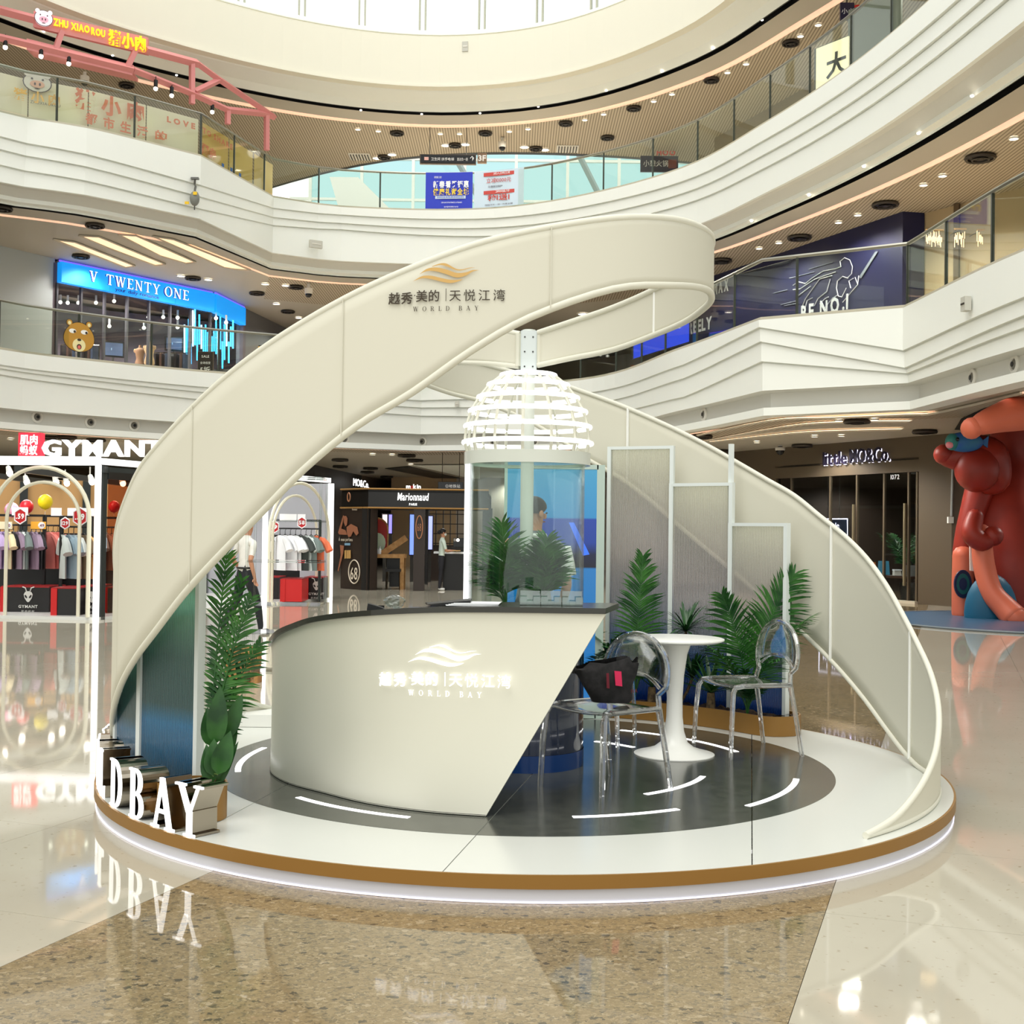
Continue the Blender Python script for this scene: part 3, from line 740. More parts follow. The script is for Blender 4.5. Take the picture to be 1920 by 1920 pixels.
def crumple(c, r, seed, sq=.7):
    g = random.Random(seed); b = MB(); nu, nv = 14, 9; rows = []
    for i in range(nv+1):
        row = []
        for k in range(nu):
            s = .75+.45*g.random(); th = PI*i/nv; ph = 2*PI*k/nu
            row.append(V(c)+V((r*1.2*s*math.sin(th)*math.cos(ph), r*s*math.sin(th)*math.sin(ph), r*sq*(1-math.cos(th)*(.8+.3*g.random())))))
        rows.append(row)
    for j in (0, nv): rows[j] = [rows[j][0]]*nu
    return b.grid(rows, True)
tag(crumple(q, .045, 3, .8).build('plastic_bag', thin_glass('plastic film', (232, 238, 236), 2.2, .1)), 'crumpled clear plastic bag lying on the counter top', 'plastic bag')

# ---- reeded glass screens
def reeded(n, cols, body):
    """ribbed sheet: tinted see-through, part milky, with mirror-like ribs"""
    if n in M: return M[n]
    m = bpy.data.materials.new(n); m.use_nodes = True; M[n] = m; t = m.node_tree; N = t.nodes; L = t.links; N.clear()
    out = N.new('ShaderNodeOutputMaterial'); tr = N.new('ShaderNodeBsdfTransparent'); df = N.new('ShaderNodeBsdfDiffuse'); tl = N.new('ShaderNodeBsdfTranslucent'); gl = N.new('ShaderNodeBsdfGlossy'); gl.inputs['Roughness'].default_value = .12
    tc = N.new('ShaderNodeTexCoord'); sx = N.new('ShaderNodeSeparateXYZ'); L.new(tc.outputs['Generated'], sx.inputs[0])
    r = ramp(N, cols); L.new(sx.outputs[2], r.inputs[0])
    wv = N.new('ShaderNodeTexWave'); wv.inputs['Scale'].default_value = 26.0; wv.bands_direction = 'X'; L.new(tc.outputs['UV'], wv.inputs['Vector'])
    bp = N.new('ShaderNodeBump'); bp.inputs['Strength'].default_value = .8; bp.inputs['Distance'].default_value = .006; L.new(wv.outputs['Fac'], bp.inputs['Height'])
    for s in (df, tl, gl): L.new(bp.outputs[0], s.inputs['Normal'])
    for s in (tr, df, tl): L.new(r.outputs[0], s.inputs[0])
    a = N.new('ShaderNodeMixShader'); a.inputs[0].default_value = .5; L.new(df.outputs[0], a.inputs[1]); L.new(tl.outputs[0], a.inputs[2])
    b = N.new('ShaderNodeMixShader'); L.new(tr.outputs[0], b.inputs[1]); L.new(a.outputs[0], b.inputs[2])
    mb = N.new('ShaderNodeMath'); mb.operation = 'MULTIPLY_ADD'; mb.inputs[1].default_value = .4; mb.inputs[2].default_value = body-.2; L.new(wv.outputs['Fac'], mb.inputs[0]); L.new(mb.outputs[0], b.inputs[0])
    c = N.new('ShaderNodeMixShader'); f = schlick(N, L, 1.0, 4, .07); L.new(f.outputs[0], c.inputs[0]); L.new(b.outputs[0], c.inputs[1]); L.new(gl.outputs[0], c.inputs[2]); L.new(c.outputs[0], out.inputs[0]); return m
RG1 = reeded('reeded glass fading to blue', [(0, (34, 104, 190)), (.2, (60, 130, 200)), (.36, (200, 206, 222)), (.6, (242, 238, 238)), (1, (250, 250, 242))], .32)
RG2 = reeded('reeded teal glass', [(0, (44, 70, 74)), (.12, (70, 140, 176)), (.24, (92, 176, 218)), (.3, (104, 146, 148)), (.46, (116, 156, 150)), (.66, (184, 228, 212)), (1, (196, 236, 222))], .5)
def screen_panel(a, b, z1, glass, label, grp):
    a, b = V(a), V(b); d = (b-a); Lh = d.length; ang = math.atan2(d.y, d.x); c = (a+b)/2; z0 = .125
    t = thing('reeded_glass_screen', label, 'glass screen', (c.x, c.y, z0), grp)
    ex = d.normalized()
    nrm = V((-ex.y, ex.x, 0))*.012
    A, B = a+ex*.02, b-ex*.02
    bm = MB().prism([(*(A-nrm).xy, z0+.02), (*(B-nrm).xy, z0+.02), (*(B-nrm).xy, z1-.02), (*(A-nrm).xy, z1-.02)], nrm*2)
    g = bm.build('reeded_pane', glass, t)
    uvl = g.data.uv_layers.new(name='uv')
    for lp in g.data.loops:
        co = g.data.vertices[lp.vertex_index].co; uvl.data[lp.index].uv = ((co-a).dot(ex), co.z)
    FR = mat('white aluminium frame', (226, 232, 230), .35)
    for e, nm in ((a, 'post'), (b, 'post')): MB().box((e.x, e.y, (z0+z1)/2), (.03, .045, z1-z0), ang).build('frame_post', FR, t)
    for z in (z1-.012, z0+.012): MB().box((c.x, c.y, z), (Lh-.03, .04, .024), ang).build('frame_rail', FR, t)
    return t
pts = [pol(2.24, a) for a in (72.5, 59.5, 46.5, 33.5)]
for (a, b), z1, lb in zip(zip(pts, pts[1:]), (2.20, 1.91, 1.61), ('tallest reeded glass screen with white frame behind the palms', 'middle height reeded glass screen with white frame behind the palms', 'lowest reeded glass screen with white frame at the right end of the planter')):
    screen_panel(a, b, z1, RG1, lb, 'stepped reeded glass screens behind the planter')
MB().box((pts[2].x+.0, pts[2].y+.04, 1.16), (.03, .03, 2.08), .6).build('frame_post', M['white aluminium frame'], [o for o in COL.objects if o.get('label', '').startswith('middle height reeded')][0])
def on_ring(px, r):
    t = (px-960)/F; th = math.atan(t); # sight line in plan meets circle r, near side
    d = V((math.sin(th), math.cos(th))); o = -V((CX, CY)); bq = o.dot(d); cq = o.dot(o)-r*r
    s = -bq-math.sqrt(max(bq*bq-cq, 0)); q = d*s; return V((q.x, q.y, 0))
l0, l1, l2 = on_ring(379, 2.12), on_ring(272, 2.27), on_ring(228, 2.345)
screen_panel(l1, l0, 1.72, RG2, 'teal reeded glass screen on the left beside the tall potted palm', 'stepped reeded glass screens under the left ribbon')
screen_panel(l2, l1-V((.012, -.03, 0)), 1.35, RG2, 'narrower teal reeded glass screen at the far left behind the illuminated letters', 'stepped reeded glass screens under the left ribbon')

# ---- illuminated letters on the rim
FACE = mat('letter face light', (255, 255, 255), .4, emit=1.15)
names = 'WORLDBAY'
def ring_deg(px, r): q = on_ring(px, r); return math.degrees(math.atan2(q.y-CY, q.x-CX)) % 360
LA = [ring_deg(x, PR-.012) for x in (198, 224, 262, 312, 363)]; st_ = LA[1]-LA[0]
LA = [LA[0]-6.2*3, LA[0]-6.2*2, LA[0]-6.2] + LA
nm = {'W': 'farthest of the row', 'O': 'second from the far end', 'R': 'third from the far end', 'L': 'beside the letter D at the ribbon foot', 'D': 'between L and B', 'B': 'between D and A', 'A': 'between B and Y', 'Y': 'beside the round gold planter'}
for i, chh in enumerate(names):
    a = R(LA[i]); rr = PR-.012
    q, wd = serif(chh); H = .235; sxx = .2/max(wd, .6)*1.0
    sxx = min(H*.95, sxx)
    c = V((CX+rr*math.cos(a), CY+rr*math.sin(a), .122))
    R3 = frame3(V((-math.sin(a), math.cos(a), 0)), (0, 0, 1)); mw = Matrix.Translation(c) @ R3.to_4x4()
    t = thing('channel_letter', 'illuminated steel letter %s on the platform rim, %s' % (chh, nm[chh]), 'letter', c, 'illuminated letters on the platform rim')
    fb, bb = MB(), MB()
    for p in q:
        pp = [V(((x-wd/2)*sxx, y*H, 0)) for x, y in p]
        bb.prism([mw @ (v+V((0, 0, -.15))) for v in pp], (mw.to_3x3() @ V((0, 0, .138))))
        fb.prism([mw @ (v+V((0, 0, -.012))) for v in pp], (mw.to_3x3() @ V((0, 0, .012))))
    def raw(b, name, m, par):
        me = bpy.data.meshes.new(name); me.from_pydata(b.v, [], b.f); me.materials.append(m)
        bm = bmesh.new(); bm.from_mesh(me); bmesh.ops.recalc_face_normals(bm, faces=bm.faces); bm.to_mesh(me); bm.free(); return link(name, me, par)
    raw(bb, 'return', CHROME, t); raw(fb, 'face', FACE, t)

# ---- planters and plants
SOIL = noisy(mat('bark mulch', (52, 40, 28), .95), (30, 22, 16), (84, 62, 42), 40, 5, .8)
pr = thing('curved_planter', 'long curved gold planter box at the back right holding palms', 'planter', pol(2.13, 55, PZ))
ri, ro, za, zb = 1.98, 2.37, .122, .26
def arcpoly(ri, ro, a0, a1, n=24):
    out = [pol(ri, a0+(a1-a0)*k/n) for k in range(n+1)]; hw = (ro-ri)/2; rm = (ri+ro)/2
    for k in range(1, 8): a = PI*k/8; c = pol(rm, a1); er = V((math.cos(R(a1)), math.sin(R(a1)), 0)); et = V((-er.y, er.x, 0)); out.append(c - er*hw*math.cos(a) + et*hw*math.sin(a))
    out += [pol(ro, a1+(a0-a1)*k/n) for k in range(n+1)]
    for k in range(1, 8): a = PI*k/8; c = pol(rm, a0); er = V((math.cos(R(a0)), math.sin(R(a0)), 0)); et = V((er.y, -er.x, 0)); out.append(c + er*hw*math.cos(a) + et*hw*math.sin(a))
    return out
o_, i_ = arcpoly(ri, ro, 35, 79), arcpoly(ri+.012, ro-.012, 35, 79)
MB().grid([[p+V((0, 0, za)), p+V((0, 0, zb)), q+V((0, 0, zb)), q+V((0, 0, zb-.06))] for p, q in zip(o_+o_[:1], i_+i_[:1])]).build('planter_wall', GOLD, pr, True)
so = MB(); cen = []
g = random.Random(5)
rows = []
for k in range(40):
    a = 33+48*k/39; rows.append([pol(ri+.014+(ro-ri-.028)*j/7, a, zb-.035+.035*g.random()) for j in range(8)])
so.grid(rows).build('mulch', SOIL, pr)
pl = thing('round_planter', 'small round gold planter behind the letter Y on the left', 'planter', (-1.53, 6.0, PZ))
MB().lathe((-1.53, 6.0, 0), [(.165, .122), (.165, .292), (.155, .292), (.155, .25)], 32).build('planter_wall', GOLD, pl, True)
rows = [[V((-1.53+.156*j/5*math.cos(2*PI*k/24), 6.0+.156*j/5*math.sin(2*PI*k/24), .262+.03*g.random())) for k in range(24)] for j in range(6)]
rows[0] = [rows[0][0]]*24
MB().grid(rows, True).build('mulch', SOIL, pl)
def leafmat(n, c1, c2):
    m = noisy(mat(n, c1, .38), c1, c2, 9, 3); return m
LG1 = leafmat('palm leaf green', (22, 72, 28), (66, 124, 48)); LG2 = leafmat('dark leaf green', (16, 52, 26), (44, 92, 40)); LG3 = leafmat('broad leaf green', (18, 58, 22), (44, 92, 34))
STEM = mat('palm stem', (92, 118, 58), .6); BARK = noisy(mat('trunk bark', (96, 78, 54), .9), (70, 56, 40), (120, 100, 70), 30, 3)
def blade(b, p, d, L, w_, up, droop=.25, segs=3):
    """one pointed leaflet"""
    side = d.cross(up); side = side.normalized() if side.length > 1e-5 else V((1, 0, 0)); rows = []; 
    for k in range(segs+1):
        t = k/segs; c = p + d*L*t - V((0, 0, 1))*droop*L*t*t; ww = w_*(.35+.65*math.sin(PI*min(.98, t*.8+.18)))*(1 if k < segs else .02)
        rows.append([c - side*ww, c + up*ww*.25, c + side*ww])
    b.grid(rows)
def frond(name, base, direc, L, lean, nl, ll, parent, m=LG1, seed=0, wide=.0078, spread=62, facing=None, bend=.5, stemfrac=.3, xmin=-9):
    g = random.Random(seed); b = MB(); dh = V((direc[0], direc[1], 0)); dh = dh.normalized() if dh.length else V((1, 0, 0))
    pts = []
    for k in range(13):
        t = k/12; pts.append(V(base) + dh*(L*lean*(t**1.6)) + V((0, 0, L*(t - bend*lean*t*t*.9))))
    b.tube(pts, [.007*(1-.75*k/12)+.0012 for k in range(13)], 5)
    nl = int(nl*1.3)
    for i in range(nl):
        t = stemfrac + (1-stemfrac)*(i+.5)/nl; x = t*12; k = min(11, int(x)); c = pts[k].lerp(pts[k+1], x-k); ax = (pts[k+1]-pts[k]).normalized()
        fc = V(facing).normalized() if facing else dh
        sd = ax.cross(fc); sd = sd.normalized() if sd.length > .05 else ax.orthogonal().normalized()
        u = (t-stemfrac)/(1-stemfrac); prof = (.55+.75*math.sin(PI*(u*.75+.2)))*(1-.25*u)
        sp = R(spread*(1-.55*u)+g.uniform(-6, 6))
        for s in (-1, 1):
            d = (ax*math.cos(sp) + sd*s*math.sin(sp) + fc*g.uniform(-.12, .25)).normalized()
            ln_ = ll*prof*g.uniform(.88, 1.1)
            if c.x+d.x*ln_ < xmin: ln_ = max(.03, (xmin-c.x)/min(d.x, -1e-3)) if c.x > xmin else .03
            blade(b, c, d, ln_, wide, ax.cross(sd).normalized(), .16+.2*g.random())
    return b.build(name, m, parent, True)
cam_dir = (-.1, -1, 0)
def areca(base, label, H, fr, grp=None, m=LG1, seed=1, xmin=-9, face=.4):
    t = thing('potted_palm', label, 'palm', base, grp)
    for i, (dx, dy, f, ln, nl, ll) in enumerate(fr): frond('frond', base, (dx, dy), H*f, ln, nl, ll, t, m, seed*31+i, facing=cam_dir if abs(ln) < face else None, xmin=xmin)
    return t
b1 = pol(2.08, 65.5, .25); areca(b1, 'bushy areca palm with one tall upright plume before the tallest glass screen', 1.13, [(.1, -.1, 1, .06, 34, .22), (1, -.4, .72, .55, 20, .18), (-1, -.3, .55, .5, 18, .18), (.6, -1, .62, .6, 18, .17), (-.6, -1, .5, .7, 16, .17), (.4, .6, .8, .3, 20, .17)], 'plants in the curved planter', LG1, 1)
b2 = pol(2.10, 39.5, .25); areca(b2, 'spreading areca palm rising behind the right clear chair', 1.14, [(.5, -.2, 1, .28, 34, .27), (-.6, -.5, .86, .3, 26, .25), (1, -.6, .8, .5, 22, .22), (-1, -.7, .6, .6, 20, .2), (.3, -1, .55, .7, 18, .2), (.9, .2, .92, .35, 24, .22)], 'plants in the curved planter', LG1, 2)
b3 = pol(2.06, 75, .25); areca(b3, 'low areca palm half hidden behind the counter bow', .9, [(-.3, -.2, 1, .12, 24, .17), (.6, -.8, .75, .5, 18, .15), (-1, -.5, .7, .4, 18, .15), (.2, -1, .6, .6, 16, .15)], 'plants in the curved planter', LG2, 3)
def dracaena(base, label, trunks, n, L, seed):
    t = thing('dracaena_plant', label, 'plant', base, 'plants in the curved planter'); g = random.Random(seed)
    for dx, dy, h in trunks:
        top = V(base)+V((dx, dy, h)); MB().tube([base, V(base)+V((dx*.6, dy*.6, h*.5)), top], .011, 6).build('trunk', BARK, t, True)
        b = MB()
        for k in range(n):
            a = k*2.4; el = g.uniform(.05, 1.25); d = V((math.cos(a)*math.cos(el), math.sin(a)*math.cos(el), math.sin(el)))
            blade(b, top, d, L*g.uniform(.7, 1.1), .011, d.cross(V((-math.sin(a), math.cos(a), 0))).normalized()*-1, .35, 5)
        b.build('leaf_crown', LG2, t, True)
    return t
dracaena(pol(2.05, 55, .25), 'slim dracaena with tufts of narrow leaves behind the round white table', [(.04, -.02, .55), (-.14, -.02, .3), (.1, .03, .2)], 34, .38, 4)
def rosette(base, label, n, L, w_, m, seed, up0=.25, up1=1.3):
    t = thing('agave_plant', label, 'plant', base, 'plants in the curved planter'); g = random.Random(seed)
    MB().tube([base, V(base)+V((0, 0, .12))], [.035, .028], 8).build('trunk', BARK, t, True)
    for k in range(n):
        a = k*2.4; el = up0+(up1-up0)*k/n; d = V((math.cos(a)*math.cos(el), math.sin(a)*math.cos(el), math.sin(el)))
        b = MB(); blade(b, V(base)+V((0, 0, .12)), d, L*g.uniform(.8, 1.1), w_, d.cross(V((-math.sin(a), math.cos(a), 0))).normalized()*-1, .12, 4); b.build('leaf', m, t, True)
rosette(pol(2.02, 47, .25), 'spiky agave with stiff pale green leaves in the middle of the planter', 26, .34, .016, LG3, 8)
rosette(pol(2.02, 61, .25), 'small spiky plant behind the stem of the round table', 16, .3, .011, LG2, 9, .5, 1.4)
b6 = pol(2.03, 38, .25); areca(b6, 'small fern with arching fronds at the right end of the planter', .42, [(-1, -.6, 1, .7, 14, .1), (.2, -1, .9, .6, 14, .1), (-.3, -1, .95, .4, 14, .1), (.8, -.8, .8, .6, 12, .1)], 'plants in the curved planter', LG2, 6)
bl = V((-1.47, 6.08, .27))
areca(bl, 'tall dark palm standing in the round gold planter on the left', 1.2, [(.9, .3, 1, .06, 24, .15), (1, -.1, .84, .2, 20, .14), (1, .2, .66, .3, 16, .13), (.8, .8, .9, .16, 16, .13)], None, LG1, 7, -1.505)
t = thing('broadleaf_plant', 'glossy broad leaved plant in the front of the round gold planter', 'plant', (-1.45, 6.0, .27))
for px, py, tx, ty, wd, Yd in [(404, 1395, 412, 1290, .05, 5.98), (424, 1385, 452, 1305, .04, 6.02), (400, 1455, 400, 1390, .045, 5.95), (408, 1452, 430, 1375, .05, 5.93), (396, 1470, 386, 1400, .04, 5.96), (404, 1480, 444, 1395, .022, 5.98), (398, 1400, 388, 1330, .045, 6.05), (420, 1425, 440, 1330, .04, 6.06)]:
    p, q = P(px, py, Yd), P(tx, ty, Yd-.03); b = MB(); d = (q-p); Ln = d.length; d.normalize()
    side = d.cross(V((.15, -1, .1))).normalized(); nn = side.cross(d); rows = []
    for k in range(9):
        u = k/8; ww = wd*math.sin(PI*u**.75)**.8 if 0 < u < 1 else .0005; c = p+d*Ln*u-nn*.04*u*u
        rows.append([c-side*ww+nn*ww*.25, c-side*ww*.5+nn*ww*.08, c, c+side*ww*.5+nn*ww*.08, c+side*ww+nn*ww*.25])
    lf = b.grid(rows).build('leaf', LG3, t, True)
    MB().tube([V((-1.46, 6.0, .28)), (V((-1.46, 6.0, .28))+p)/2+V((0, 0, .03)), p], .004, 5).build('leaf_stalk', STEM, lf, True)
# palms standing inside the tube
for i, (dx, dy, lb, fr) in enumerate([(-.12, -.05, 'left palm inside the clear tube with wide arching fronds', [(-1, -.3, .5, .62, 16, .26), (-.8, .3, .62, .4, 16, .26), (-.3, -1, .5, .55, 14, .24), (-1, .1, .36, .85, 14, .2), (-.3, -.4, .8, .12, 16, .25), (.2, -1, .6, .3, 14, .22)]),
                                      (.1, -.08, 'right palm inside the clear tube behind the card holders', [(.5, -.6, .5, .4, 16, .24), (.1, -1, .6, .25, 16, .26), (.9, -.1, .42, .4, 16, .2), (-.4, -1, .5, .4, 16, .24), (.2, .2, .66, .1, 16, .24)])]):
    areca(V((CX+dx, CY+dy, 1.05)), lb, .68, [(a, b_, f, ln*.8, nl, ll*.8) for a, b_, f, ln, nl, ll in fr], 'palms inside the clear tube', LG1, 11+i, face=.3)

# ---- white pedestal table and clear chairs
t = thing('pedestal_table', 'round white tulip table with a trumpet foot beside the clear chairs', 'table', (1.05, 7.88, PZ))
tc0 = (1.05, 7.88, 0)
MB().lathe(tc0, [(.0001, .838), (.285, .838), (.31, .85), (.31, .858), (.300, .862), (.0001, .862)], 56).build('tabletop', WHITE2, t, True)
MB().lathe(tc0, [(.255, .122), (.255, .128), (.2, .142), (.13, .165), (.085, .20), (.062, .27), (.052, .36), (.05, .48), (.058, .62), (.078, .76), (.105, .838)], 40).build('pedestal', WHITE2, t, True)
CHGL = bpy.data.materials.new('clear polycarbonate'); CHGL.use_nodes = True
def chair_glass():
    t_ = CHGL.node_tree; N = t_.nodes; L = t_.links; N.clear()
    out = N.new('ShaderNodeOutputMaterial'); mx = N.new('ShaderNodeMixShader'); m2 = N.new('ShaderNodeMixShader'); tr = N.new('ShaderNodeBsdfTransparent'); gl = N.new('ShaderNodeBsdfGlossy'); rf = N.new('ShaderNodeBsdfGlass')
    fr = schlick(N, L, 1.0, 2.0, .12)
    tr.inputs[0].default_value = (.955, .97, .965, 1); gl.inputs['Roughness'].default_value = .04; rf.inputs['IOR'].default_value = 1.35; rf.inputs['Roughness'].default_value = .0
    m2.inputs[0].default_value = .25; L.new(tr.outputs[0], m2.inputs[1]); L.new(rf.outputs[0], m2.inputs[2])
    L.new(fr.outputs[0], mx.inputs[0]); L.new(m2.outputs[0], mx.inputs[1]); L.new(gl.outputs[0], mx.inputs[2]); L.new(mx.outputs[0], out.inputs[0])
chair_glass()
CHT = CHGL.copy(); CHT.name = 'clear polycarbonate tube'
for n_ in CHT.node_tree.nodes:
    if n_.type == 'MIX_SHADER' and not n_.inputs[0].is_linked: n_.inputs[0].default_value = .7
    if n_.type == 'BSDF_GLASS': n_.inputs['IOR'].default_value = 1.45
def make_chair():
    """faces +Y, seat height .46, origin at floor centre"""
    t = thing('clear_chair', 'transparent round backed chair holding the black shopping bag', 'chair')
    rt = .0155
    for s in (-1, 1):
        MB().tube([(s*.215, .235, 0), (s*.21, .225, .25), (s*.2, .212, .41), (s*.192, .19, .445), (s*.19, .13, .452)], [rt*.9, rt, rt*1.1, rt*1.1, rt], 8).build('front_leg', CHT, t, True)
        MB().tube([(s*.205, -.275, 0), (s*.195, -.235, .25), (s*.185, -.2, .45)], [rt*.9, rt, rt*1.1], 8).build('rear_leg', CHT, t, True)
        MB().tube([(s*.19, .15, .452), (s*.192, -.02, .452), (s*.186, -.2, .45)], rt, 8).build('side_rail', CHT, t, True)
    rows = []
    for i in range(9):
        y = .2-.4*i/8; rows.append([V((-.19+.38*k/8, y+(.02*math.cos(PI*(k/8-.5)) if i == 0 else 0), .455-.028*math.sin(PI*k/8)*math.sin(PI*min(1, i/8+.12)))) for k in range(9)])
    s_ = MB().grid(rows).build('seat', CHGL, t, True); s_.modifiers.new('thickness', 'SOLIDIFY').thickness = .012
    n = 24; loop = []
    for k in range(n+1):
        a = -.62*PI/1 + (2*.62*PI)*k/n; a = R(-205+360-55)*0 + (-1.19*PI/2 + 2*1.19*PI/2*k/n)
        x = .215*math.sin(a)*(1.0); z = .625+.215*math.cos(a); loop.append((x, z))
    path = [V((-.186, -.2, .45)), V((-.17, -.212, .52))] + [V((x, -.222-.08*(z-.5), z)) for x, z in loop if z > .53] + [V((.17, -.212, .52)), V((.186, -.2, .45))]
    MB().tube(path, rt*.95, 8).build('back_hoop', CHT, t, True)
    rows = []
    for i in range(9):
        z = .57+(.836-.57)*i/8; hw = .2*math.sqrt(max(.0, 1-((z-.625)/.215)**2))
        if i == 8: hw = .02
        rows.append([V((hw*(k/4-1), -.222-.08*(z-.5)-.02*(1-(k/4-1)**2), z+ (.05*(1-(k/4-1)**2) if i == 0 else 0))) for k in range(9)])
    bk = MB().grid(rows).build('backrest', CHGL, t, True); bk.modifiers.new('thickness', 'SOLIDIFY').thickness = .006
    MB().tube([V((.165*(k/6-1), -.228-.012*(1-(k/6-1)**2), .555+.07*(1-(k/6-1)**2))) for k in range(13)], .009, 6).build('back_brace', CHT, t, True)
    return t
c1 = make_chair()
def place(feet_front, feet_rear):
    f, r = V(feet_front), V(feet_rear); d = (f-r).normalized(); ang = math.atan2(d.y, d.x)-PI/2; c = (f+r)/2
    return Matrix.Translation((c.x, c.y, .121)) @ Matrix.Rotation(ang, 4, 'Z') @ Matrix.Diagonal((1.2, 1, 1, 1))
c2 = dup(c1, place((1.295, 7.94), (1.75, 8.085)), 'transparent round backed chair standing alone right of the white table', 'clear chairs on the platform')
c3 = dup(c1, place((.80, 8.2), (.31, 8.36)), 'transparent chair behind the dark drum with only its front legs showing', 'clear chairs on the platform')
m1 = place((.305, 6.625), (.73, 6.945)); c1.matrix_basis = m1 @ c1.matrix_basis; c1['group'] = 'clear chairs on the platform'
# black carrier bag on the seat
bq = m1 @ V((0.02, -.07, .47)); bg = thing('shopping_bag', 'black non-woven shopping bag with a small pink print on the front chair', 'bag', bq)
BAGM = noisy(mat('black bag cloth', (22, 21, 22), .8), (14, 13, 14), (34, 32, 33), 25, 4, .5)
bm = MB(); g = random.Random(4); rows = []
for i, (z, hw, hd, dx) in enumerate([(0, .105, .07, 0), (.02, .115, .075, 0), (.09, .14, .07, -.02), (.16, .168, .06, -.03), (.205, .18, .045, -.035), (.225, .17, .03, -.03)]):
    row = []
    for k in range(20):
        a = 2*PI*k/20; cx_ = math.copysign(abs(math.cos(a))**.6, math.cos(a)); sy_ = math.copysign(abs(math.sin(a))**.6, math.sin(a))
        j = g.uniform(.93, 1.07); row.append(bq+V((dx+hw*cx_*j, hd*sy_*j, z+(.02*g.uniform(-1, 1) if i > 2 else 0)+(.0 if i < 4 else -.05*cx_**2 if cx_ < 0 else .015*cx_))))
    rows.append(row)
bm.grid(rows, True).f.append(tuple(range(19, -1, -1)))
bm.build('bag_body', BAGM, bg, True)
for s, dz in ((-1, 0),): 
    MB().box(bq+V((.055, -.02, .225)), (.055, .012, .05)).build('handle', BAGM, bg)
MB().prism([bq+V((.018, -.087, .10)), bq+V((.055, -.087, .095)), bq+V((.05, -.075, .175)), bq+V((.012, -.075, .178))], (0, -.003, 0)).build('pink_print', mat('pink print', (214, 30, 84), .6), bg)
MB().prism([bq+V((-.03, -.086, .085)), bq+V((-.014, -.087, .083)), bq+V((-.018, -.078, .165)), bq+V((-.032, -.077, .165))], (0, -.002, 0)).build('red_print', mat('dull red print', (110, 24, 40), .7), bg)
letters('HA', bq+V((.105, -.085, .06)), (1, .55, 0), .03, M['dull red print'], bg, depth=.002)

# ---- standing video screen behind the tube
sc = thing('display_screen', 'tall standing display screen with pale frame showing blue video behind the clear tube', 'screen', (.31, 9.35, PZ))
sx0, sx1, sy, st = -.06, .70, 9.35, 2.04
FRM = mat('pale green frame', (186, 204, 194), .25)
MB().box(((sx0+sx1)/2, sy+.04, 1.08), (sx1-sx0, .06, 1.915)).build('housing', mat('screen housing', (160, 176, 168), .4), sc)
for x in (sx0+.012, sx1-.03): MB().box((x, sy, 1.08), (.06 if x > 0 else .024, .03, 1.915)).build('frame_side', FRM, sc)
MB().box(((sx0+sx1)/2, sy, 2.02), (sx1-sx0-.1, .03, .035)).build('frame_top', FRM, sc); MB().box(((sx0+sx1)/2, sy, .17), (sx1-sx0-.1, .03, .09)).build('frame_bottom', FRM, sc)
def video():
    m = bpy.data.materials.new('blue video'); m.use_nodes = True; t, N, L, b = nodes(m)
    tc = N.new('ShaderNodeTexCoord'); sp = N.new('ShaderNodeSeparateXYZ'); L.new(tc.outputs['Generated'], sp.inputs[0])
    r = ramp(N, [(0, (24, 112, 180)), (.58, (30, 120, 186)), (.585, (6, 12, 36)), (.64, (8, 20, 60)), (.69, (22, 60, 150)), (.79, (34, 66, 160)), (.795, (52, 142, 196)), (1, (72, 160, 198))])
    L.new(sp.outputs[2], r.inputs[0]); n = N.new('ShaderNodeTexNoise'); n.inputs['Scale'].default_value = 6; L.new(tc.outputs['Generated'], n.inputs[0])
    b.inputs['Base Color'].default_value = (0, 0, 0, 1); b.inputs['Roughness'].default_value = .2
    L.new(r.outputs[0], b.inputs['Emission Color']); b.inputs['Emission Strength'].default_value = .85; return m
pic = MB().quad((sx0+.02, sy-.008, .22), (sx1-.06, sy-.008, .22), (sx1-.06, sy-.008, 2.0), (sx0+.02, sy-.008, 2.0)).build('picture', video(), sc)
BRI = mat('bridge lights', (60, 110, 230), .5, emit=.5)
MB().prism([(.43, sy-.01, 1.6), (.47, sy-.01, 1.6), (.59, sy-.01, 1.36), (.54, sy-.01, 1.35)], (0, -.002, 0)).build('picture_bridge', BRI, pic)
for k in range(5): MB().box((.22+.05*k, sy-.01, 1.29), (.03, .002, .012)).build('picture_caption', mat('screen white', (230, 240, 255), .5, emit=.8), pic)

# ---- clear display tower, back left
tw = thing('acrylic_display_tower', 'tall clear acrylic display tower with shelves on a white plinth at the back left', 'display', (-1.56, 8.95, PZ))
x0, x1, y0, y1 = -1.88, -1.36, 8.78, 9.06
MB().box(((x0+x1)/2, (y0+y1)/2, .165), (x1-x0+.06, y1-y0+.06, .085)).build('plinth', WHITE2, tw)
ROD = thin_glass('clear rod', (250, 252, 251), 1.0)
for x in (x0, x1):
    for y in (y0, y1): MB().box((x, y, 1.05), (.016, .016, 1.68)).build('upright', ROD, tw)
for z in (.5, .78, .98, 1.29, 1.58, 1.89): MB().box(((x0+x1)/2, (y0+y1)/2, z), (x1-x0, y1-y0, .014)).build('shelf', ROD, tw)

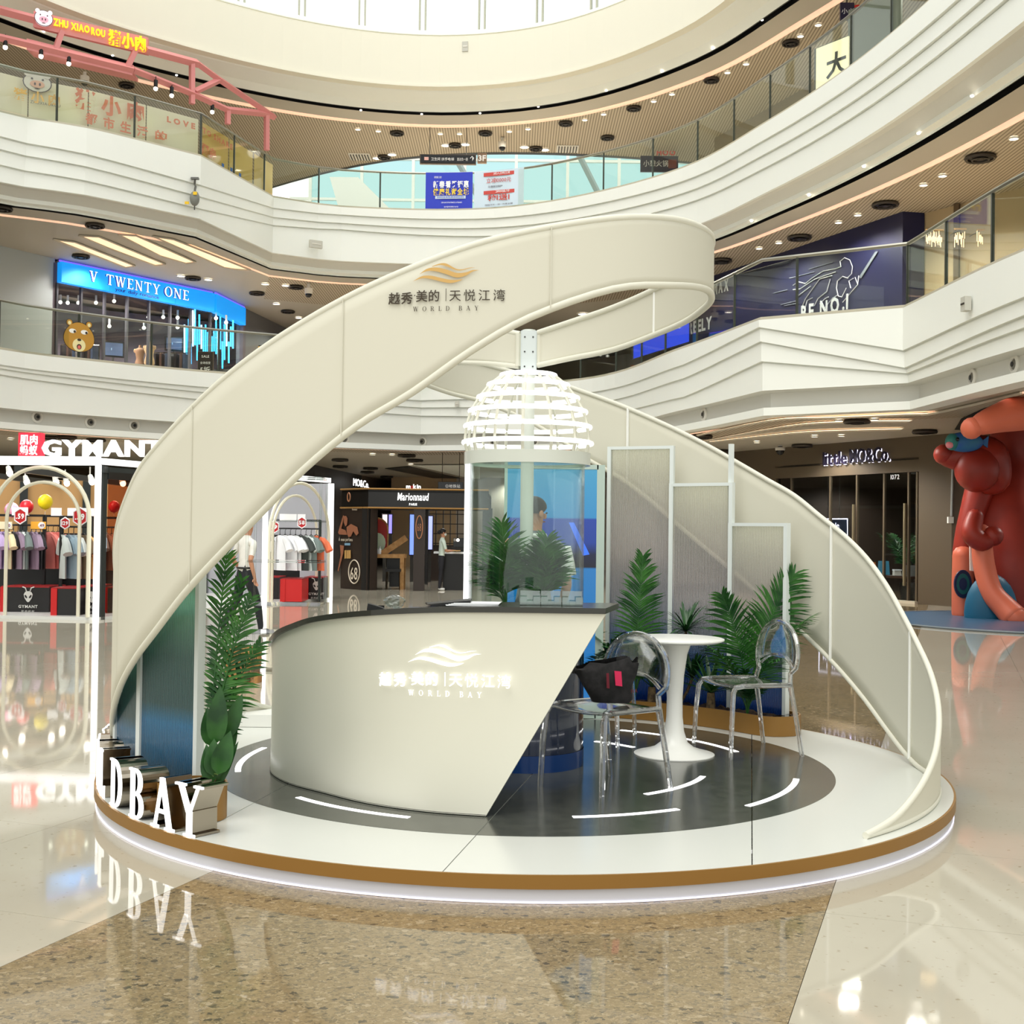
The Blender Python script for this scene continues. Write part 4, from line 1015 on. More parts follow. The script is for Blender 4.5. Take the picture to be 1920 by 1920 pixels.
# ================================================================ CEILING FITTINGS
RIM = mat('fitting rim', (226, 222, 212), .5); VENT = mat('dark vent', (52, 44, 36), .6)
def spot_lamp(q, energy, col=(1, .965, .91), size=150):
    l = bpy.data.lights.new('lamp', 'SPOT'); l.energy = energy; l.color = col; l.spot_size = R(size); l.spot_blend = .5; l.shadow_soft_size = .22
    o = bpy.data.objects.new('lamp', l); COL.objects.link(o); o.location = V(q)-V((0, 0, .05)); return o
dl_proto = None; vent_proto = None
def downlight(q, label, group, r=.08, energy=0):
    global dl_proto
    if dl_proto is None:
        dl_proto = thing('downlight', label, 'ceiling light', (0, 0, 0), group)
        MB().lathe((0, 0, 0), [(1.0, 0), (1.25, -.02), (1.25, -.18), (1.0, -.22), (.95, -.1)], 14).build('rim', RIM, dl_proto, True)
        MB().disc((0, 0, 0), .96, -.12, -.02, 14).build('lamp_face', LAMP, dl_proto); o = dl_proto; o['label'] = label; o.matrix_basis = Matrix.Translation(q) @ Matrix.Diagonal((r, r, .15, 1)); 
    else:
        o = dl_proto.copy(); COL.objects.link(o); o.matrix_basis = Matrix.Translation(q) @ Matrix.Diagonal((r, r, .15, 1)); o['label'] = label; o['group'] = group
        for c in dl_proto.children: k = c.copy(); COL.objects.link(k); k.parent = o
    if energy: spot_lamp(q, energy)
    return o
def vent(q, label, group, r=.22):
    global vent_proto
    if vent_proto is None:
        vent_proto = thing('ceiling_vent', label, 'vent', (0, 0, 0), group)
        MB().lathe((0, 0, 0), [(1.0, 0), (1.08, -.15), (1.0, -.3), (.86, -.25), (.86, 0)], 18).build('rim', VENT, vent_proto, True)
        b = MB().lathe((0, 0, 0), [(.55, -.2), (.62, -.34), (.5, -.36), (.45, -.2)], 14); b.disc((0, 0, 0), .25, -.3, -.1, 10); b.build('diffuser', mat('vent core', (36, 30, 26), .5), vent_proto, True)
        MB().disc((0, 0, 0), .9, -.1, 0, 16).build('back_plate', BLACK, vent_proto)
        o = vent_proto
    else:
        o = vent_proto.copy(); COL.objects.link(o); o['label'] = label; o['group'] = group
        for c in vent_proto.children: k = c.copy(); COL.objects.link(k); k.parent = o
    o.matrix_basis = Matrix.Translation(q) @ Matrix.Diagonal((r, r, .25, 1)); return o
def row(pts, zc, fn, lab, grp, **kw):
    for i, (x, y) in enumerate(sorted(pts)): fn(G(x, y, zc), lab % ORDS[i], grp, **kw)
z2 = lambda L: [(640+x/3, y/3) for x, y in L]
z3 = lambda L: [(1280+x/3, y/3) for x, y in L]
z4 = lambda L: [(x/3, 440+y/3) for x, y in L]
z6 = lambda L: [(1280+x/3, 400+y/3) for x, y in L]
EN3, EN2, EN1 = 230, 260, 260
row(z2([(93, 725), (208, 735), (557, 750), (665, 750), (945, 737), (1050, 723), (1370, 672), (1475, 640), (1757, 567), (1860, 527)]) + z3([(252, 405), (357, 357), (662, 200), (763, 137)]), 14.74, downlight, 'small round downlight, %s from left in the front row of the top gallery ceiling', 'front row downlights of the top gallery', energy=EN3)
row(z2([(587, 815), (697, 810), (1030, 825), (1145, 840), (200, 887), (285, 867)]), 14.74, downlight, 'large bright downlight, %s from left in the rear row of the top gallery ceiling', 'rear row downlights of the top gallery', r=.14, energy=EN3)
row(z2([(313, 745), (810, 745), (1262, 690), (1645, 605), (640, 813), (1095, 832), (1497, 770), (240, 880)]) + z3([(162, 445), (608, 237)]) + [(178/3*4, 158)], 14.74, vent, 'dark round ceiling vent, %s from left in the top gallery ceiling', 'dark vents of the top gallery')
row(z3([(430, 1394), (541, 1362), (877, 1248), (985, 1206), (1355, 1037), (1462, 985), (1863, 775)]), 9.41, downlight, 'small round downlight, %s from left in the right slatted ceiling under the upper balcony', 'downlights of the right slatted ceiling', r=.085, energy=EN2)
row(z3([(657, 1331), (1140, 1145), (1675, 880)]) + z6([(215, 262)]), 9.41, vent, 'dark round ceiling vent, %s from left in the right slatted ceiling', 'dark vents of the right slatted ceiling', r=.3)
row(z4([(1018, 229), (1172, 250), (1492, 275), (1607, 283), (1555, 387), (1680, 465)]), 9.41, downlight, 'small round downlight, %s from left near the blue shop sign', 'downlights near the blue sign', r=.12, energy=EN2)
row(z4([(455, 117), (1085, 240), (1445, 325), (1665, 290), (1620, 428)]) + [(178, 421), (4, 389)], 9.41, vent, 'dark round ceiling vent, %s from left above the blue shop sign', 'dark vents above the blue sign', r=.24)
row([(485, 1001), (1065, 550), (1094, 588)][1:], 9.41, downlight, 'bright downlight seen through the ribbon loop, %s from left', 'downlights seen through the loop', r=.2, energy=EN2)
row(z6([(417, 1283), (1078, 1155), (878, 1160), (742, 1250), (893, 1247)]), 3.82, downlight, 'small downlight, %s from left in the low ceiling over the dark shop front', 'downlights over the dark shop', r=.07, energy=EN1)
row(z6([(105, 1248), (980, 1162), (1362, 1220), (672, 1300), (215, 1332)]), 3.82, vent, 'dark round ceiling vent, %s from left in the low ceiling over the dark shop', 'dark vents over the dark shop', r=.25)
z8 = lambda L: [(400+x/4, 800+y/4) for x, y in L]
row(z8([(1195, 203), (1340, 207), (1480, 280)]), 3.82, downlight, 'small downlight, %s from left in the low ceiling behind the counter', 'downlights behind the counter', r=.09, energy=EN1)
row(z8([(950, 242), (1450, 210), (1510, 245), (952, 292), (1180, 307), (1155, 335), (1300, 370), (1435, 395), (1565, 420), (1655, 442)]), 3.82, vent, 'dark round ceiling vent, %s from left over the black cosmetics kiosk', 'dark vents over the cosmetics kiosk', r=.26)
row([(92, 818), (125, 818), (180, 823)], 3.82, vent, 'dark round ceiling vent, %s from left above the clothing kiosk sign', 'dark vents over the clothing kiosk', r=.24)
row([(58, 824), (155, 830), (215, 834), (20, 822)], 3.82, downlight, 'small downlight, %s from left above the clothing kiosk sign', 'downlights over the clothing kiosk', r=.07, energy=EN1)
# unseen lamps added deeper in, without fittings, to brighten arcade and ceilings
for x, y, z, e in [(-18, 22, 3.82, EN1), (-17, 29, 3.82, EN1), (-12, 38, 3.82, EN1), (-8, 44, 3.82, EN1), (-3, 46, 3.82, EN1), (3, 42, 3.82, EN1), (0, 52, 3.82, EN1), (12, 24, 3.82, EN1), (13, 18, 3.82, EN1), (12, 31, 3.82, EN1), (-15, 15, 3.82, EN1), (7.5, 30, 3.82, EN1), (-10.5, 33.5, 3.82, EN1),
                   (-17, 27, 9.4, EN2), (-16, 33, 9.4, EN2), (-12.5, 36.5, 9.4, EN2), (-9, 40, 9.4, EN2), (-4, 42, 9.4, EN2), (1, 42, 9.4, EN2), (5.6, 36, 9.4, EN2), (8, 29, 9.4, EN2), (9.5, 24, 9.4, EN2), (10, 19, 9.4, EN2), (-9.2, 36.5, 9.4, EN2),
                   (-18, 30, 14.7, EN3), (-13, 37, 14.7, EN3), (-10, 41, 14.7, EN3), (8.2, 33, 14.7, EN3), (10, 28, 14.7, EN3), (-14.5, 32.5, 14.7, EN3), (11, 22, 14.7, EN3)]:
    spot_lamp((x, y, z), e)
# pin lights in the black slots
pin = MB().sph((0, 0, 0), (.038, .038, .025), 8, 5).mesh('pin_light', LAMP)
for L, z, lab, grp in [(z3([(387, 1243), (710, 1098), (1020, 937), (1327, 750), (1628, 540)]), 9.43, 'tiny pin light, %s from left in the black slot of the right ceiling', 'pin lights of the lower slot'),
                  (z2([(110, 620), (452, 642), (780, 637), (1108, 600), (1490, 510), (1803, 402)]) + z3([(167, 273), (447, 112)]) + [(82, 59), (211, 104), (331, 141)], 14.76, 'tiny pin light, %s from left in the black slot of the top ceiling', 'pin lights of the upper slot')]:
    for i, (x, y) in enumerate(sorted(L)): tag(link('pin_light', pin, None, Matrix.Translation(G(x, y, z))), lab % ORDS[i], 'pin light', grp)
# square grilles, dome cameras
for (x, y), lab in zip(z2([(105, 882), (1272, 838)]), ('left square air grille in the top gallery ceiling', 'right square air grille in the top gallery ceiling')):
    q = G(x, y, 14.73); t = thing('air_grille', lab, 'grille', q)
    MB().box(q, (.75, .75, .03)).build('frame', RIM, t)
    for k in range(7): MB().box(q+V((-.3+.1*k, 0, -.03)), (.03, .64, .03)).build('slat', VENT, t)
def dome_cam(q, lab, drop=.25):
    t = thing('security_camera', lab, 'camera', q)
    MB().lathe(q, [(.05, 0), (.05, -drop*.4), (.13, -drop*.5), (.13, -drop), (.11, -drop*1.1)], 12).build('housing', RIM, t, True)
    MB().sph(q-V((0, 0, drop*1.1)), (.11, .11, .12), 10, 6).build('dome', BLACKG, t, True)
dome_cam(G(942, 258, 14.74), 'dome security camera hanging in the middle of the top gallery ceiling', .3)
dome_cam(G(579, 532, 9.41), 'dome security camera under the ceiling right of the blue shop sign', .3)
dome_cam(G(1463, 835, 3.82), 'small dome camera in the low ceiling left of the dark shop sign', .12)
dome_cam(G(159, 135, 14.5)-V((0, 0, .0)), 'dark camera under the pink frame over the printed glass', .25)
# glowing wedge coffers in the ceiling above the blue sign
COF = mat('coffer light', (250, 216, 178), .6, emit=.85)
for i, q in enumerate([[(100, 447), (140, 452), (253, 497), (235, 500), (180, 478)], [(148, 440), (185, 442), (310, 494), (290, 496), (200, 462)], [(222, 438), (255, 440), (367, 490), (348, 492), (300, 478)], [(286, 441), (325, 447), (470, 505), (440, 503), (420, 500)]]):
    t = thing('ceiling_coffer', 'warm glowing wedge shaped ceiling coffer, %s from left above the blue sign' % ORDS[i], 'ceiling light', G(*q[0], 9.4), 'glowing ceiling coffers')
    pts = [G(x, y, 9.415) for x, y in q]; MB().prism([p-V((0, 0, .012)) for p in pts], (0, 0, .01)).build('light_panel', COF, t)
    MB().tube([p-V((0, 0, .02)) for p in pts+pts[:1]], .03, 4).build('rim', BEIGE, t)
for i, q in enumerate([[(1280, 835), (1470, 799), (1600, 790), (1708, 789)], [(1330, 828), (1487, 811), (1600, 806), (1692, 804)], [(1280, 822), (1440, 788), (1560, 782), (1700, 776), (1760, 772), (1920, 735)]]):
    pts = [G(x, y, 3.80) for x, y in q]; t = thing('cove_light', '%s warm cove light line in the low ceiling over the dark shop' % ('rear', 'middle', 'front')[i], 'ceiling light', pts[0], 'cove light lines')
    MB().grid([[p+V((0, -.09, 0)), p+V((0, .09, 0))] for p in crom(pts, 4)]).build('light_panel', GLOWW, t); MB().tube([p+V((0, .12, .0)) for p in crom(pts, 4)], .03, 4).build('rim', BEIGE, t)
# air jet nozzles in the grey band under the lower balcony
noz = None
NZ = [(69, 782), (169, 792), (251, 798), (645, 823), (792, 828), (926, 828), (1002, 828), (1321, 777), (1825, 708), (1904, 683)]
def on_face(E, o, px, py):
    """sight line meets the vertical face that lies o outward of a plan curve"""
    d = ray(px, py)
    for a, b in zip(E, E[1:]):
        A, B = off(a, o), off(b, o); n = V((-(B-A).y, (B-A).x))
        den = d.xy.dot(n)
        if abs(den) < 1e-9: continue
        t = A.dot(n)/den if True else 0
        q = V((d.x, d.y))*t; u = (q-A).dot(B-A)/(B-A).length_squared
        if -.02 <= u <= 1.02 and t > 0: return EYE+d*t, math.atan2((B-A).y, (B-A).x)
    return None
for i, (x, y) in enumerate(NZ):
    r_ = on_face(E2, .45, x, y)
    if not r_: continue
    q, a = r_; Rz = Matrix.Rotation(a, 4, 'Z') @ Matrix.Rotation(PI/2, 4, 'X')
    if noz is None:
        noz = thing('air_nozzle', '', 'vent', (0, 0, 0)); MB().lathe((0, 0, 0), [(.145, 0), (.145, .03), (.10, .05), (.085, .02)], 16).build('flange', RIM, noz, True); MB().sph((0, 0, .0), (.088, .088, .06), 12, 8).build('jet_ball', mat('jet ball', (120, 116, 106), .5), noz, True); MB().disc((0, 0, .05), .04, 0, .012, 10).build('jet_hole', BLACK, noz)
        o = noz
    else:
        o = noz.copy(); COL.objects.link(o)
        for c in noz.children: k = c.copy(); COL.objects.link(k); k.parent = o
    o.matrix_basis = Matrix.Translation(q) @ Rz; tag(o, 'round air jet nozzle, %s from left in the grey band under the lower balcony' % ORDS[i], 'vent', 'air jet nozzles')
# hoist on the left fascia, boxes on the fascias
q = on_face(E3, -.12, 365, 372)[0]; t = thing('chain_hoist', 'grey egg shaped hoist with yellow tags hanging on the left white fascia', 'hoist', q)
MB().sph(q, (.13, .12, .2), 12, 8).build('motor_body', mat('hoist grey', (128, 130, 124), .5), t, True)
MB().tube([q+V((0, 0, .2)), q+V((.02, 0, .32)), q+V((-.02, .05, .38)), q+V((.0, .0, .5))], .03, 6).build('hook', mat('hook grey', (110, 110, 106), .4, .6), t, True)
MB().box(q+V((-.0, 0, .52)), (.2, .1, .05)).build('bracket', M['hook grey'], t)
MB().box(q+V((.04, -.125, .1)), (.1, .015, .08)).build('tag', mat('yellow tag', (240, 196, 40), .6), t); MB().box(q+V((-.18, -.08, -.14)), (.11, .015, .07)).build('tag', M['yellow tag'], t)
MB().tube([q-V((0, 0, .18)), q-V((0, 0, .3))], .015, 6).build('chain', DARK, t)
for (x, y, E, o, w_, h_, lab) in [(1811, 570, E2, -.08, .16, .22, 'small grey box fixed on the right white fascia'), (857, 757, E2, -.015, .12, .16, 'small pale access plate on the middle lower fascia'), (872, 87, E4, -.015, .18, .3, 'pale louvred plate on the cream top fascia'), (592, 458, E3, -.06, .4, .22, 'flat white access plate on the upper fascia')]:
    r_ = on_face(E, o, x, y)
    if r_:
        q, a = r_; t = thing('wall_box', lab, 'box', q); MB().box(q, (w_, .1 if o < -.05 else .02, h_), a).build('cover', mat('box grey', (196, 194, 184), .5), t); MB().box(q+V((math.sin(a), -math.cos(a), 0))*(.055 if o < -.05 else .015), (w_*.7, .015, h_*.12), a).build('slot', VENT if o < -.05 and w_ < .3 else RIM, t)

# ================================================================ SHOPS ON THE LOWER BALCONY
A_, B_, C_ = V((-13.52, 36.35)), V((-10.13, 41.0)), V((-9.72, 43.62)); nA = V((-.81, .59))
wallrun('wall_shop_left', [(-19, 30), (-15.15, 33.65)], 5.6, 9.42, DKW); wallrun('wall_shop_pier', [(-15.15, 33.65), (A_.x-.05, A_.y-.05)], 5.6, 9.42, LGREY)
wallrun('wall_shop_end', [tuple(C_), (-8.6, 50.5)], 5.6, 9.42, mat('grey shop wall', (112, 112, 116), .5))
SHIN = mat('shop interior', (96, 86, 96), .6)
wallrun('wall_shop_inside', [tuple(A_), tuple(A_+nA*5), tuple(B_+nA*5.5), (-9.9, 47.5), tuple(C_)], 5.6, 9.3, SHIN)
struct(MB().prism([(*A_, 9.36), (*B_, 9.36), (*C_, 9.36), (-10, 48, 9.36), (*(A_+nA*5), 9.36)], (0, 0, .02)).build('ceiling', mat('shop dark ceiling', (44, 34, 40), .7)))
sg = thing('shop_sign', 'long glowing blue shop sign reading V TWENTY ONE', 'sign', (*A_, 8.72))
BLUE = mat('sign blue light', (20, 140, 226), .6, emit=.8)
inn_ = -nA
segs = [A_, A_+(B_-A_)*.29, A_+(B_-A_)*.72, B_, C_]
for a, b in zip(segs, segs[1:]):
    d = (b-a).normalized(); n = V((d.y, -d.x))*.22
    MB().prism([(*(a+d*.008), 8.72), (*(b-d*.008), 8.72), (*(b-d*.008+n), 8.72), (*(a+d*.008+n), 8.72)], (0, 0, .6)).build('light_box', BLUE, sg)
dA = (B_-A_).normalized(); nf = V((dA.y, -dA.x))
LETB = mat('letter edge violet', (40, 44, 150), .4); LETW = mat('letter white', (250, 250, 255), .4, emit=1.0)
def along(px, z, Y0=None):
    """point on the sign face seen at pixel column px"""
    d = ray(px, 540); A2 = A_+nf*.23; n = V((-dA.y, dA.x)); t = A2.dot(n)/d.xy.dot(n); q = V((d.x, d.y))*t; return V((q.x, q.y, z))
for s, p0, p1 in [('V', 166, 181), ('TWENTY', 197, 300), ('ONE', 307, 353)]:
    a, b = along(p0, 8.9), along(p1, 8.9); wd = (b-a).length; tw_ = sum(serif(c)[1] for c in s)+.18*(len(s)-1)
    serif_line(s, a, (dA.x, dA.y, 0), .31, LETB, sg, .18, .06, sx=wd/(tw_*.31)); serif_line(s, a+V((nf.x, nf.y, 0))*.04+V((.012, 0, .0)), (dA.x, dA.y, 0), .31, LETW, sg, .18, .02, sx=wd/(tw_*.31)*.985)
letters('your daily romance', along(216, 8.77), (dA.x, dA.y, 0), .16, LETB, sg, gap=.06, depth=.02, shear=.25, fit=(along(298, 8.7)-along(216, 8.7)).length)
VIO = mat('violet edge light', (110, 90, 255), .5, emit=1.2)
MB().tube([(*(p+nf*.1), 9.36) for p in (A_, B_)], .03, 5).build('edge_light', VIO, sg)
MB().tube([(*(p), 9.36) for p in (B_+V((.15, 0)), C_+V((.15, 0)))], .03, 5).build('edge_light', VIO, sg)
gf = thing('glazed_storefront', 'glazed front of the shop under the blue sign', 'shop front', (*A_, 5.6))
nP = 7
for k in range(nP+1):
    p = A_+(B_-A_)*k/nP; MB().box((*p, 7.16), (.06, .1, 3.1), math.atan2(dA.y, dA.x)).build('mullion', mat('mullion grey', (92, 92, 98), .4, .5), gf)
for k in range(nP):
    a, b = A_+(B_-A_)*(k+.06)/nP, A_+(B_-A_)*(k+.94)/nP; MB().prism([(*a, 5.65), (*b, 5.65), (*b, 8.7), (*a, 8.7)], (nA.x*.02, nA.y*.02, 0)).build('glass_pane', SHOPGL, gf)
a, b = B_+(C_-B_)*.05, C_; MB().prism([(*a, 5.65), (*b, 5.65), (*b, 8.7), (*a, 8.7)], (-.02, 0, 0)).build('glass_pane', SHOPGL, gf)
NEON = mat('blue neon', (70, 190, 255), .5, emit=2.2); NEON2 = mat('white blue neon', (190, 235, 255), .5, emit=2.5); g = random.Random(11)
nw = thing('neon_wall', 'cluster of vertical blue neon tubes inside the shop window', 'neon light', P(390, 640, 42.6))
for k in range(24):
    px = 346+k*3.95; y0 = g.uniform(645, 692); y1 = y0-g.uniform(35, 75); Yk = 42.2+g.uniform(0, .8)
    MB().tube([P(px, y0, Yk), P(px, y1, Yk)], .028, 6).build('neon_tube', NEON2 if k % 4 == 0 else NEON, nw)
MB().box(P(390, 700, 42.6), (2.0, .8, .2)).build('base', DARK, nw)
for k, (px, py) in enumerate([(340/3, 565), (127, 566), (147, 566), (180, 566), (214, 563), (205, 610), (278, 593), (306, 593), (333, 594), (270, 613), (333, 612), (405, 595), (424, 603)]):
    q = P(px, py, 40.5+.25*k % 2); t = thing('shop_spotlight', 'small bright spotlight inside the blue signed shop, %s along its ceiling' % ORDS[k], 'spotlight', q, 'spotlights in the blue signed shop')
    MB().tube([q, q+V((0, 0, .22))], .035, 6).build('body', WHITE, t); MB().sph(q-V((0, 0, .03)), .06, 8, 6).build('bulb', LAMP, t)
for x, y in [(-13.5, 40.5), (-11.6, 43), (-14.2, 38.4)]: spot_lamp((x, y, 9.2), 1000, (1, .88, .88))
for k, (px, py, w_, h_, lab) in enumerate([(326, 645, .62, .5, 'right black framed picture screen in the blue signed shop'), (212, 655, .75, .55, 'left black framed picture screen with a pale face in the blue signed shop')]):
    q = P(px, py, 43); t = thing('picture_screen', lab, 'screen', q); MB().box(q, (w_, .06, h_), .5).build('frame', BLACK, t); MB().box(q+V((.02, -.035, 0)), (w_*.85, .02, h_*.8), .5).build('picture', mat('dim picture', (70, 84, 110), .4), t)
    MB().sph(q+V((-.1, -.06, 0)), (.09, .03, .16), 10, 6).build('picture_face', mat('picture pale', (150, 180, 200), .6), t)
    MB().box((q.x, q.y, (q.z+5.6)/2-.1), (.05, .05, q.z-5.6-.2)).build('stand', DARK, t)
# mannequin torso
MQ = mat('linen torso', (196, 158, 120), .8)
for px, lab in ((280, 'linen tailor mannequin torso standing in the shop window'), (262, 'darker tailor mannequin torso left of the linen one')):
    q = P(px, 690, 40.0 if px == 280 else 40.8); t = thing('mannequin', lab, 'mannequin', (q.x, q.y, 5.6), 'mannequins in the blue signed shop'); z0 = q.z+.0
    MB().lathe((q.x, q.y, 6.85), [(.12, -.1), (.17, 0), (.155, .12), (.115, .26), (.15, .42), (.165, .5), (.13, .58), (.05, .62), (.045, .7), (.0001, .71)], 14).build('torso', MQ if px == 280 else mat('brown torso', (140, 104, 80), .8), t, True)
    for s in (-1, 1): MB().sph((q.x+s*.165, q.y, 7.37), (.05, .05, .07), 8, 6).build('shoulder_cap', MQ, t, True)
    MB().tube([(q.x, q.y, 5.62), (q.x, q.y, 6.8)], .02, 6).build('stand_pole', DARK, t); MB().disc((q.x, q.y, 5.6), .2, 0, .03, 14).build('stand_foot', DARK, t)
# racks of clothes as loose dark shapes in the window
for k, (px, lab) in enumerate([(150, 'left low rack of dark clothes behind the bear sticker'), (323, 'right low rack of dark clothes beside the neon tubes')]):
    q = P(px, 680, 39.2+k*1.5); t = thing('clothes_rail', lab, 'clothes rail', (q.x, q.y, 5.6))
    for s in (-1, 1): MB().tube([(q.x+s*.6, q.y, 5.6), (q.x+s*.6, q.y, 7.3)], .02, 6).build('upright', CHROME, t)
    MB().tube([(q.x-.6, q.y, 7.3), (q.x+.6, q.y, 7.3)], .02, 6).build('rail', CHROME, t)
    for j in range(7): MB().box((q.x-.5+.16*j, q.y, 6.86), (.07, .4, .8), .15*((j*7) % 3-1)).build('garment', mat('garment %d' % (j % 4), [(40, 34, 40), (84, 60, 52), (60, 70, 92), (120, 112, 110)][j % 4], .85), t)
# sale sign and lightbox
q = P(385, 702, 35.6); t = thing('sale_sign', 'dark standing sale sign with white figures behind the lower railing', 'sign', (q.x, q.y, 5.6)); zs = 6.02
MB().box((q.x, q.y, 6.25), (.42, .05, .72)).build('board', mat('sign brown black', (40, 32, 30), .4), t); MB().box((q.x, q.y+.02, 6.25), (.46, .04, .76)).build('frame', mat('sign frame', (110, 96, 84), .4), t)
MB().box((q.x, q.y+.06, 5.75), (.3, .2, .3)).build('foot', DARK, t)
SW = mat('sign white', (238, 236, 232), .5, emit=.3)
letters('SALE', (q.x, q.y-.03, 6.45), (1, 0, 0), .1, SW, t, center=True, depth=.01); letters('全场低至', (q.x, q.y-.03, 6.27), (1, 0, 0), .075, SW, t, center=True, depth=.01); letters('5折', (q.x, q.y-.03, 6.02), (1, 0, 0), .2, SW, t, center=True, depth=.01)
q = P(472, 640, 45.5); t = thing('poster_lightbox', 'tall yellow poster lightbox with a dark haired figure right of the blue shop', 'poster', (q.x, q.y, 5.6))
MB().box((q.x, q.y+.05, 7.4), (1.1, .1, 1.8), -.2).build('case', DARK, t); MB().box((q.x, q.y-.02, 7.4), (1.0, .04, 1.7), -.2).build('poster', mat('yellow poster', (240, 178, 60), .5, emit=.5), t); MB().box((q.x, q.y+.08, 6.05), (.3, .1, .9)).build('post', DARK, t)
MB().box((q.x+.62, q.y-.02, 7.55), (.28, .04, 1.5), -.2).build('side_poster', mat('orange poster', (232, 120, 40), .5, emit=.5), t)
MB().sph((q.x+.05, q.y-.08, 7.2), (.14, .03, .32), 10, 8).build('printed_hair', mat('poster hair', (54, 30, 20), .7), t, True); MB().sph((q.x+.05, q.y-.1, 7.2), (.07, .03, .1), 10, 8).build('printed_face', mat('poster skin', (222, 176, 140), .7), t, True)
letters('FASHION', (q.x-.4, q.y-.02, 8.0), (1, -.2, 0), .2, mat('poster pale', (252, 240, 200), .5), t, depth=.01, fit=.75)
# sticker on the lower glass
def on_pane(E, px, py, d=.10): return on_face(E, d, px, py)
BE = mat('bear brown', (190, 140, 52), .6); BE2 = mat('bear cream', (238, 226, 170), .6); BK = mat('bear outline', (50, 38, 28), .6)
q, a = on_pane(E2, 148, 632, .085); st = thing('bear_sticker', 'brown bear face sticker on the lower balcony glass', 'sticker', q); Rb = Matrix.Rotation(a, 3, 'Z')
def flat(c, rx, rz, d, m, name, par, sh=1):
    b = MB(); n = 28; ring = []
    for k in range(n):
        t_ = 2*PI*k/n; x, z = math.cos(t_), math.sin(t_); bulge = 1+(.13*(-z) if sh > 1 else 0)
        ring.append(q + Rb @ V((c[0]+rx*x*bulge, -d, c[1]+rz*z)))
    b.prism(ring, Rb @ V((0, -.003, 0))); return b.build(name, m, par)
flat((0, 0), .40, .37, .004, BK, 'outline', st, 2); hd = flat((0, 0), .385, .355, .008, BE, 'face', st, 2)
for s in (-1, 1):
    flat((s*.25, .33), .085, .085, .002, BK, 'ear_outline', st); flat((s*.25, .33), .072, .072, .009, BE, 'ear', st); flat((s*.25, .32), .04, .045, .012, BE2, 'inner_ear', st)
    flat((s*.15-.02, .13), .09, .055, .014, mat('bear white', (245, 245, 240), .5), 'eye', st); flat((s*.15+.03, .12), .03, .032, .018, BK, 'pupil', st)
flat((0, -.2), .165, .16, .014, BE2, 'muzzle', st); flat((0, -.07), .05, .03, .02, BK, 'nose', st); flat((0, -.24), .06, .065, .02, BK, 'mouth', st); flat((0, -.25), .04, .045, .023, mat('tongue', (220, 110, 100), .6), 'tongue', st)

# ---- right hand side of the lower balcony: navy hoarding with line drawing
H0, H1, H2 = V((5.2, 39.5)), V((7.58, 34.03)), V((9.39, 29.84))
wallrun('wall_hoarding', [tuple(H0), tuple(H1), tuple(H2), (9.95, 29.95), (10.1, 31)], 5.6, 9.42, NAVY)
art = thing('hoarding_print', 'white line drawing of a runner with lettering on the navy hoarding', 'wall print', (*H2, 6)); WL = mat('white line print', (205, 208, 214), .6); WL2 = mat('grey line print', (120, 124, 140), .6)
dH = (H2-H1).normalized(); nH = V((dH.y, -dH.x)); nH = -nH if nH.y > 0 else nH
def on_h(px, py, d=.02):
    A2 = H1+nH*d; n = V((-dH.y, dH.x)); dd = ray(px, py); t = A2.dot(n)/dd.xy.dot(n); return EYE+dd*t
def zz(x, y): return (1280+x/3, 400+y/3)
lines = [[(890, 300), (885, 270), (910, 250), (940, 262), (955, 300), (950, 340), (925, 365)], [(720, 370), (790, 325), (860, 312), (890, 300)], [(620, 405), (650, 385), (690, 395), (720, 370)], [(620, 430), (660, 425), (740, 372), (800, 350), (860, 330)],
         [(640, 470), (680, 440), (720, 410)], [(670, 530), (690, 480), (740, 410), (770, 370), (840, 350)], [(740, 520), (760, 480), (810, 440), (830, 370)], [(690, 530), (700, 490), (730, 475)], [(800, 530), (840, 480), (870, 460)],
         [(870, 380), (865, 420), (875, 465), (895, 470), (920, 420)], [(870, 380), (900, 355), (930, 365)], [(900, 500), (950, 440), (985, 400), (990, 350)], [(985, 400), (970, 360)], [(945, 420), (935, 380), (960, 365)], [(770, 510), (800, 480), (820, 470)]]
for L in lines: MB().tube([on_h(*zz(*p)) for p in L], .013, 4).build('drawn_line', WL, art)
for a, b in [((710, 315), (845, 275)), ((600, 365), (740, 330)), ((510, 450), (590, 430)), ((550, 515), (650, 490)), ((570, 520), (650, 505))]: MB().tube([on_h(*zz(*a)), on_h(*zz(*b))], .012, 4).build('speed_line', WL2, art)
MB().prism([on_h(*zz(1085, 215)), on_h(*zz(1100, 215)), on_h(*zz(1005, 365)), on_h(*zz(992, 360))], (nH.x*.01, nH.y*.01, 0)).build('light_beam', mat('pale beam', (110, 116, 124), .6), art)
wl = (on_h(1588, 575)-on_h(1500, 590)).length
letters('BE NO.1', on_h(1502, 600), (dH.x, dH.y, 0), .52, WL, art, depth=.01, bold=.03, shear=.25, fit=wl)
letters('FREELY', on_h(1283, 629, .04), (dH.x, dH.y, 0), .52, WL, art, depth=.01, bold=.03, fit=(on_h(1334, 600)-on_h(1283, 625)).length)
letters('MAX', on_h(1338, 552), (dH.x, dH.y, 0), .5, WL, art, depth=.01, bold=.03, shear=.2, fit=(on_h(1362, 552)-on_h(1338, 552)).length*1.2)
bb = thing('blue_billboard', 'glowing plain blue panel on the lower balcony seen under the ribbon loop', 'billboard', P(1240, 655, 36.2))
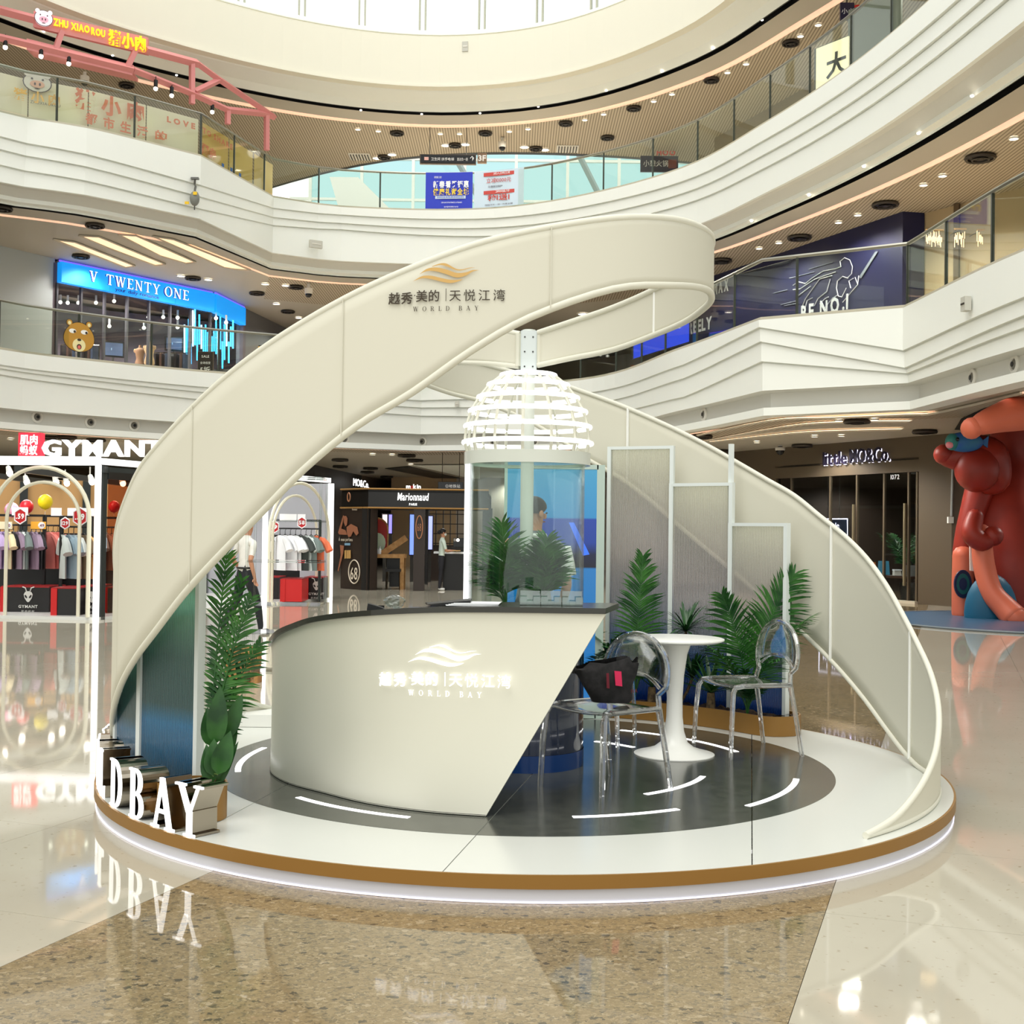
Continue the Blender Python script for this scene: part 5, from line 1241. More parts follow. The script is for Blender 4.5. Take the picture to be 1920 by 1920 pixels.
MB().prism([P(1188, 672, 36.2), P(1292, 640, 35.2), P(1292, 590, 35.2), P(1188, 610, 36.2)], (0, .06, 0)).build('panel', mat('blue panel', (36, 66, 220), .5, emit=.6), bb); MB().prism([P(1185, 674, 36.3), P(1295, 642, 35.3), P(1295, 586, 35.3), P(1185, 606, 36.3)], (0, .06, 0)).build('frame', DARK, bb)
GLD = mat('beige panelled wall', (176, 156, 122), .35)
wallrun('wall_shop_right', [(9.97, 30.0), (11.5, 27.5), (12.5, 20), (13, 12)], 5.6, 9.42, GLD)
for k in range(5):
    c = V((10.1, 29.7)).lerp(V((11.5, 27.4)), k/4) ; MB()
    t = None
tp = thing('wall_pilaster', 'dark slim pilaster on the beige panelled wall by the hoarding', 'pilaster', (10.4, 29.1, 5.6)); MB().box((10.42, 29.05, 7.5), (.12, .12, 3.8), .9).build('shaft', mat('bronze strip', (92, 76, 56), .4, .4), tp); MB().box((10.42, 29.05, 5.68), (.18, .18, .15), .9).build('base', DARK, tp)
# glowing strips put in for gold reflections in the right glass
for k, (x, y, w_) in enumerate([(1752, 450, 18), (1800, 448, 12), (1838, 450, 7)]):
    q = P(x, y, 27.2); t = thing('reflection_glint', 'warm sparkling crystal strip built as a reflection in the right glass, %s from left' % ORDS[k], 'lamp', q, 'crystal strips built as reflections in the right glass')
    MB().box(q+V((0, 0, .22)), (w_*.022, .06, .03)).build('mount', GOLD, t); g = random.Random(k)
    for j in range(w_): MB().box(q+V(((j-w_/2)*.02, 0, g.uniform(-.1, .1))), (.012, .012, g.uniform(.1, .25))).build('glint', mat('warm crystal', (255, 214, 160), .3, emit=1.6), t)
    MB().tube([q+V((0, 0, .22)), q+V((.1, .9, .3))], .012, 4).build('wall_arm', DARK, t)

# ================================================================ TOP GALLERY (third floor)
PINK = mat('pink steel', (218, 140, 138), .5)
fr_ = thing('pink_canopy_frame', 'pink steel canopy frame with yellow lettered sign above the printed glass', 'canopy', P(250, 100, 32.5))
def pY(x): return 30.6+x/280*2.2 if x < 280 else 32.8+(x-280)/235*4.2
def pp(x, y, dy=0): return P(x, y, pY(x)+dy)
def beam(pts, s=.1, name='beam', dy=0):
    MB().tube([pp(x, y, dy) for x, y in pts], s, 4).build(name, PINK, fr_)
beam([(-60, 3), (65, 36)], .12); beam([(272, 93), (370, 119)], .12); beam([(370, 119), (408, 147), (515, 220)], .1); beam([(-60, 56), (50, 82), (250, 131)], .1); beam([(250, 131), (357, 174), (427, 206), (495, 213), (513, 219)], .1)
MB().prism([pp(50, 72), pp(250, 122), pp(250, 128), pp(50, 80)], (0, .5, 0)).build('fascia_board', PINK, fr_); MB().prism([pp(50, 84), pp(248, 134), pp(248, 141), pp(50, 93)], (0, .5, 0)).build('fascia_board', PINK, fr_)
for a, b in [((360, 119), (360, 195)), ((427, 204), (427, 233)), ((500, 215), (500, 282)), ((116, 58), (103, 96)), ((254, 94), (237, 130)), ((411, 150), (365, 172))]: beam([a, b], .09, 'post')
sgb = [pp(63, 20), pp(277, 70), pp(276, 101), pp(62, 50)]
MB().prism(sgb, (0, .14, 0)).build('sign_board', PINK, fr_)
YEL = mat('yellow letter', (250, 226, 30), .4, emit=.5)
r_ = (pp(240, 82)-pp(102, 50)); up_ = V((0, 0, 1))
for s, x0, x1, y0, y1, hgt in [('ZHU', 100, 128, 47, 53, .22), ('XIAO', 133, 168, 55, 62, .22), ('ROU', 171, 197, 64, 70, .22), ('猪小肉', 203, 273, 80, 95, .36)]:
    a, b = pp(x0, y0, -.08), pp(x1, y1, -.08); letters(s, a, b-a, hgt*1.15, YEL, fr_, gap=.08, depth=.06, bold=.035, fit=(b-a).length)
def pighead(c, w_, h_, par, cols, ang=0, depth=.08):
    Rb_ = Matrix.Rotation(ang, 3, 'Z'); m0, m1, m2, m3 = cols
    def el(x, z, rx, rz, d, m, name):
        MB().prism([c + Rb_ @ V((x*w_+rx*w_*math.cos(2*PI*k/20), -d, z*h_+rz*h_*math.sin(2*PI*k/20))) for k in range(20)], Rb_ @ V((0, depth if d == 0 else .006, 0))).build(name, m, par)
    el(0, 0, .54, .54, -.004, m3, 'pig_outline'); el(0, 0, .5, .5, 0, m0, 'pig_face')
    for s in (-1, 1): el(s*.36, .43, .13, .15, .005, m0, 'pig_ear'); el(s*.2, .18, .04, .05, .02, m3, 'pig_eye'); el(s*.09, -.1, .035, .08, .03, m3, 'nostril')
    el(0, -.1, .27, .2, .02, m1, 'pig_snout'); el(0, -.34, .1, .025, .02, m3, 'pig_mouth')
PGC = (mat('pig white light', (246, 232, 238), .5, emit=.35), mat('pig pink', (240, 176, 196), .5, emit=.2), None, mat('pig line', (90, 74, 82), .6))
pighead(pp(82, 34, -.15), .42, .38, fr_, PGC, .5)
for k, (x, y) in enumerate([(10, 82), (77, 99), (129, 113), (292, 160), (322, 173), (398, 204)]):
    q = pp(x, y); t = thing('canopy_spotlight', 'black cylinder spotlight under the pink canopy, %s from left' % ORDS[k], 'spotlight', q, 'spotlights under the pink canopy')
    MB().tube([q+V((0, 0, .14)), q-V((0, 0, .06))], .055, 8).build('body', BLACK, t); MB().sph(q-V((0, 0, .09)), .06, 8, 6).build('bulb', LAMP, t); MB().tube([q+V((0, 0, .14)), q+V((0, 0, .24))], .012, 4).build('stem', BLACK, t)
# printed film behind the glass
FILM = bpy.data.materials.new('printed cream film'); FILM.use_nodes = True; M[FILM.name] = FILM
noisy(FILM, (238, 226, 188), (228, 214, 196), .5, 2); FILM2 = noisy(mat('printed yellow film', (226, 190, 110), .5), (232, 200, 124), (214, 172, 88), .5, 2)
fb_ = thing('glass_banner', 'cream printed banner with salmon lettering on the upper left railing glass', 'banner', P(200, 200, 31))
def film(E, o, x0, x1, z0, z1, m, par, name='film', n=8):
    rows = []
    for k in range(n+1):
        x = x0+(x1-x0)*k/n; r_ = on_face(E, o, x, 280)
        if r_: rows.append([V((r_[0].x, r_[0].y, z0)), V((r_[0].x, r_[0].y, z1))])
    MB().grid(rows).build(name, m, par)
ed = [-40, 51, 164, 273, 372]
for a, b in zip(ed, ed[1:]): film(E3, .45, a+1, b-1, 11.37, 12.4, FILM, fb_)
for a, b in [(379, 428), (430, 474), (477, 512)]: film(E3, .45, a, b, 11.37, 12.38, FILM2, fb_)
SAL = mat('salmon print', (226, 126, 92), .6); ORG = mat('orange print', (236, 180, 96), .6)
def ptext(s, E, x0, y0, x1, y1, size, m, par, o=.265, gap=.12, bold=.0):
    a, b = on_face(E, o, x0, y0), on_face(E, o, x1, y1)
    if a and b: letters(s, a[0], V((b[0].x-a[0].x, b[0].y-a[0].y, (b[0].z-a[0].z)*.0)), size, m, par, gap=gap, depth=.004, bold=bold, fit=(b[0].xy-a[0].xy).length)
ptext('猪小肉', E3, 140, 197, 270, 214, .52, SAL, fb_, bold=.04, gap=.3); ptext('都市生活', E3, 160, 229, 277, 252, .3, SAL, fb_, bold=.03, gap=.5); ptext('的', E3, 291, 259, 313, 262, .26, SAL, fb_, bold=.03); ptext('LOVE', E3, 313, 228, 366, 238, .2, SAL, fb_, bold=.05, gap=.3)
ptext('TO SHARE', E3, 380, 248, 436, 280, .2, SAL, fb_, bold=.05, gap=.2); ptext('闹亲', E3, 379, 285, 405, 297, .3, SAL, fb_, bold=.04); ptext('猪小肉', E3, 25, 183, 112, 199, .3, ORG, fb_, bold=.03, gap=.3); ptext('ZHUXIAOROU', E3, 57, 193, 113, 203, .1, PGC[3], fb_, gap=.15)
pighead(on_face(E3, .26, 70, 155)[0], .62, .44, fb_, (mat('print pale', (226, 214, 206), .6), mat('print pink', (232, 176, 156), .6), None, PGC[3]), math.atan2(1.1, 1.7)*.8, .004)
BLT = mat('small blue print', (40, 90, 150), .6)
for x, y in ((418, 310), (434, 318), (450, 328)):
    q = on_face(E3, .09, x, y); MB().box(q[0], (.12, .004, .1), q[1]).build('small_print', BLT, fb_)
# blue and white dental adverts
BL = mat('advert blue', (44, 62, 196), .5); PALE = mat('advert pale blue', (212, 230, 244), .5); ADR = mat('advert red', (206, 78, 70), .6); ADY = mat('advert yellow', (246, 214, 70), .6); ADW = mat('advert white', (246, 248, 252), .5)
ad = thing('glass_advert', 'bright blue advert panel with white and yellow slogan on the middle glass', 'advert', P(843, 358, 37.3)); film(E3, .05, 799, 887, 11.36, 12.47, BL, ad, 'panel', 3)
ptext('新春看牙钜惠', E3, 812, 351, 879, 348, .22, ADW, ad, .03, bold=.03); ptext('健康礼谢全城', E3, 812, 365, 879, 363, .22, ADY, ad, .03, bold=.03); ptext('德国口腔', E3, 814, 334, 828, 333, .07, ADW, ad, .03)
a, b = on_face(E3, .04, 816, 368)[0], on_face(E3, .04, 873, 368)[0]; MB().box((a+b)/2+V((0, 0, -.03)), ((b-a).length, .006, .09), math.atan2((b-a).y, (b-a).x)).build('caption_bar', PALE, ad)
ptext('总店及金海湾口腔连锁店活动', E3, 819, 371, 870, 370, .06, BL, ad, .025, .02); ptext('活动时间:1月10日-2月28日', E3, 827, 381, 866, 380, .05, ADW, ad, .03, .02); ptext('全程特惠价1对1', E3, 832, 389, 859, 389, .05, ADW, ad, .03, .02)
ad2 = thing('glass_advert', 'pale advert panel with red headings right of the bright blue one', 'advert', P(936, 354, 37.3)); film(E3, .05, 890, 983, 11.36, 12.47, PALE, ad2, 'panel', 3)
for y, s in ((326, '预约成人正畸立减'), (360, '进口种植牙')):
    a, b = on_face(E3, .04, 907, y)[0], on_face(E3, .04, 965, y-1)[0]; MB().box((a+b)/2, ((b-a).length, .006, .11), math.atan2((b-a).y, (b-a).x)).build('heading_bar', ADR, ad2); ptext(s, E3, 917, y+2, 956, y+1, .08, ADW, ad2, .025, .03)
ptext('立减10000元', E3, 912, 343, 958, 341, .16, ADR, ad2, .03, .06); ptext('无痛微创保护', E3, 915, 352, 942, 351, .07, PGC[3], ad2, .03, .04); ptext('种1送1', E3, 914, 376, 955, 374, .2, ADR, ad2, .03, .1, .02); ptext('种植牙买一送一优惠全城', E3, 909, 386, 961, 384, .05, PGC[3], ad2, .03, .02)
# hanging direction sign
q = P(840, 299, 40.2); hs = thing('direction_sign', 'black hanging direction sign with pale arrow under the top gallery ceiling', 'sign', q)
MB().box(q, (1.78, .12, .26)).build('panel', BLACKG, hs); MB().box(q+V((0, .03, 0)), (1.84, .1, .32)).build('frame', mat('sign taupe', (120, 104, 88), .4), hs)
q3 = P(904, 297, 40.2); MB().box(q3+V((0, .01, 0)), (.3, .12, .32)).build('level_panel', mat('sign level brown', (150, 122, 96), .4), hs); letters('3F', q3+V((0, -.07, -.1)), (1, 0, 0), .26, SW, hs, center=True, depth=.02, bold=.03)
letters('卫生间 扶手电梯', q+V((-.55, -.07, -.05)), (1, 0, 0), .11, SW, hs, depth=.01, fit=.75); letters('直达负一层', q+V((.3, -.07, -.05)), (1, 0, 0), .11, SW, hs, depth=.01, fit=.35); letters('↑', q+V((.72, -.07, -.06)), (1, 0, 0), .22, SW, hs, depth=.01); MB().box(q+V((-.7, -.07, 0)), (.14, .02, .1)).build('pictogram', mat('sign rose', (230, 180, 170), .5, emit=.3), hs)
for s in (-.6, .6): MB().tube([q+V((s, 0, .15)), (q.x+s, q.y, 14.74)], .012, 4).build('rod', DARK, hs)
# oval opening in the gallery ceiling with bright glazing beyond
GT = thin_glass('roof glazing', (176, 214, 218), 1.0)
w2 = struct(MB().box((0, 60, 13.5), (26, .3, .5)).build('window_2', WHITE))
for k in range(9):
    x = -10+2.5*k; MB().box((x, 59.8, 18.5), (.14, .2, 10)).build('window_post', WHITE, w2)
    MB().quad((x+.07, 59.9, 13.7), (x+2.43, 59.9, 13.7), (x+2.43, 59.9, 23.5), (x+.07, 59.9, 23.5)).build('window_pane', GT, w2)
for z in (15.6, 17.6, 19.6, 21.6): MB().box((0, 59.8, z), (22, .16, .12)).build('window_rail', WHITE, w2)
for x0, x1 in ((-4, 0), (2, 5.5), (6, 9.5)): MB().tube([(x0, 57, 20.8), (x1, 57.5, 14.2)], .14, 6).build('roof_brace', mat('grey brace', (150, 166, 166), .5), w2)
MB().prism([(-7.5, 56, 14.3), (-3.8, 56, 14.3), (-7.2, 56, 17.6), (-8.5, 56, 17.6)], (0, .3, 0)).build('sloping_soffit', WHITE, w2)
# restaurant lightbox and signs, right
q = on_face(E3, 2.2, 1563, 112)[0]; lb = thing('shop_lightbox', 'cream lightbox with black brush character behind the upper right glass', 'lightbox', (q.x, q.y, 11.3)); ab = 1.15
R3 = Matrix.Rotation(-.95, 3, 'Z')
MB().box((q.x, q.y, 12.5), (.98, .12, 1.8), R3=R3).build('light_panel', mat('cream light', (252, 240, 200), .5, emit=.6), lb); MB().box((q.x, q.y+.08, 12.5), (1.04, .12, 1.88), R3=R3).build('case', DARK, lb); MB().box((q.x, q.y+.08, 11.5), (.9, .3, .4), R3=R3).build('base', DARK, lb)
rx_ = R3 @ V((1, 0, 0)); nx_ = R3 @ V((0, -.075, 0)); letters('大', V((q.x, q.y, 12.6))+nx_-rx_*.16, rx_, .62, BLACK, lb, depth=.01, bold=.02); letters('阪', V((q.x, q.y, 11.9))+nx_-rx_*.16, rx_, .6, BLACK, lb, depth=.01, bold=.02)
q = P(1588, 22, 30); ns = thing('blade_sign', 'navy blade sign with pale characters above the upper right handrail', 'sign', q); MB().box(q, (.34, .08, .42)).build('panel', NAVY, ns); letters('小火', q+V((-.14, -.05, -.06)), (1, 0, 0), .15, ADW, ns, depth=.01); MB().sph(q+V((.26, 0, .06)), (.14, .06, .12), 10, 6).build('red_badge', RED, ns, True); MB().tube([q+V((0, 0, .2)), (q.x, q.y, 14.74)], .02, 5).build('rod', DARK, ns)
q = P(1236, 308, 42.5); hp = thing('shop_sign', 'navy hotpot restaurant sign with white characters far behind the upper glass', 'sign', q); MB().box(q, (1.3, .1, .55)).build('panel', NAVY, hp); letters('小憩火锅', q+V((-.55, -.06, -.08)), (1, 0, 0), .24, ADW, hp, depth=.01, fit=.85); MB().box(q+V((.45, -.06, 0)), (.28, .02, .3)).build('red_panel', mat('dull red', (120, 52, 50), .6), hp); letters('HOO', q+V((-.1, -.06, .3)), (1, 0, 0), .26, ADR, hp, depth=.02, bold=.04); MB().tube([q+V((0, 0, .3)), (q.x, q.y, 14.74)], .02, 4).build('rod', DARK, hp)
q = P(1640, 60, 28.6); pb = thing('shop_poster', 'blue and red restaurant poster behind the upper right glass', 'poster', q); R4 = Matrix.Rotation(-.95, 3, 'Z')
MB().box(q, (1.5, .06, 1.5), R3=R4).build('panel', mat('dull green grey', (112, 116, 104), .5), pb); MB().box(q+V((.1, -.06, .35)), (1.0, .03, .5), R3=R4).build('blue_print', mat('poster blue', (86, 128, 196), .5), pb); MB().box(q+V((.35, -.1, -.35)), (.55, .03, .7), R3=R4).build('red_print', mat('poster red', (226, 92, 78), .5), pb); MB().box(q+V((0, .1, -1.0)), (.3, .1, .9)).build('stand', DARK, pb)
# dark shop openings on the top gallery right
wallrun('wall_gallery_right', [(6.6, 41), (9.6, 33.5), (11.2, 27.5), (12.2, 20)], 11.3, 14.75, mat('gallery shop wall', (128, 116, 96), .4))

# ================================================================ GROUND FLOOR SHOPS
# ---- dark brown shop on the right
W0, W1, W2 = V((6.0, 34.5)), V((9.72, 27.3)), V((10.6, 27.0)); dW = (W1-W0).normalized(); nW = V((dW.y, -dW.x)); nW = nW if nW.y < 0 else -nW
def on_w(px, py, d=.03):
    A2 = W0+nW*d; n = V((-dW.y, dW.x)); dd = ray(px, py); t = A2.dot(n)/dd.xy.dot(n); return EYE+dd*t
SHB = mat('shop umber wall', (92, 80, 64), .5)
xo0, xo1 = on_w(1452, 1000).xy, on_w(1722, 1000).xy
wallrun('wall_shop_umber', [tuple(W0), tuple(xo0)], 0, 3.83, SHB); wallrun('wall_shop_umber_pier', [tuple(xo1), tuple(W1), tuple(W2), (14, 24)], 0, 3.83, SHB); wallrun('wall_shop_umber_lintel', [tuple(xo0), tuple(xo1)], 3.02, 3.83, SHB)
wallrun('wall_shop_umber_inside', [tuple(xo0-nW*.2), tuple(xo0-nW*5), tuple(xo1-nW*5), tuple(xo1-nW*.2)], 0, 3.6, mat('shop umber inside', (58, 48, 40), .6))
struct(MB().prism([(*xo0, 3.3), (*xo1, 3.3), (*(xo1-nW*5), 3.3), (*(xo0-nW*5), 3.3)], (0, 0, .05)).build('ceiling', mat('shop black ceiling', (30, 26, 24), .7)))
for k in (.25, .75): q = xo0.lerp(xo1, k)-nW*2.2; spot_lamp((*q, 3.2), 160)  # unseen lamps added to brighten the shop interior
s1_ = thing('shop_sign', 'back lit letter sign of the dark brown shop on the right', 'sign', on_w(1600, 862)); LBK = mat('letter violet black', (34, 28, 52), .4); HALO = mat('letter halo white', (236, 232, 255), .5, emit=1.5)
for s, x0, x1, y, sz in [('little', 1543, 1587, 872, .46), ('MO&Co.', 1593, 1668, 868, .48)]:
    a, b = on_w(x0, y, .1), on_w(x1, y-3, .1); wd = (b.xy-a.xy).length
    letters(s, a, (dW.x, dW.y, 0), sz, LBK, s1_, gap=.08, depth=.04, bold=.01, fit=wd); letters(s, on_w(x0+2, y+1.5, .04), (dW.x, dW.y, 0), sz, HALO, s1_, gap=.08, depth=.02, bold=.012, fit=wd)
a, b = on_w(1541, 873, .0), on_w(1669, 865, .0); MB().prism([(a.x, a.y, a.z), (b.x, b.y, a.z), (b.x, b.y, a.z+.03), (a.x, a.y, a.z+.03)], (nW.x*.05, nW.y*.05, 0)).build('mounting_rail', SHB, s1_)
gf2 = thing('glazed_storefront', 'dark glazed shop front with tall handles under the lit letter sign', 'shop front', (*xo0, 0))
for k, px in enumerate([1455, 1484, 1557, 1607, 1658, 1704, 1720]):
    q = on_w(px, 1000, 0); MB().box((q.x, q.y, 1.51), (.05, .06, 3.0), math.atan2(dW.y, dW.x)).build('mullion', mat('bronze mullion', (104, 92, 76), .4, .4), gf2)
    if k:
        p = on_w([1455, 1484, 1557, 1607, 1658, 1704, 1720][k-1], 1000, 0); MB().prism([(p.x, p.y, .04), (q.x, q.y, .04), (q.x, q.y, 3.0), (p.x, p.y, 3.0)], (nW.x*.015, nW.y*.015, 0)).build('glass_pane', SHOPGL, gf2)
for px in (1600, 1696): q = on_w(px, 1000, .08); MB().box((q.x, q.y, 1.35), (.05, .05, 1.9), math.atan2(dW.y, dW.x)).build('pull_handle', mat('handle bronze', (150, 138, 112), .35, .6), gf2)
MB().prism([(*(xo0+nW*.1), 0), (*(xo1+nW*.1), 0), (*(xo1-nW*.1), 0), (*(xo0-nW*.1), 0)], (0, 0, .06)).build('threshold', mat('pale stone', (196, 188, 170), .3), gf2)
letters('1072', on_w(1670, 899, .03), (dW.x, dW.y, 0), .16, ADW, gf2, depth=.01)
q = on_w(1563, 992, -.6); nb = thing('neon_sign', 'small square lit sign inside the dark brown shop window', 'sign', q)
a, b, c_, d_ = [on_w(x, y, -.6) for x, y in ((1538, 1013), (1589, 1013), (1589, 973), (1538, 973))]
MB().tube([a, b, c_, d_, a], .018, 5).build('light_border', HALO, nb); MB().prism([a, b, c_, d_], (-nW.x*.04, -nW.y*.04, 0)).build('panel', mat('sign night blue', (34, 40, 56), .4), nb); MB().tube([d_+V((.2, 0, 0)), V((d_.x+.2, d_.y, 3.3))], .008, 4).build('wire', DARK, nb); MB().tube([c_-V((.2, 0, 0)), V((c_.x-.2, c_.y, 3.3))], .008, 4).build('wire', DARK, nb)
letters('little', on_w(1552, 990, -.58), (dW.x, dW.y, 0), .2, HALO, nb, gap=.08, depth=.01, fit=.42); letters('MO&Co.', on_w(1545, 1006, -.58), (dW.x, dW.y, 0), .2, HALO, nb, gap=.08, depth=.01, fit=.62)
q = on_w(1665, 1100, -1.2); tb_ = thing('display_table', 'low wooden display table inside the dark brown shop window', 'table', (q.x, q.y, 0)); an = math.atan2(dW.y, dW.x)
MB().box((q.x, q.y, .55), (2.2, .7, .05), an).build('tabletop', mat('dark wood', (70, 48, 36), .4), tb_)
for u in (-1, 1):
    for v in (-.3, .3): MB().box((q.x+dW.x*u-nW.x*v, q.y+dW.y*u-nW.y*v, .27), (.05, .05, .52), an).build('leg', DARK, tb_)
for u, w_, h_, m_, nm_, lb_ in [(-.75, .5, .3, mat('tan leather', (178, 96, 44), .5), 'handbag', 'tan leather bag on the dark shop display table'), (-.15, .26, .34, mat('teal bag', (70, 140, 170), .6), 'gift_bag', 'teal gift bag with a white smile on the display table'), (.3, .18, .12, mat('pale shoe', (212, 206, 196), .5), 'shoe_box', 'pale small box on the display table'), (.7, .3, .26, mat('grey bag', (130, 130, 126), .6), 'handbag', 'grey bag at the right of the display table')]:
    c_ = V((q.x+dW.x*u, q.y+dW.y*u, .58)); t = thing(nm_, lb_, 'bag' if 'bag' in nm_ else 'box', c_)
    MB().prism([c_+V((-w_/2, -.08, 0)), c_+V((w_/2, -.08, 0)), c_+V((w_*.42, -.06, h_)), c_+V((-w_*.42, -.06, h_))], (0, .16, 0)).build('body', m_, t)
    if 'bag' in nm_: MB().tube([c_+V((w_*.25*math.cos(PI*k/8), 0, h_+.1*math.sin(PI*k/8))) for k in range(9)], .012, 5).build('handle', BLACK, t)
    else: MB().box(c_+V((0, 0, h_+.01)), (w_*1.02, .17, .03)).build('lid', ADW, t)
q = on_w(1702, 1060, -1.5); MBt = thing('indoor_palm', 'dark indoor palm behind the right pane of the dark shop', 'plant', (q.x, q.y, 0))
MB().lathe((q.x, q.y, 0), [(.0001, 0), (.16, 0), (.2, .4), (.0001, .4)], 14).build('pot', DARK, MBt); 
for k in range(7): frond('frond', (q.x, q.y, .4), (math.cos(k*.9), math.sin(k*.9)), 1.5, .45, 14, .3, MBt, LG2, 40+k, .02)
q = on_w(1783, 980, .05); cl = thing('wall_conduit', 'thin pale conduit pipe with a small box on the brown pier', 'conduit', q)
MB().tube([on_w(1786, 880, .05), on_w(1784, 968, .05)], .025, 6).build('pipe', LGREY, cl); qb = on_w(1782, 975, .06); MB().box(qb, (.12, .08, .14)).build('switch_box', WHITE, cl)

# ---- red inflatable sea creature, right
REDI = noisy(mat('red inflatable', (168, 52, 34), .45), (160, 48, 32), (138, 38, 26), 1.5, 3); CORAL = mat('coral inflatable', (214, 110, 82), .45); TEALI = mat('teal inflatable', (24, 96, 128), .45)
oc = thing('inflatable_creature', 'giant red inflatable sea creature with coral arms standing on a blue mat', 'inflatable', (9.8, 24.2, 0))
def pipe(pts, rr, m, name, n=14): 
    c_ = crom([V((*p, r)) if False else V(p) for p, r in zip(pts, rr)], 6); k = len(pts)-1; r2 = [rr[min(int(i/6), k-1)] + (rr[min(int(i/6)+1, k)]-rr[min(int(i/6), k-1)])*((i/6) % 1) for i in range(len(c_))]
    b_ = MB().tube(c_, r2, n); b_.sph(c_[-1], r2[-1]*.995, 12, 8); b_.sph(c_[0], r2[0]*.995, 12, 8); b_.build(name, m, oc, True)
pipe([P(1905, 1150, 24.2), P(1890, 1060, 24.3), P(1885, 960, 24.4), P(1900, 870, 24.5), P(1940, 790, 24.5), P(2000, 760, 24.5)], [.75, .85, .75, .55, .7, .8], REDI, 'body')
MB().sph(P(1960, 900, 24.6), (1.1, .7, 1.6), 20, 12).build('belly', REDI, oc, True)
pipe([P(1838, 910, 23.6), P(1860, 900, 23.6), P(1850, 860, 23.6), P(1815, 855, 23.6), P(1780, 858, 23.6), P(1770, 852, 23.6)], [.1, .33, .42, .38, .2, .13], REDI, 'curled_arm')
MB().sph(P(1832, 880, 23.4), (.42, .36, .44), 18, 12).build('arm_bulb', REDI, oc, True)
pipe([P(1970, 765, 20.4), P(1905, 776, 20.2), P(1870, 785, 20.1), P(1838, 796, 20.0), P(1822, 803, 20.0)], [.34, .29, .24, .18, .1], CORAL, 'raised_arm')
pipe([P(1806, 1150, 24.0), P(1806, 1080, 24.0), P(1808, 1020, 24.0), P(1830, 940, 24.0), P(1842, 900, 24.0)], [.2, .2, .2, .26, .28], REDI, 'side_arm')
pipe([P(1805, 1151, 23.9), P(1805, 1100, 23.9), P(1806, 1042, 23.9)], [.205, .205, .2], CORAL, 'arm_tip')
pipe([P(1840, 1000, 23.3), P(1845, 1060, 23.2), P(1860, 1110, 23.0), P(1885, 1140, 22.8), P(1905, 1160, 22.6)], [.18, .2, .2, .22, .24], CORAL, 'front_arm')
pipe([P(1828, 970, 23.2), P(1822, 1000, 23.1), P(1842, 1015, 23.1), P(1862, 1005, 23.1)], [.16, .19, .19, .12], REDI, 'curled_tip')
for r1, m_, d_ in ((.27, mat('sucker navy', (24, 30, 66), .5), 0), (.2, mat('sucker green', (24, 86, 84), .5), .012), (.12, M['sucker navy'], .024)):
    q = P(1806, 1095, 23.66-d_); MB().prism([q+V((r1*.62*math.cos(2*PI*k/24), 0, r1*math.sin(2*PI*k/24))) for k in range(24)], (0, .05, 0)).build('sucker_ring', m_, oc)
MB().sph(P(1858, 1150, 23.25), (.5, .3, .75), 20, 12).build('base_fin', TEALI, oc, True)
MB().prism([G(x, y, 3.815) for x, y in [(1790, 806), (1802, 786), (1845, 766), (1920, 749), (2010, 738), (2010, 790), (1835, 808)]], (0, 0, .01)).build('void_dark_patch', BLACK, oc)  # flat black patch painted for the dark inside a ceiling opening
MB().prism([P(1818, 1000, 23.5), P(1819, 1070, 23.5), P(1834, 1072, 23.5), P(1824, 1050, 23.5)], (0, .03, 0)).build('white_fin', WHITE, oc)
mt_ = thing('floor_mat', 'blue rounded floor mat under the red inflatable creature', 'mat', (10.2, 22.6, 0)); mc = G(1930, 1170, 0)
MB().prism([mc+V((2.6*math.cos(2*PI*k/40), 2.9*math.sin(2*PI*k/40)+.3, .003)) for k in range(40)], (0, 0, .02)).build('mat_body', mat('blue mat', (58, 92, 122), .3), mt_)
MB().tube([mc+V((2.6*math.cos(2*PI*k/40), 2.9*math.sin(2*PI*k/40)+.3, .02)) for k in range(41)], .02, 5).build('mat_edge', mat('mat edge', (110, 120, 128), .4), mt_)
qf = P(1808, 829, 23.2); fs = thing('inflatable_fish', 'small blue inflatable fish with pink mouth hanging over the red arm', 'inflatable', qf)
MB().sph(qf, (.36, .14, .19), 18, 12).build('body', noisy(mat('fish blue', (46, 100, 170), .5), (40, 90, 170), (60, 120, 150), 3, 2), fs, True); MB().sph(qf+V((-.24, -.03, .0)), (.13, .13, .16), 12, 8).build('head', mat('fish teal', (50, 130, 126), .5), fs, True)
MB().sph(qf+V((-.3, -.08, -.06)), (.08, .08, .07), 10, 8).build('mouth', mat('fish pink', (232, 140, 150), .5), fs, True); MB().sph(qf+V((-.18, -.15, .04)), (.035, .02, .04), 10, 6).build('eye', BLACKG, fs, True); MB().prism([qf+V((.3, 0, 0)), qf+V((.46, 0, .12)), qf+V((.44, 0, -.1))], (0, .04, 0)).build('tail', M['fish blue'], fs); MB().tube([qf+V((0, 0, .18)), (qf.x, qf.y, 3.8)], .006, 4).build('line', DARK, fs)

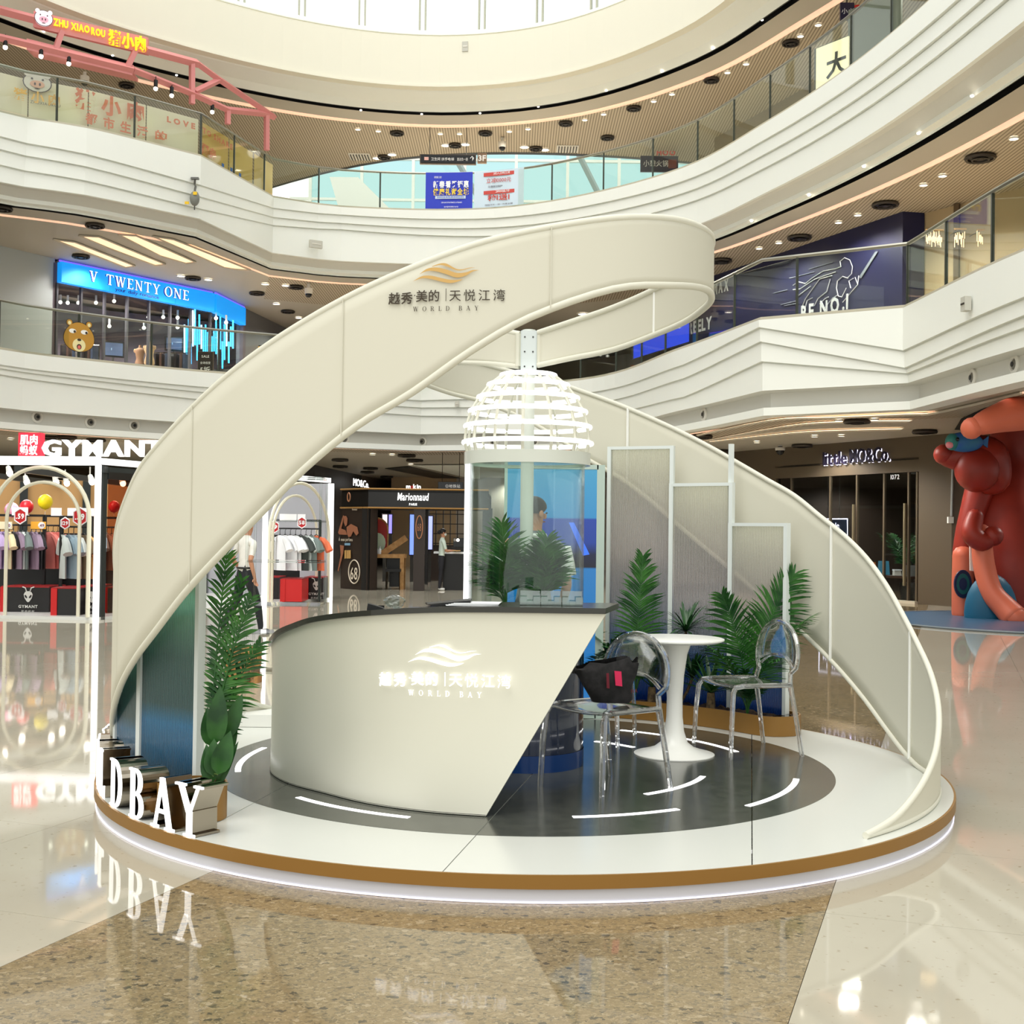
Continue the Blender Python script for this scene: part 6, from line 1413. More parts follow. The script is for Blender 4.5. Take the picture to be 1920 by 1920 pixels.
# ---- black cosmetics kiosk, centre back
M0, M1, M2 = V((-4.45, 32.25)), V((-3.66, 31.4)), V((-.6, 31.5)); KB = mat('kiosk black', (24, 22, 21), .3); KB2 = mat('kiosk brown black', (48, 38, 33), .35); WOOD = noisy(mat('pale wood', (188, 140, 84), .5), (196, 150, 94), (172, 124, 70), 8, 3)
ck = thing('cosmetics_kiosk', 'black cosmetics kiosk with white lettered fascia and open counters', 'kiosk', (-2.5, 33, 0))
def wall2(a, b, z0, z1, m, name, t=.1, par=ck):
    a, b = V(a), V(b); n = V((-(b-a).y, (b-a).x)).normalized()*t; return MB().prism([(*a, z0), (*b, z0), (*(b+n), z0), (*(a+n), z0)], (0, 0, z1-z0)).build(name, m, par)
wall2(M0, M1, 0, 2.12, KB2, 'poster_wall', .3); wall2(M0, M1, 2.12, 2.58, KB, 'fascia'); wall2(M1, M2, 2.12, 2.58, KB, 'fascia')
for z in (2.10, 2.58): MB().tube([(*(M0+V((-.03, -.05))), z), (*(M1+V((0, -.05))), z), (*(M2+V((0, -.05))), z)], .022, 4).build('brass_line', GOLD, ck)
wall2(M1-V((.16, -.1)), M1+V((.03, 0)), 0, 2.12, KB, 'column', .4); cx1 = P(786, 1000, 31.4).x; wall2((cx1-.14, 31.42), (cx1+.14, 31.43), 0, 2.12, KB2, 'column', .3); wall2((-.75, 31.5), (-.5, 31.5), 0, 2.12, KB, 'column', .3)
wall2((-4.4, 35.5), (-.6, 35.5), 2.12, 2.55, KB, 'fascia'); MB().prism([(*M0, 2.5), (*M1, 2.5), (*M2, 2.5), (-.6, 35.5, 2.5), (-4.45, 35.5, 2.5)], (0, 0, .05)).build('roof', KB, ck)
for x in (-4.3, -2.5, -.7): MB().box((x, 35.5, 1.06), (.2, .2, 2.12)).build('column', KB, ck)
KW = mat('kiosk white letter', (250, 250, 250), .4, emit=1.2)
letters('Marionnaud', (P(745, 940, 31.3).x, 31.33, 2.3), (1, 0, 0), .27, KW, ck, depth=.03, bold=.012, shear=.15, fit=.78); letters('PARIS', (P(767, 944, 31.3).x, 31.33, 2.17), (1, 0, 0), .08, KW, ck, depth=.03, bold=.02, fit=.2)
dM = (M1-M0).normalized(); nM = V((dM.y, -dM.x))
def on_m(px, py, d=.03):
    A2 = M0+nM*d; n = V((-dM.y, dM.x)); dd = ray(px, py); t = A2.dot(n)/dd.xy.dot(n); return EYE+dd*t
SKN = mat('poster bronze skin', (150, 96, 70), .6); PW = mat('poster cream print', (226, 214, 196), .6)
def blob(pts, m, name): MB().prism([on_m(600+x/6.857, 860+y/6.857) for x, y in pts], (nM.x*.01, nM.y*.01, 0)).build(name, m, ck)
blob([(235, 950), (300, 730), (315, 735), (275, 900), (330, 920), (350, 980), (250, 975)], SKN, 'poster_arm'); blob([(310, 745), (335, 735), (355, 770), (350, 850), (330, 870), (310, 820)], SKN, 'poster_face'); blob([(345, 880), (400, 840), (480, 880), (498, 960), (470, 990), (430, 930), (400, 1000), (370, 1010), (350, 960)], SKN, 'poster_shoulder'); blob([(260, 1110), (310, 1120), (300, 1220), (240, 1450), (230, 1440), (270, 1240)], SKN, 'poster_leg')
for x in (330, 360, 385): blob([(x-12, 1180), (x+10, 1175), (x+12, 1280), (x-12, 1285)], mat('poster gold bottle', (190, 150, 90), .5), 'poster_bottle')
blob([(320, 1085), (390, 1085), (390, 1115), (320, 1115)], mat('poster blue print', (120, 160, 190), .6), 'poster_caption')
letters('À nous parfums', on_m(635, 1014), (dM.x, dM.y, 0), .12, PW, ck, depth=.01, shear=.2, fit=.62); letters('Marionnaud', on_m(660, 957), (dM.x, dM.y, 0), .08, PW, ck, depth=.01, fit=.22)
def ovalring(cf_, rx, rz, m, name):
    pts = [cf_(rx*math.cos(2*PI*k/28), rz*math.sin(2*PI*k/28)) for k in range(28)]; MB().tube(pts, .016, 5, True).build(name, m, ck)
cq = on_m(664, 1072); ovalring(lambda x, z: cq+V((dM.x*x, dM.y*x, z)), .24, .3, PW, 'oval_emblem'); letters('68', cq+V((-dM.x*.16, -dM.y*.16, -.2)), (dM.x, dM.y, 0), .45, PW, ck, depth=.01, fit=.3)
cq2 = V((cx1, 31.4, 1.62)); BRZ = mat('bronze emblem', (170, 116, 84), .4); ovalring(lambda x, z: cq2+V((x, 0, z)), .085, .29, BRZ, 'oval_emblem'); letters('68', cq2+V((-.05, -.01, -.1)), (1, 0, 0), .28, BRZ, ck, depth=.01, fit=.1)
cq3 = P(654, 932, 31.9); ovalring(lambda x, z: on_m(654, 932, .12)+V((dM.x*x, dM.y*x, z)), .06, .11, BRZ, 'oval_emblem')
for px in (705, 742): q = P(px, 946, 32.2); MB().sph(q, .05, 8, 6).build('spot_lamp', LAMP, ck)
for x in (-3.2, -1.6): spot_lamp((x, 33, 2.4), 60)
# kiosk furniture
t = thing('make_up_table', 'pale wooden make-up table at the left opening of the black kiosk', 'table', (-2.85, 32.6, 0)); x0, x1 = P(688, 1040, 32.3).x, P(760, 1040, 32.3).x
MB().box(((x0+x1)/2, 32.4, .86), (x1-x0, .6, .1)).build('tabletop', WOOD, t)
for x in (x0+.05, x1-.07): 
    for y in (32.15, 32.65): MB().box((x, y, .4), (.1, .08, .82)).build('leg', WOOD, t)
MB().box((x0+.75, 32.65, .45), (.35, .3, .8)).build('drawer_unit', KB, t)
t = thing('bar_stool', 'black low backed stool under the pale make-up table', 'stool', (-3.05, 32.0, 0)); MB().box((-3.05, 32.0, .5), (.38, .34, .07)).build('seat', BLACK, t); MB().box((-3.05, 32.18, .68), (.38, .05, .3)).build('backrest', BLACK, t)
for sx_ in (-.16, .16):
    for sy_ in (-.14, .14): MB().tube([(-3.05+sx_, 32.0+sy_, .47), (-3.05+sx_*1.1, 32.0+sy_*1.1, 0)], .014, 5).build('leg', CHROME, t)
q = P(705, 1000, 32.4); t = thing('arched_poster', 'arched red poster board with a pale round figure on the make-up table', 'poster', (q.x, q.y, .92)); arc_ = [V((q.x-.3, 32.5, .92)), V((q.x+.3, 32.5, .92))]+[V((q.x+.3*math.cos(PI*k/12), 32.5, 1.55+.3*math.sin(PI*k/12))) for k in range(13)]
MB().prism(arc_, (0, .04, 0)).build('board', mat('arched red', (168, 40, 32), .5), t); MB().tube(arc_+arc_[:1], .022, 5).build('wood_edge', WOOD, t); MB().sph((q.x+.05, 32.46, 1.2), (.2, .02, .26), 14, 8).build('printed_figure', mat('poster mint', (190, 206, 180), .6), t, True)
q = P(742, 1020, 32.5); t = thing('make_up_display', 'sloping black make-up display tray in a wooden frame', 'display', (q.x, q.y, .92)); R5 = Matrix.Rotation(-.6, 3, 'Y')
MB().box((q.x, 32.5, 1.15), (.7, .4, .1), R3=R5).build('tray', KB, t); MB().box((q.x-.02, 32.28, 1.13), (.78, .03, .16), R3=R5).build('wood_edge', WOOD, t)
for k in range(10): MB().box(V((q.x, 32.5, 1.15))+R5 @ V((-.28+.06*k, -.1+.05*(k % 3), .06)), (.03, .1, .03), R3=R5).build('cosmetic', mat('cosmetic %d' % (k % 3), [(150, 110, 80), (110, 52, 60), (196, 180, 160)][k % 3], .4), t)
for k, px in enumerate((692, 699, 706, 712)):
    q = P(px, 1035, 32.2); tt = thing('white_bottle', 'small white cosmetic bottle, %s from left on the make-up table' % ORDS[k], 'bottle', (q.x, 32.2, .91), 'white bottles on the make-up table'); MB().lathe((q.x, 32.2, .91), [(.0001, 0), (.04, 0), (.04, .12), (.02, .15)], 10).build('body', ADW, tt, True); MB().lathe((q.x, 32.2, 1.06), [(.022, 0), (.022, .05), (.0001, .05)], 10).build('cap', LGREY, tt)
t = thing('service_counter', 'black service counter with white top at the right kiosk opening', 'counter', (-1.6, 32, 0)); x0 = P(813, 1050, 32).x
MB().box((x0+.5, 32.2, .97), (1.0, .45, .05)).build('counter_top', ADW, t); MB().box((x0+.62, 32.25, .47), (.75, .35, .94)).build('body', KB, t)
t = thing('cash_register', 'black till with small lamp on the white service counter', 'till', (x0+.6, 32.2, 1.0)); MB().box((x0+.62, 32.2, 1.06), (.36, .3, .12)).build('base', BLACK, t); MB().box((x0+.66, 32.25, 1.22), (.34, .03, .26), .3).build('screen', BLACKG, t); MB().sph((x0+.62, 32.05, 1.3), .04, 8, 6).build('lamp', LAMP, t)
# back lit panels and shelves beyond the kiosk
for k, (px0, px1, y0, y1, cc_, lb_) in enumerate([(768, 777, 965, 1040, (120, 150, 240), 'blue back lit panel left of the kiosk column'), (800, 811, 968, 1030, (170, 180, 250), 'pale blue back lit panel right of the kiosk column'), (717, 726, 965, 1005, (250, 226, 236), 'white pink back lit poster far behind the kiosk'), (729, 735, 965, 1000, (150, 140, 240), 'violet back lit strip far behind the kiosk')]):
    a, b = P(px0, y1, 37), P(px1, y0, 37); t = thing('lit_panel', lb_, 'lit panel', (a.x, 37, a.z)); MB().box(((a.x+b.x)/2, 37, (a.z+b.z)/2), (b.x-a.x, .06, b.z-a.z)).build('light_face', mat('lit panel %d' % k, cc_, .5, emit=1.1), t); MB().box(((a.x+b.x)/2, 37.05, (a.z+b.z)/2/1.0), (b.x-a.x+.06, .08, b.z-a.z+.06)).build('case', DARK, t); MB().box(((a.x+b.x)/2, 37.05, a.z/2), (.1, .08, a.z)).build('stand', DARK, t)
wallrun('wall_arcade_tan', [(-5.2, 53), (-2.4, 53)], 0, 3.83, mat('tan arcade wall', (172, 148, 116), .6)); wallrun('wall_arcade_pale', [(-2.4, 53), (6, 51)], 0, 3.83, mat('rose arcade wall', (182, 172, 160), .6))
sh_ = thing('wall_shelf', 'dark gridded wall shelf behind the woman at the kiosk', 'shelf', (-2.1, 38, 0))
for k in range(6): MB().box((-2.55+.22*k, 38, 1.75), (.025, .2, 1.3)).build('upright', KB, sh_)
for k in range(5): MB().box((-2.0, 38, 1.15+.3*k), (1.15, .22, .025)).build('shelf_board', KB, sh_)
MB().box((-2.0, 38.05, .55), (1.2, .25, 1.1)).build('cabinet', KB2, sh_)
# stores behind
wallrun('wall_store_grey', [(-8.3, 40.5), (-7.05, 44), (-6.35, 52)], 0, 3.83, mat('charcoal wall', (70, 68, 68), .5)); wallrun('wall_store_taupe', [(-6.35, 52), (-5.6, 58)], 0, 3.83, mat('store taupe', (128, 112, 96), .5))
ms = thing('shop_sign', 'white serif letter sign on the charcoal store wall behind the kiosk', 'sign', P(675, 903, 49)); q0 = P(662, 911, 48.3); letters('MO&Co.', (q0.x-.05+.1, q0.y-.3, q0.z), (.1, 1, 0), .42, KW, ms, depth=.03, bold=.0, fit=2.8)
mk = thing('kiosk_name_sign', 'small white and red lettering standing on the black kiosk fascia', 'sign', P(772, 918, 31.6)); q0 = P(762, 921, 31.6); letters('m', (q0.x, 31.5, 2.6), (1, 0, 0), .16, KW, mk, bold=.03); letters('o', (q0.x+.1, 31.5, 2.6), (1, 0, 0), .16, RED, mk, bold=.03); letters('kin', (q0.x+.18, 31.5, 2.6), (1, 0, 0), .16, KW, mk, bold=.03, gap=.04)
hq = P(845, 911, 36); h2 = thing('direction_sign', 'small black hanging sign with white numeral left of the clear tube', 'sign', hq); MB().box(hq, (.7, .08, .2)).build('panel', BLACKG, h2); MB().box(hq+V((0, .03, 0)), (.74, .06, .23)).build('frame', DARK, h2); letters('②地铁站', hq+V((-.15, -.05, -.05)), (1, 0, 0), .11, SW, h2, depth=.01)
for s in (-.25, .25): MB().tube([hq+V((s, 0, .1)), (hq.x+s, hq.y, 3.82)], .008, 4).build('rod', DARK, h2)

struct(MB().prism([G(x, y, 3.80) for x, y in [(722, 879), (765, 875), (900, 905), (900, 914)]], (0, 0, .01)).build('trim_17', BLACK))
struct(MB().prism([G(x, y, 3.79) for x, y in [(775, 873), (900, 872), (900, 901)]], (0, 0, .01)).build('trim_18', WHITE))
# ---- clothing kiosk, left
K0, K1, K2 = V((-12.5, 20.75)), V((-6.75, 20.12)), V((-3.95, 26.9)); KH = 2.53
kk = thing('clothing_kiosk', 'white framed clothing kiosk with glowing posts, arches and lettered roof sign', 'kiosk', (-8, 22, 0)); KF = mat('kiosk glow frame', (255, 255, 255), .5, emit=.9); KD = mat('kiosk dark frame', (44, 50, 50), .4); TANP = mat('kiosk tan panel', (206, 160, 104), .35); POLY = thin_glass('rose polycarbonate', (226, 190, 172), 1.5, .15)
dk1, dk2 = (K1-K0).normalized(), (K2-K1).normalized()
def kp(px, E='r'):
    a, d = (K1, dk2) if E == 'r' else (K0, dk1); n = V((-d.y, d.x)); dd = ray(px, 1000); t = a.dot(n)/dd.xy.dot(n); return V((dd.x, dd.y))*t
post_px = [(K1, .05)] + [(kp(497), .05), (K2, .06)]
for p, s in post_px: MB().box((*p, KH/2), (s*2, s*2, KH), .3).build('glow_post', KF, kk)
MB().prism([(*K0, KH), (*K1, KH), (*(K1+V((0, .12))), KH), (*(K0+V((0, .12))), KH)], (0, 0, .14)).build('top_beam', KF, kk); MB().prism([(*K1, KH+.02), (*K2, KH+.02), (*(K2+V((-.12, 0))), KH+.02), (*(K1+V((-.12, 0))), KH+.02)], (0, 0, .1)).build('top_beam', KF, kk)
MB().prism([(*(K1+dk2*.12), 0), (*(K1+dk2*.22), 0), (*(K1+dk2*.22+V((-.1, .04))), 0), (*(K1+dk2*.12+V((-.1, .04))), 0)], (0, 0, KH)).build('dark_post', KD, kk)
pa, pb_ = K1+dk2*.26, kp(330); MB().prism([(*pa, .1), (*pb_, .1), (*pb_, KH-.1), (*pa, KH-.1)], (-.02, .01, 0)).build('side_pane', POLY, kk); MB().prism([(*pa, KH-.22), (*pb_, KH-.22), (*(pb_+V((-.06, 0))), KH-.22), (*(pa+V((-.06, 0))), KH-.22)], (0, 0, .2)).build('side_header', KD, kk)
K3, K4 = V((-12.8, 25.5)), V((-7.0, 28.2))
MB().prism([(*K0, -.0), (*K1, 0), (*K2, 0), (*K4, 0), (*K3, 0)], (0, 0, .05)).build('floor_deck', mat('kiosk deck', (222, 224, 222), .25), kk)
wall2(K3, K4, 0, KH, TANP, 'back_panel', .08, kk); wall2(K4, K2, 0, KH, mat('kiosk grey panel', (176, 178, 186), .4), 'back_panel', .08, kk)
for k in range(6): p = K3.lerp(K4, k/5); MB().box((p.x, p.y-.08, KH/2), (.16, .1, KH), .4).build('dark_post', KD, kk)
for k in range(5): a, b = K0.lerp(K1, k/4), K3.lerp(K4, k/4); MB().prism([(*a, KH-.12), (*(a+V((.1, 0))), KH-.12), (*(b+V((.1, 0))), KH-.12), (*b, KH-.12)], (0, 0, .1)).build('roof_bar', KD, kk)
def arch(cx, d, y, hw, zt, r, name='arch'):
    n = V((d[0], d[1])); c = V(cx); pts = [V((*(c-n*hw), .05))]+[V((*(c+n*(-hw*math.cos(PI*k/20))), zt-hw*1.0+hw*1.0*math.sin(PI*k/20))) for k in range(21)]+[V((*(c+n*hw), .05))]
    MB().tube(pts, r, 6).build(name, mat('arch cream', (226, 222, 202), .4), kk, True)
ac = kp(76, 'l'); arch(ac, dk1, 0, .83, KH-.04, .035); arch(ac+V((0, .1)), dk1, 0, .63, KH-.28, .03)
ac = kp(563); arch(ac, dk2, 0, 1.15, KH-.04, .035); arch(ac+V((-.1, 0)), dk2, 0, .85, KH-.3, .03)
ks = thing('roof_sign', 'glowing white letter sign with red square on the clothing kiosk roof', 'sign', (*K1, KH+.14)); RSQ = mat('red sign light', (232, 40, 60), .4, emit=.75); GW = mat('sign letter white light', (255, 255, 255), .5, emit=1.1)
def on_k(px, z, d=-.02): q = kp(px, 'l'); return V((q.x, q.y+d, z))
zk = KH+.14; a, b = on_k(35, zk), on_k(77, zk); MB().box(((a.x+b.x)/2, a.y, zk+.19), (b.x-a.x, .14, .38), math.atan2(dk1.y, dk1.x)).build('red_square', RSQ, ks)
letters('肌肉', on_k(39, zk+.2, -.1), (dk1.x, dk1.y, 0), .17, GW, ks, depth=.02, bold=.02, fit=.3); letters('蚂蚁', on_k(39, zk+.03, -.1), (dk1.x, dk1.y, 0), .17, GW, ks, depth=.02, bold=.02, fit=.3)
letters('GYMANT', on_k(78, zk+.01, -.03), (dk1.x, dk1.y, 0), .36, GW, ks, gap=.06, depth=.1, bold=.03, fit=(on_k(303, zk).xy-on_k(78, zk).xy).length)
# clothes on rails
def tee():
    b = MB(); rows = []
    for i, (z, hw) in enumerate([(0, .05), (-.02, .12), (-.05, .2), (-.14, .235), (-.25, .21), (-.45, .215), (-.66, .225)]):
        rows.append([V((hw*math.cos(2*PI*k/12), (.028+.012*(i > 3)+.012*math.sin(k*2.3+i))*math.sin(2*PI*k/12)*(1 if abs(math.cos(2*PI*k/12)) < .99 else 0), z)) for k in range(12)])
    b.grid(rows, True)
    for s in (-1, 1): b.tube([V((s*.17, 0, -.07)), V((s*.26, .01, -.16)), V((s*.33, .02, -.29))], [.05, .065, .075], 8)
    return b.mesh('shirt_body', mat('cotton', (230, 230, 230), .9), True)
TEE = tee(); HANG = MB().tube([(-.17, 0, -.06), (0, 0, .02), (.17, 0, -.06)], .008, 5).tube([(0, 0, .02), (0, 0, .09), (.02, 0, .11)], .006, 4).mesh('hanger', BLACK)
def shirt(q, ang, col, label, grp, sc_=1):
    t = thing('t_shirt', label, 't-shirt', (0, 0, 0), grp); o = link('shirt_body', TEE, t); o.material_slots[0].link = 'OBJECT'; o.material_slots[0].material = mat('cotton %d %d %d' % col, col, .9); link('hanger', HANG, t)
    t.matrix_basis = Matrix.Translation(q) @ Matrix.Rotation(ang, 4, 'Z') @ Matrix.Diagonal((sc_, sc_, sc_, 1)); return t
def seg(x0, x1, Yd): return (P(x0, 1000, Yd).xy, P(x1, 1000, Yd).xy)
def rack(a, b, z, label):
    a, b = V(a), V(b); t = thing('clothes_rack', label, 'clothes rack', (*a, .05)); MB().tube([(*a, z+.1), (*b, z+.1)], .018, 6).build('rail', BLACK, t); MB().box((*((a+b)/2), z+.27), ((b-a).length, .12, .04), math.atan2((b-a).y, (b-a).x)).build('top_shelf', BLACK, t)
    for p in (a, b): MB().box((*p, (z+.27)/2+.02), (.05, .05, z+.25), 0).build('upright', BLACK, t)
    return t
for x0, x1, Yd in ((-20, 113, 22.75), (114, 224, 22.95), (506, 612, 27.2)):
    a, b = seg(x0, x1, Yd); wall2(tuple(a), tuple(b), .05, 1.4, BLACK, 'back_board', .04, kk)
def colname(c):
    return {(176, 156, 200): 'lilac', (222, 208, 170): 'cream', (30, 30, 34): 'black', (150, 130, 152): 'mauve', (220, 230, 228): 'white', (112, 126, 124): 'grey green', (214, 122, 114): 'coral', (150, 172, 186): 'light blue', (196, 206, 204): 'pale grey', (120, 104, 82): 'olive brown', (226, 176, 112): 'apricot', (160, 128, 110): 'brown', (232, 234, 238): 'bright white', (60, 66, 64): 'charcoal', (236, 120, 84): 'orange'}[c]
def fill(x0, x1, y, Yd, cols, ang, where, grp, z=1.42, sc_=1):
    seen_ = {}
    for k, c in enumerate(cols):
        px = x0+(x1-x0)*(k+.5)/len(cols); q = P(px, y, Yd+.06*(k % 2)); n_ = colname(c); seen_[n_] = seen_.get(n_, 0)+1
        shirt(V((q.x, q.y, z)), ang+.12*((k*5) % 3-1), c, '%s %s t-shirt hanging %s, %s from left' % (ORDS[seen_[n_]-1] if cols.count(c) > 1 else 'only', n_, where, ORDS[k]) if cols.count(c) > 1 else '%s t-shirt hanging %s, %s from left' % (n_, where, ORDS[k]), grp, sc_)
Lc, Cr, Bk, Mv, Wh, Gg, Co, Lb, Pg, Ob, Ap, Br, Bw, Ch, Or = (176, 156, 200), (222, 208, 170), (30, 30, 34), (150, 130, 152), (220, 230, 228), (112, 126, 124), (214, 122, 114), (150, 172, 186), (196, 206, 204), (120, 104, 82), (226, 176, 112), (160, 128, 110), (232, 234, 238), (60, 66, 64), (236, 120, 84)
def seg(x0, x1, Yd): return (P(x0, 1000, Yd).xy, P(x1, 1000, Yd).xy)
rack(*seg(-20, 83, 21.9), 1.44, 'black clothes rack at the left of the kiosk under the balloons'); fill(-4, 80, 1000, 21.9, [Lc, Lc, Cr, Bk, Mv, Wh, Gg, Mv, Mv, Bk], -1.0, 'on the left kiosk rack', 'shirts on the left kiosk rack')
rack(*seg(84, 114, 22.3), 1.44, 'short black rack of coral shirts in the kiosk'); fill(86, 113, 1000, 22.3, [Co, Co, Co], -.5, 'on the short kiosk rack', 'shirts on the short kiosk rack')
rack(*seg(115, 172, 21.5), 1.42, 'black clothes rack behind the inner arch of the kiosk'); fill(114, 172, 1000, 21.5, [Pg, Lb, Lb, Wh, Ob, Ap], -.95, 'on the rack behind the arch', 'shirts on the rack behind the arch', 1.38, 1.15)
rack(*seg(186, 225, 22.4), 1.42, 'black clothes rack behind the rose side pane of the kiosk'); fill(188, 222, 1000, 22.4, [Lb, Br, Br, Ob], -1.0, 'behind the rose side pane', 'shirts behind the rose pane', 1.4)
rack(*seg(512, 600, 25.6), 1.44, 'black clothes rack behind the right kiosk arch'); fill(520, 598, 1010, 25.6, [Bw, Bw, Bw, Bw, Ch, Wh, Gg, Or], -.75, 'behind the right kiosk arch', 'shirts behind the right arch', 1.4, 1.1)
for k in range(2): pass
BX = mat('kiosk box black', (26, 25, 26), .4)
def boxplinth(x0, x1, Yd, h_, label, logo, dpt=.8):
    a, b = P(x0, 1100, Yd), P(x1, 1100, Yd); t = thing('display_plinth', label, 'plinth', ((a.x+b.x)/2, Yd, .05), 'plinths of the clothing kiosk'); w_ = b.x-a.x
    MB().box(((a.x+b.x)/2, Yd+dpt/2, .05+h_/2), (w_, dpt, h_)).build('body', BX, t); MB().box((a.x+.045, Yd+dpt/2-.01, .05+h_/2), (.1, dpt+.02, h_+.01)).build('red_end', RED, t)
    MB().box(((a.x+b.x)/2, Yd+dpt/2, .05+h_+.01), (w_, dpt, .02)).build('top_panel', mat('plinth red top', (150, 26, 28), .4), t)
    if logo:
        c = V(((a.x+b.x)/2+.06, Yd-.006, .05+h_*.62)); m_ = mat('logo pale', (214, 216, 212), .5)
        MB().prism([c+V((.085*x, 0, .085*z)) for x, z in [(-.9, .5), (-.6, 1), (0, 1.15), (.6, 1), (.9, .5), (.75, -.2), (.3, -.9), (0, -1.1), (-.3, -.9), (-.75, -.2)]], (0, -.006, 0)).build('ant_emblem', m_, t)
        for s in (-1, 1):
            MB().prism([c+V((.085*x*s, -.007, .085*z)) for x, z in [(.15, -.1), (.5, .4), (.72, .3), (.6, -.1), (.3, -.3)]], (0, -.004, 0)).build('emblem_eye', BX, t); MB().tube([c+V((.03*s, -.004, .09)), c+V((.05*s, -.004, .15)), c+V((.1*s, -.004, .17))], .01, 4).build('emblem_feeler', m_, t)
        letters('GYMANT', c+V((0, -.005, -.19)), (1, 0, 0), .07, m_, t, center=True, depth=.006, bold=.03); letters('肌肉蚂蚁', c+V((0, -.005, -.27)), (1, 0, 0), .05, m_, t, center=True, depth=.006, gap=.3)
boxplinth(2, 92, 21.2, .42, 'long black plinth with pale ant emblem under the lilac shirts', True); boxplinth(97, 146, 20.5, .44, 'plain black plinth with red end right of the ant emblem', False); boxplinth(151, 181, 20.9, .46, 'narrow black plinth with ant emblem behind the arch leg', True); boxplinth(192, 225, 21.3, .42, 'black plinth with red end behind the rose pane', False); boxplinth(526, 566, 25.2, .45, 'bright red plinth behind the right kiosk arch', False); 
for ob in COL.objects:
    if ob.get('label') == 'bright red plinth behind the right kiosk arch':
        for c in ob.children:
            if c.name.startswith('body'): c.material_slots[0].link = 'OBJECT'; c.material_slots[0].material = RED
boxplinth(500, 523, 26.0, .45, 'black plinth left of the bright red one', False); boxplinth(570, 606, 26.2, .45, 'black plinth with ant emblem right of the bright red one', True)
# price tickets and balloons
def ticket(px, py, Yd, s, txt, label, kind=0):
    q = P(px, py, Yd); t = thing('price_sign', label, 'price sign', q, 'price signs of the clothing kiosk')
    if kind == 0:
        hx = [V((q.x+s*x, Yd, q.z+s*z)) for x, z in [(0, 1.05), (.75, .55), (.75, -.55), (0, -1.05), (-.75, -.55), (-.75, .55)]]
        MB().prism(hx, (0, .02, 0)).build('board', mat('price red', (196, 26, 34), .4), t); MB().tube(hx+hx[:1], .012, 4).build('edge', ADW, t)
        letters(txt, (q.x, Yd-.012, q.z-s*.32), (1, 0, 0), s*.95, ADW, t, center=True, depth=.006, bold=.04, fit=s*1.1); MB().tube([(q.x, Yd+.02, q.z-s), (q.x, Yd+.02, 1.7)], .01, 4).build('stem', BLACK, t)
    else:
        MB().box((q.x, Yd, q.z), (s*2.6, .02, s*1.3)).build('board', mat('price orange', (242, 176, 56), .5) if kind == 1 else mat('price cream', (240, 228, 196), .5), t); MB().disc((q.x+s*.6, Yd-.012, q.z), s*.6, -.003, .003, 14, Matrix.Rotation(PI/2, 3, 'X')).build('roundel', ADW, t)
        letters(txt, (q.x+s*.6, Yd-.02, q.z-s*.25), (1, 0, 0), s*.7, mat('price violet', (120, 50, 90), .5), t, center=True, depth=.006, bold=.02); MB().box((q.x, Yd+.03, q.z-s*.65), (s*2.6, .06, .015)).build('foot', BLACK, t)
ticket(38, 968, 21.6, .13, '.59', 'red hexagon price sign reading .59 between the red and pink balloons'); ticket(122, 981, 21.4, .095, '129', 'small red hexagon price sign reading 129'); ticket(150, 969, 21.3, .15, '.39', 'large red hexagon price sign reading .39 behind the inner arch')
ticket(72, 985, 21.7, .1, '.49', 'orange price card reading .49 on the left rack', 1); ticket(9, 985, 21.7, .1, '.30', 'cream price card reading .30 at the far left', 2); ticket(514, 988, 25.3, .12, '.9', 'red price sign partly hidden by the glow post'); ticket(566, 980, 25.3, .11, '58', 'red hexagon price sign above the white shirts')
for k, (px, w_) in enumerate([(37, .28), (105, .18), (140, .26), (165, .2), (540, .35), (565, .16)]):
    q = P(px, 990, 21.75 if px < 200 else 25.5); tag(MB().box((q.x, q.y, 1.78 if px < 200 else 1.77), (w_, .02, .14)).box((q.x, q.y+.03, 1.715), (w_, .06, .012)).build('info_card', ADW), 'white information card standing on the kiosk racks, %s from left' % ORDS[k], 'card', 'white cards on the kiosk racks')
for px, py, r_, c_, lb_ in [(22, 956, .125, (240, 160, 186), 'pink balloon left of the .59 price sign'), (50, 950, .118, (204, 30, 44), 'red balloon right of the .59 price sign'), (85, 941, .128, (232, 210, 20), 'yellow balloon above the left clothes rack'), (214, 950, .1, (190, 20, 34), 'dark red balloon behind the rose side pane')]:
    q = P(px, py, 22.1); t = thing('balloon', lb_, 'balloon', q, 'balloons in the clothing kiosk'); MB().sph(q, (r_, r_, r_*1.08), 16, 12).build('skin', mat('balloon %s' % lb_[:4], c_, .3), t, True); MB().lathe(q-V((0, 0, r_*1.2)), [(.018, -.01), (.004, .0), (.014, .05)], 8).build('knot', M['balloon %s' % lb_[:4]], t); MB().tube([q-V((0, 0, r_*1.2)), (q.x, q.y, 1.72)], .004, 4).build('stick', ADW, t)
for k, (px, py, Yd) in enumerate([(18, 886, 21.5), (50, 903, 22.4), (105, 903, 22.6), (125, 905, 23.4), (172, 902, 21.6), (230, 905, 22.5)]):
    q = P(px, py, Yd); t = thing('track_spotlight', 'white track spotlight under the kiosk roof, %s from left' % ORDS[k], 'spotlight', q, 'track spotlights in the clothing kiosk'); MB().tube([q+V((-.05, .05, .1)), q], [.04, .06], 8).build('body', WHITE, t, True); MB().sph(q-V((-.01, .01, .02)), .055, 8, 6).build('bulb', LAMP, t); MB().tube([q+V((-.05, .05, .1)), q+V((-.05, .05, .25))], .012, 4).build('stem', WHITE, t); spot_lamp(q-V((0, 0, .05)), 26)
spot_lamp((-5.6, 25.2, 2.5), 60); spot_lamp((-10.5, 22.3, 2.5), 60)
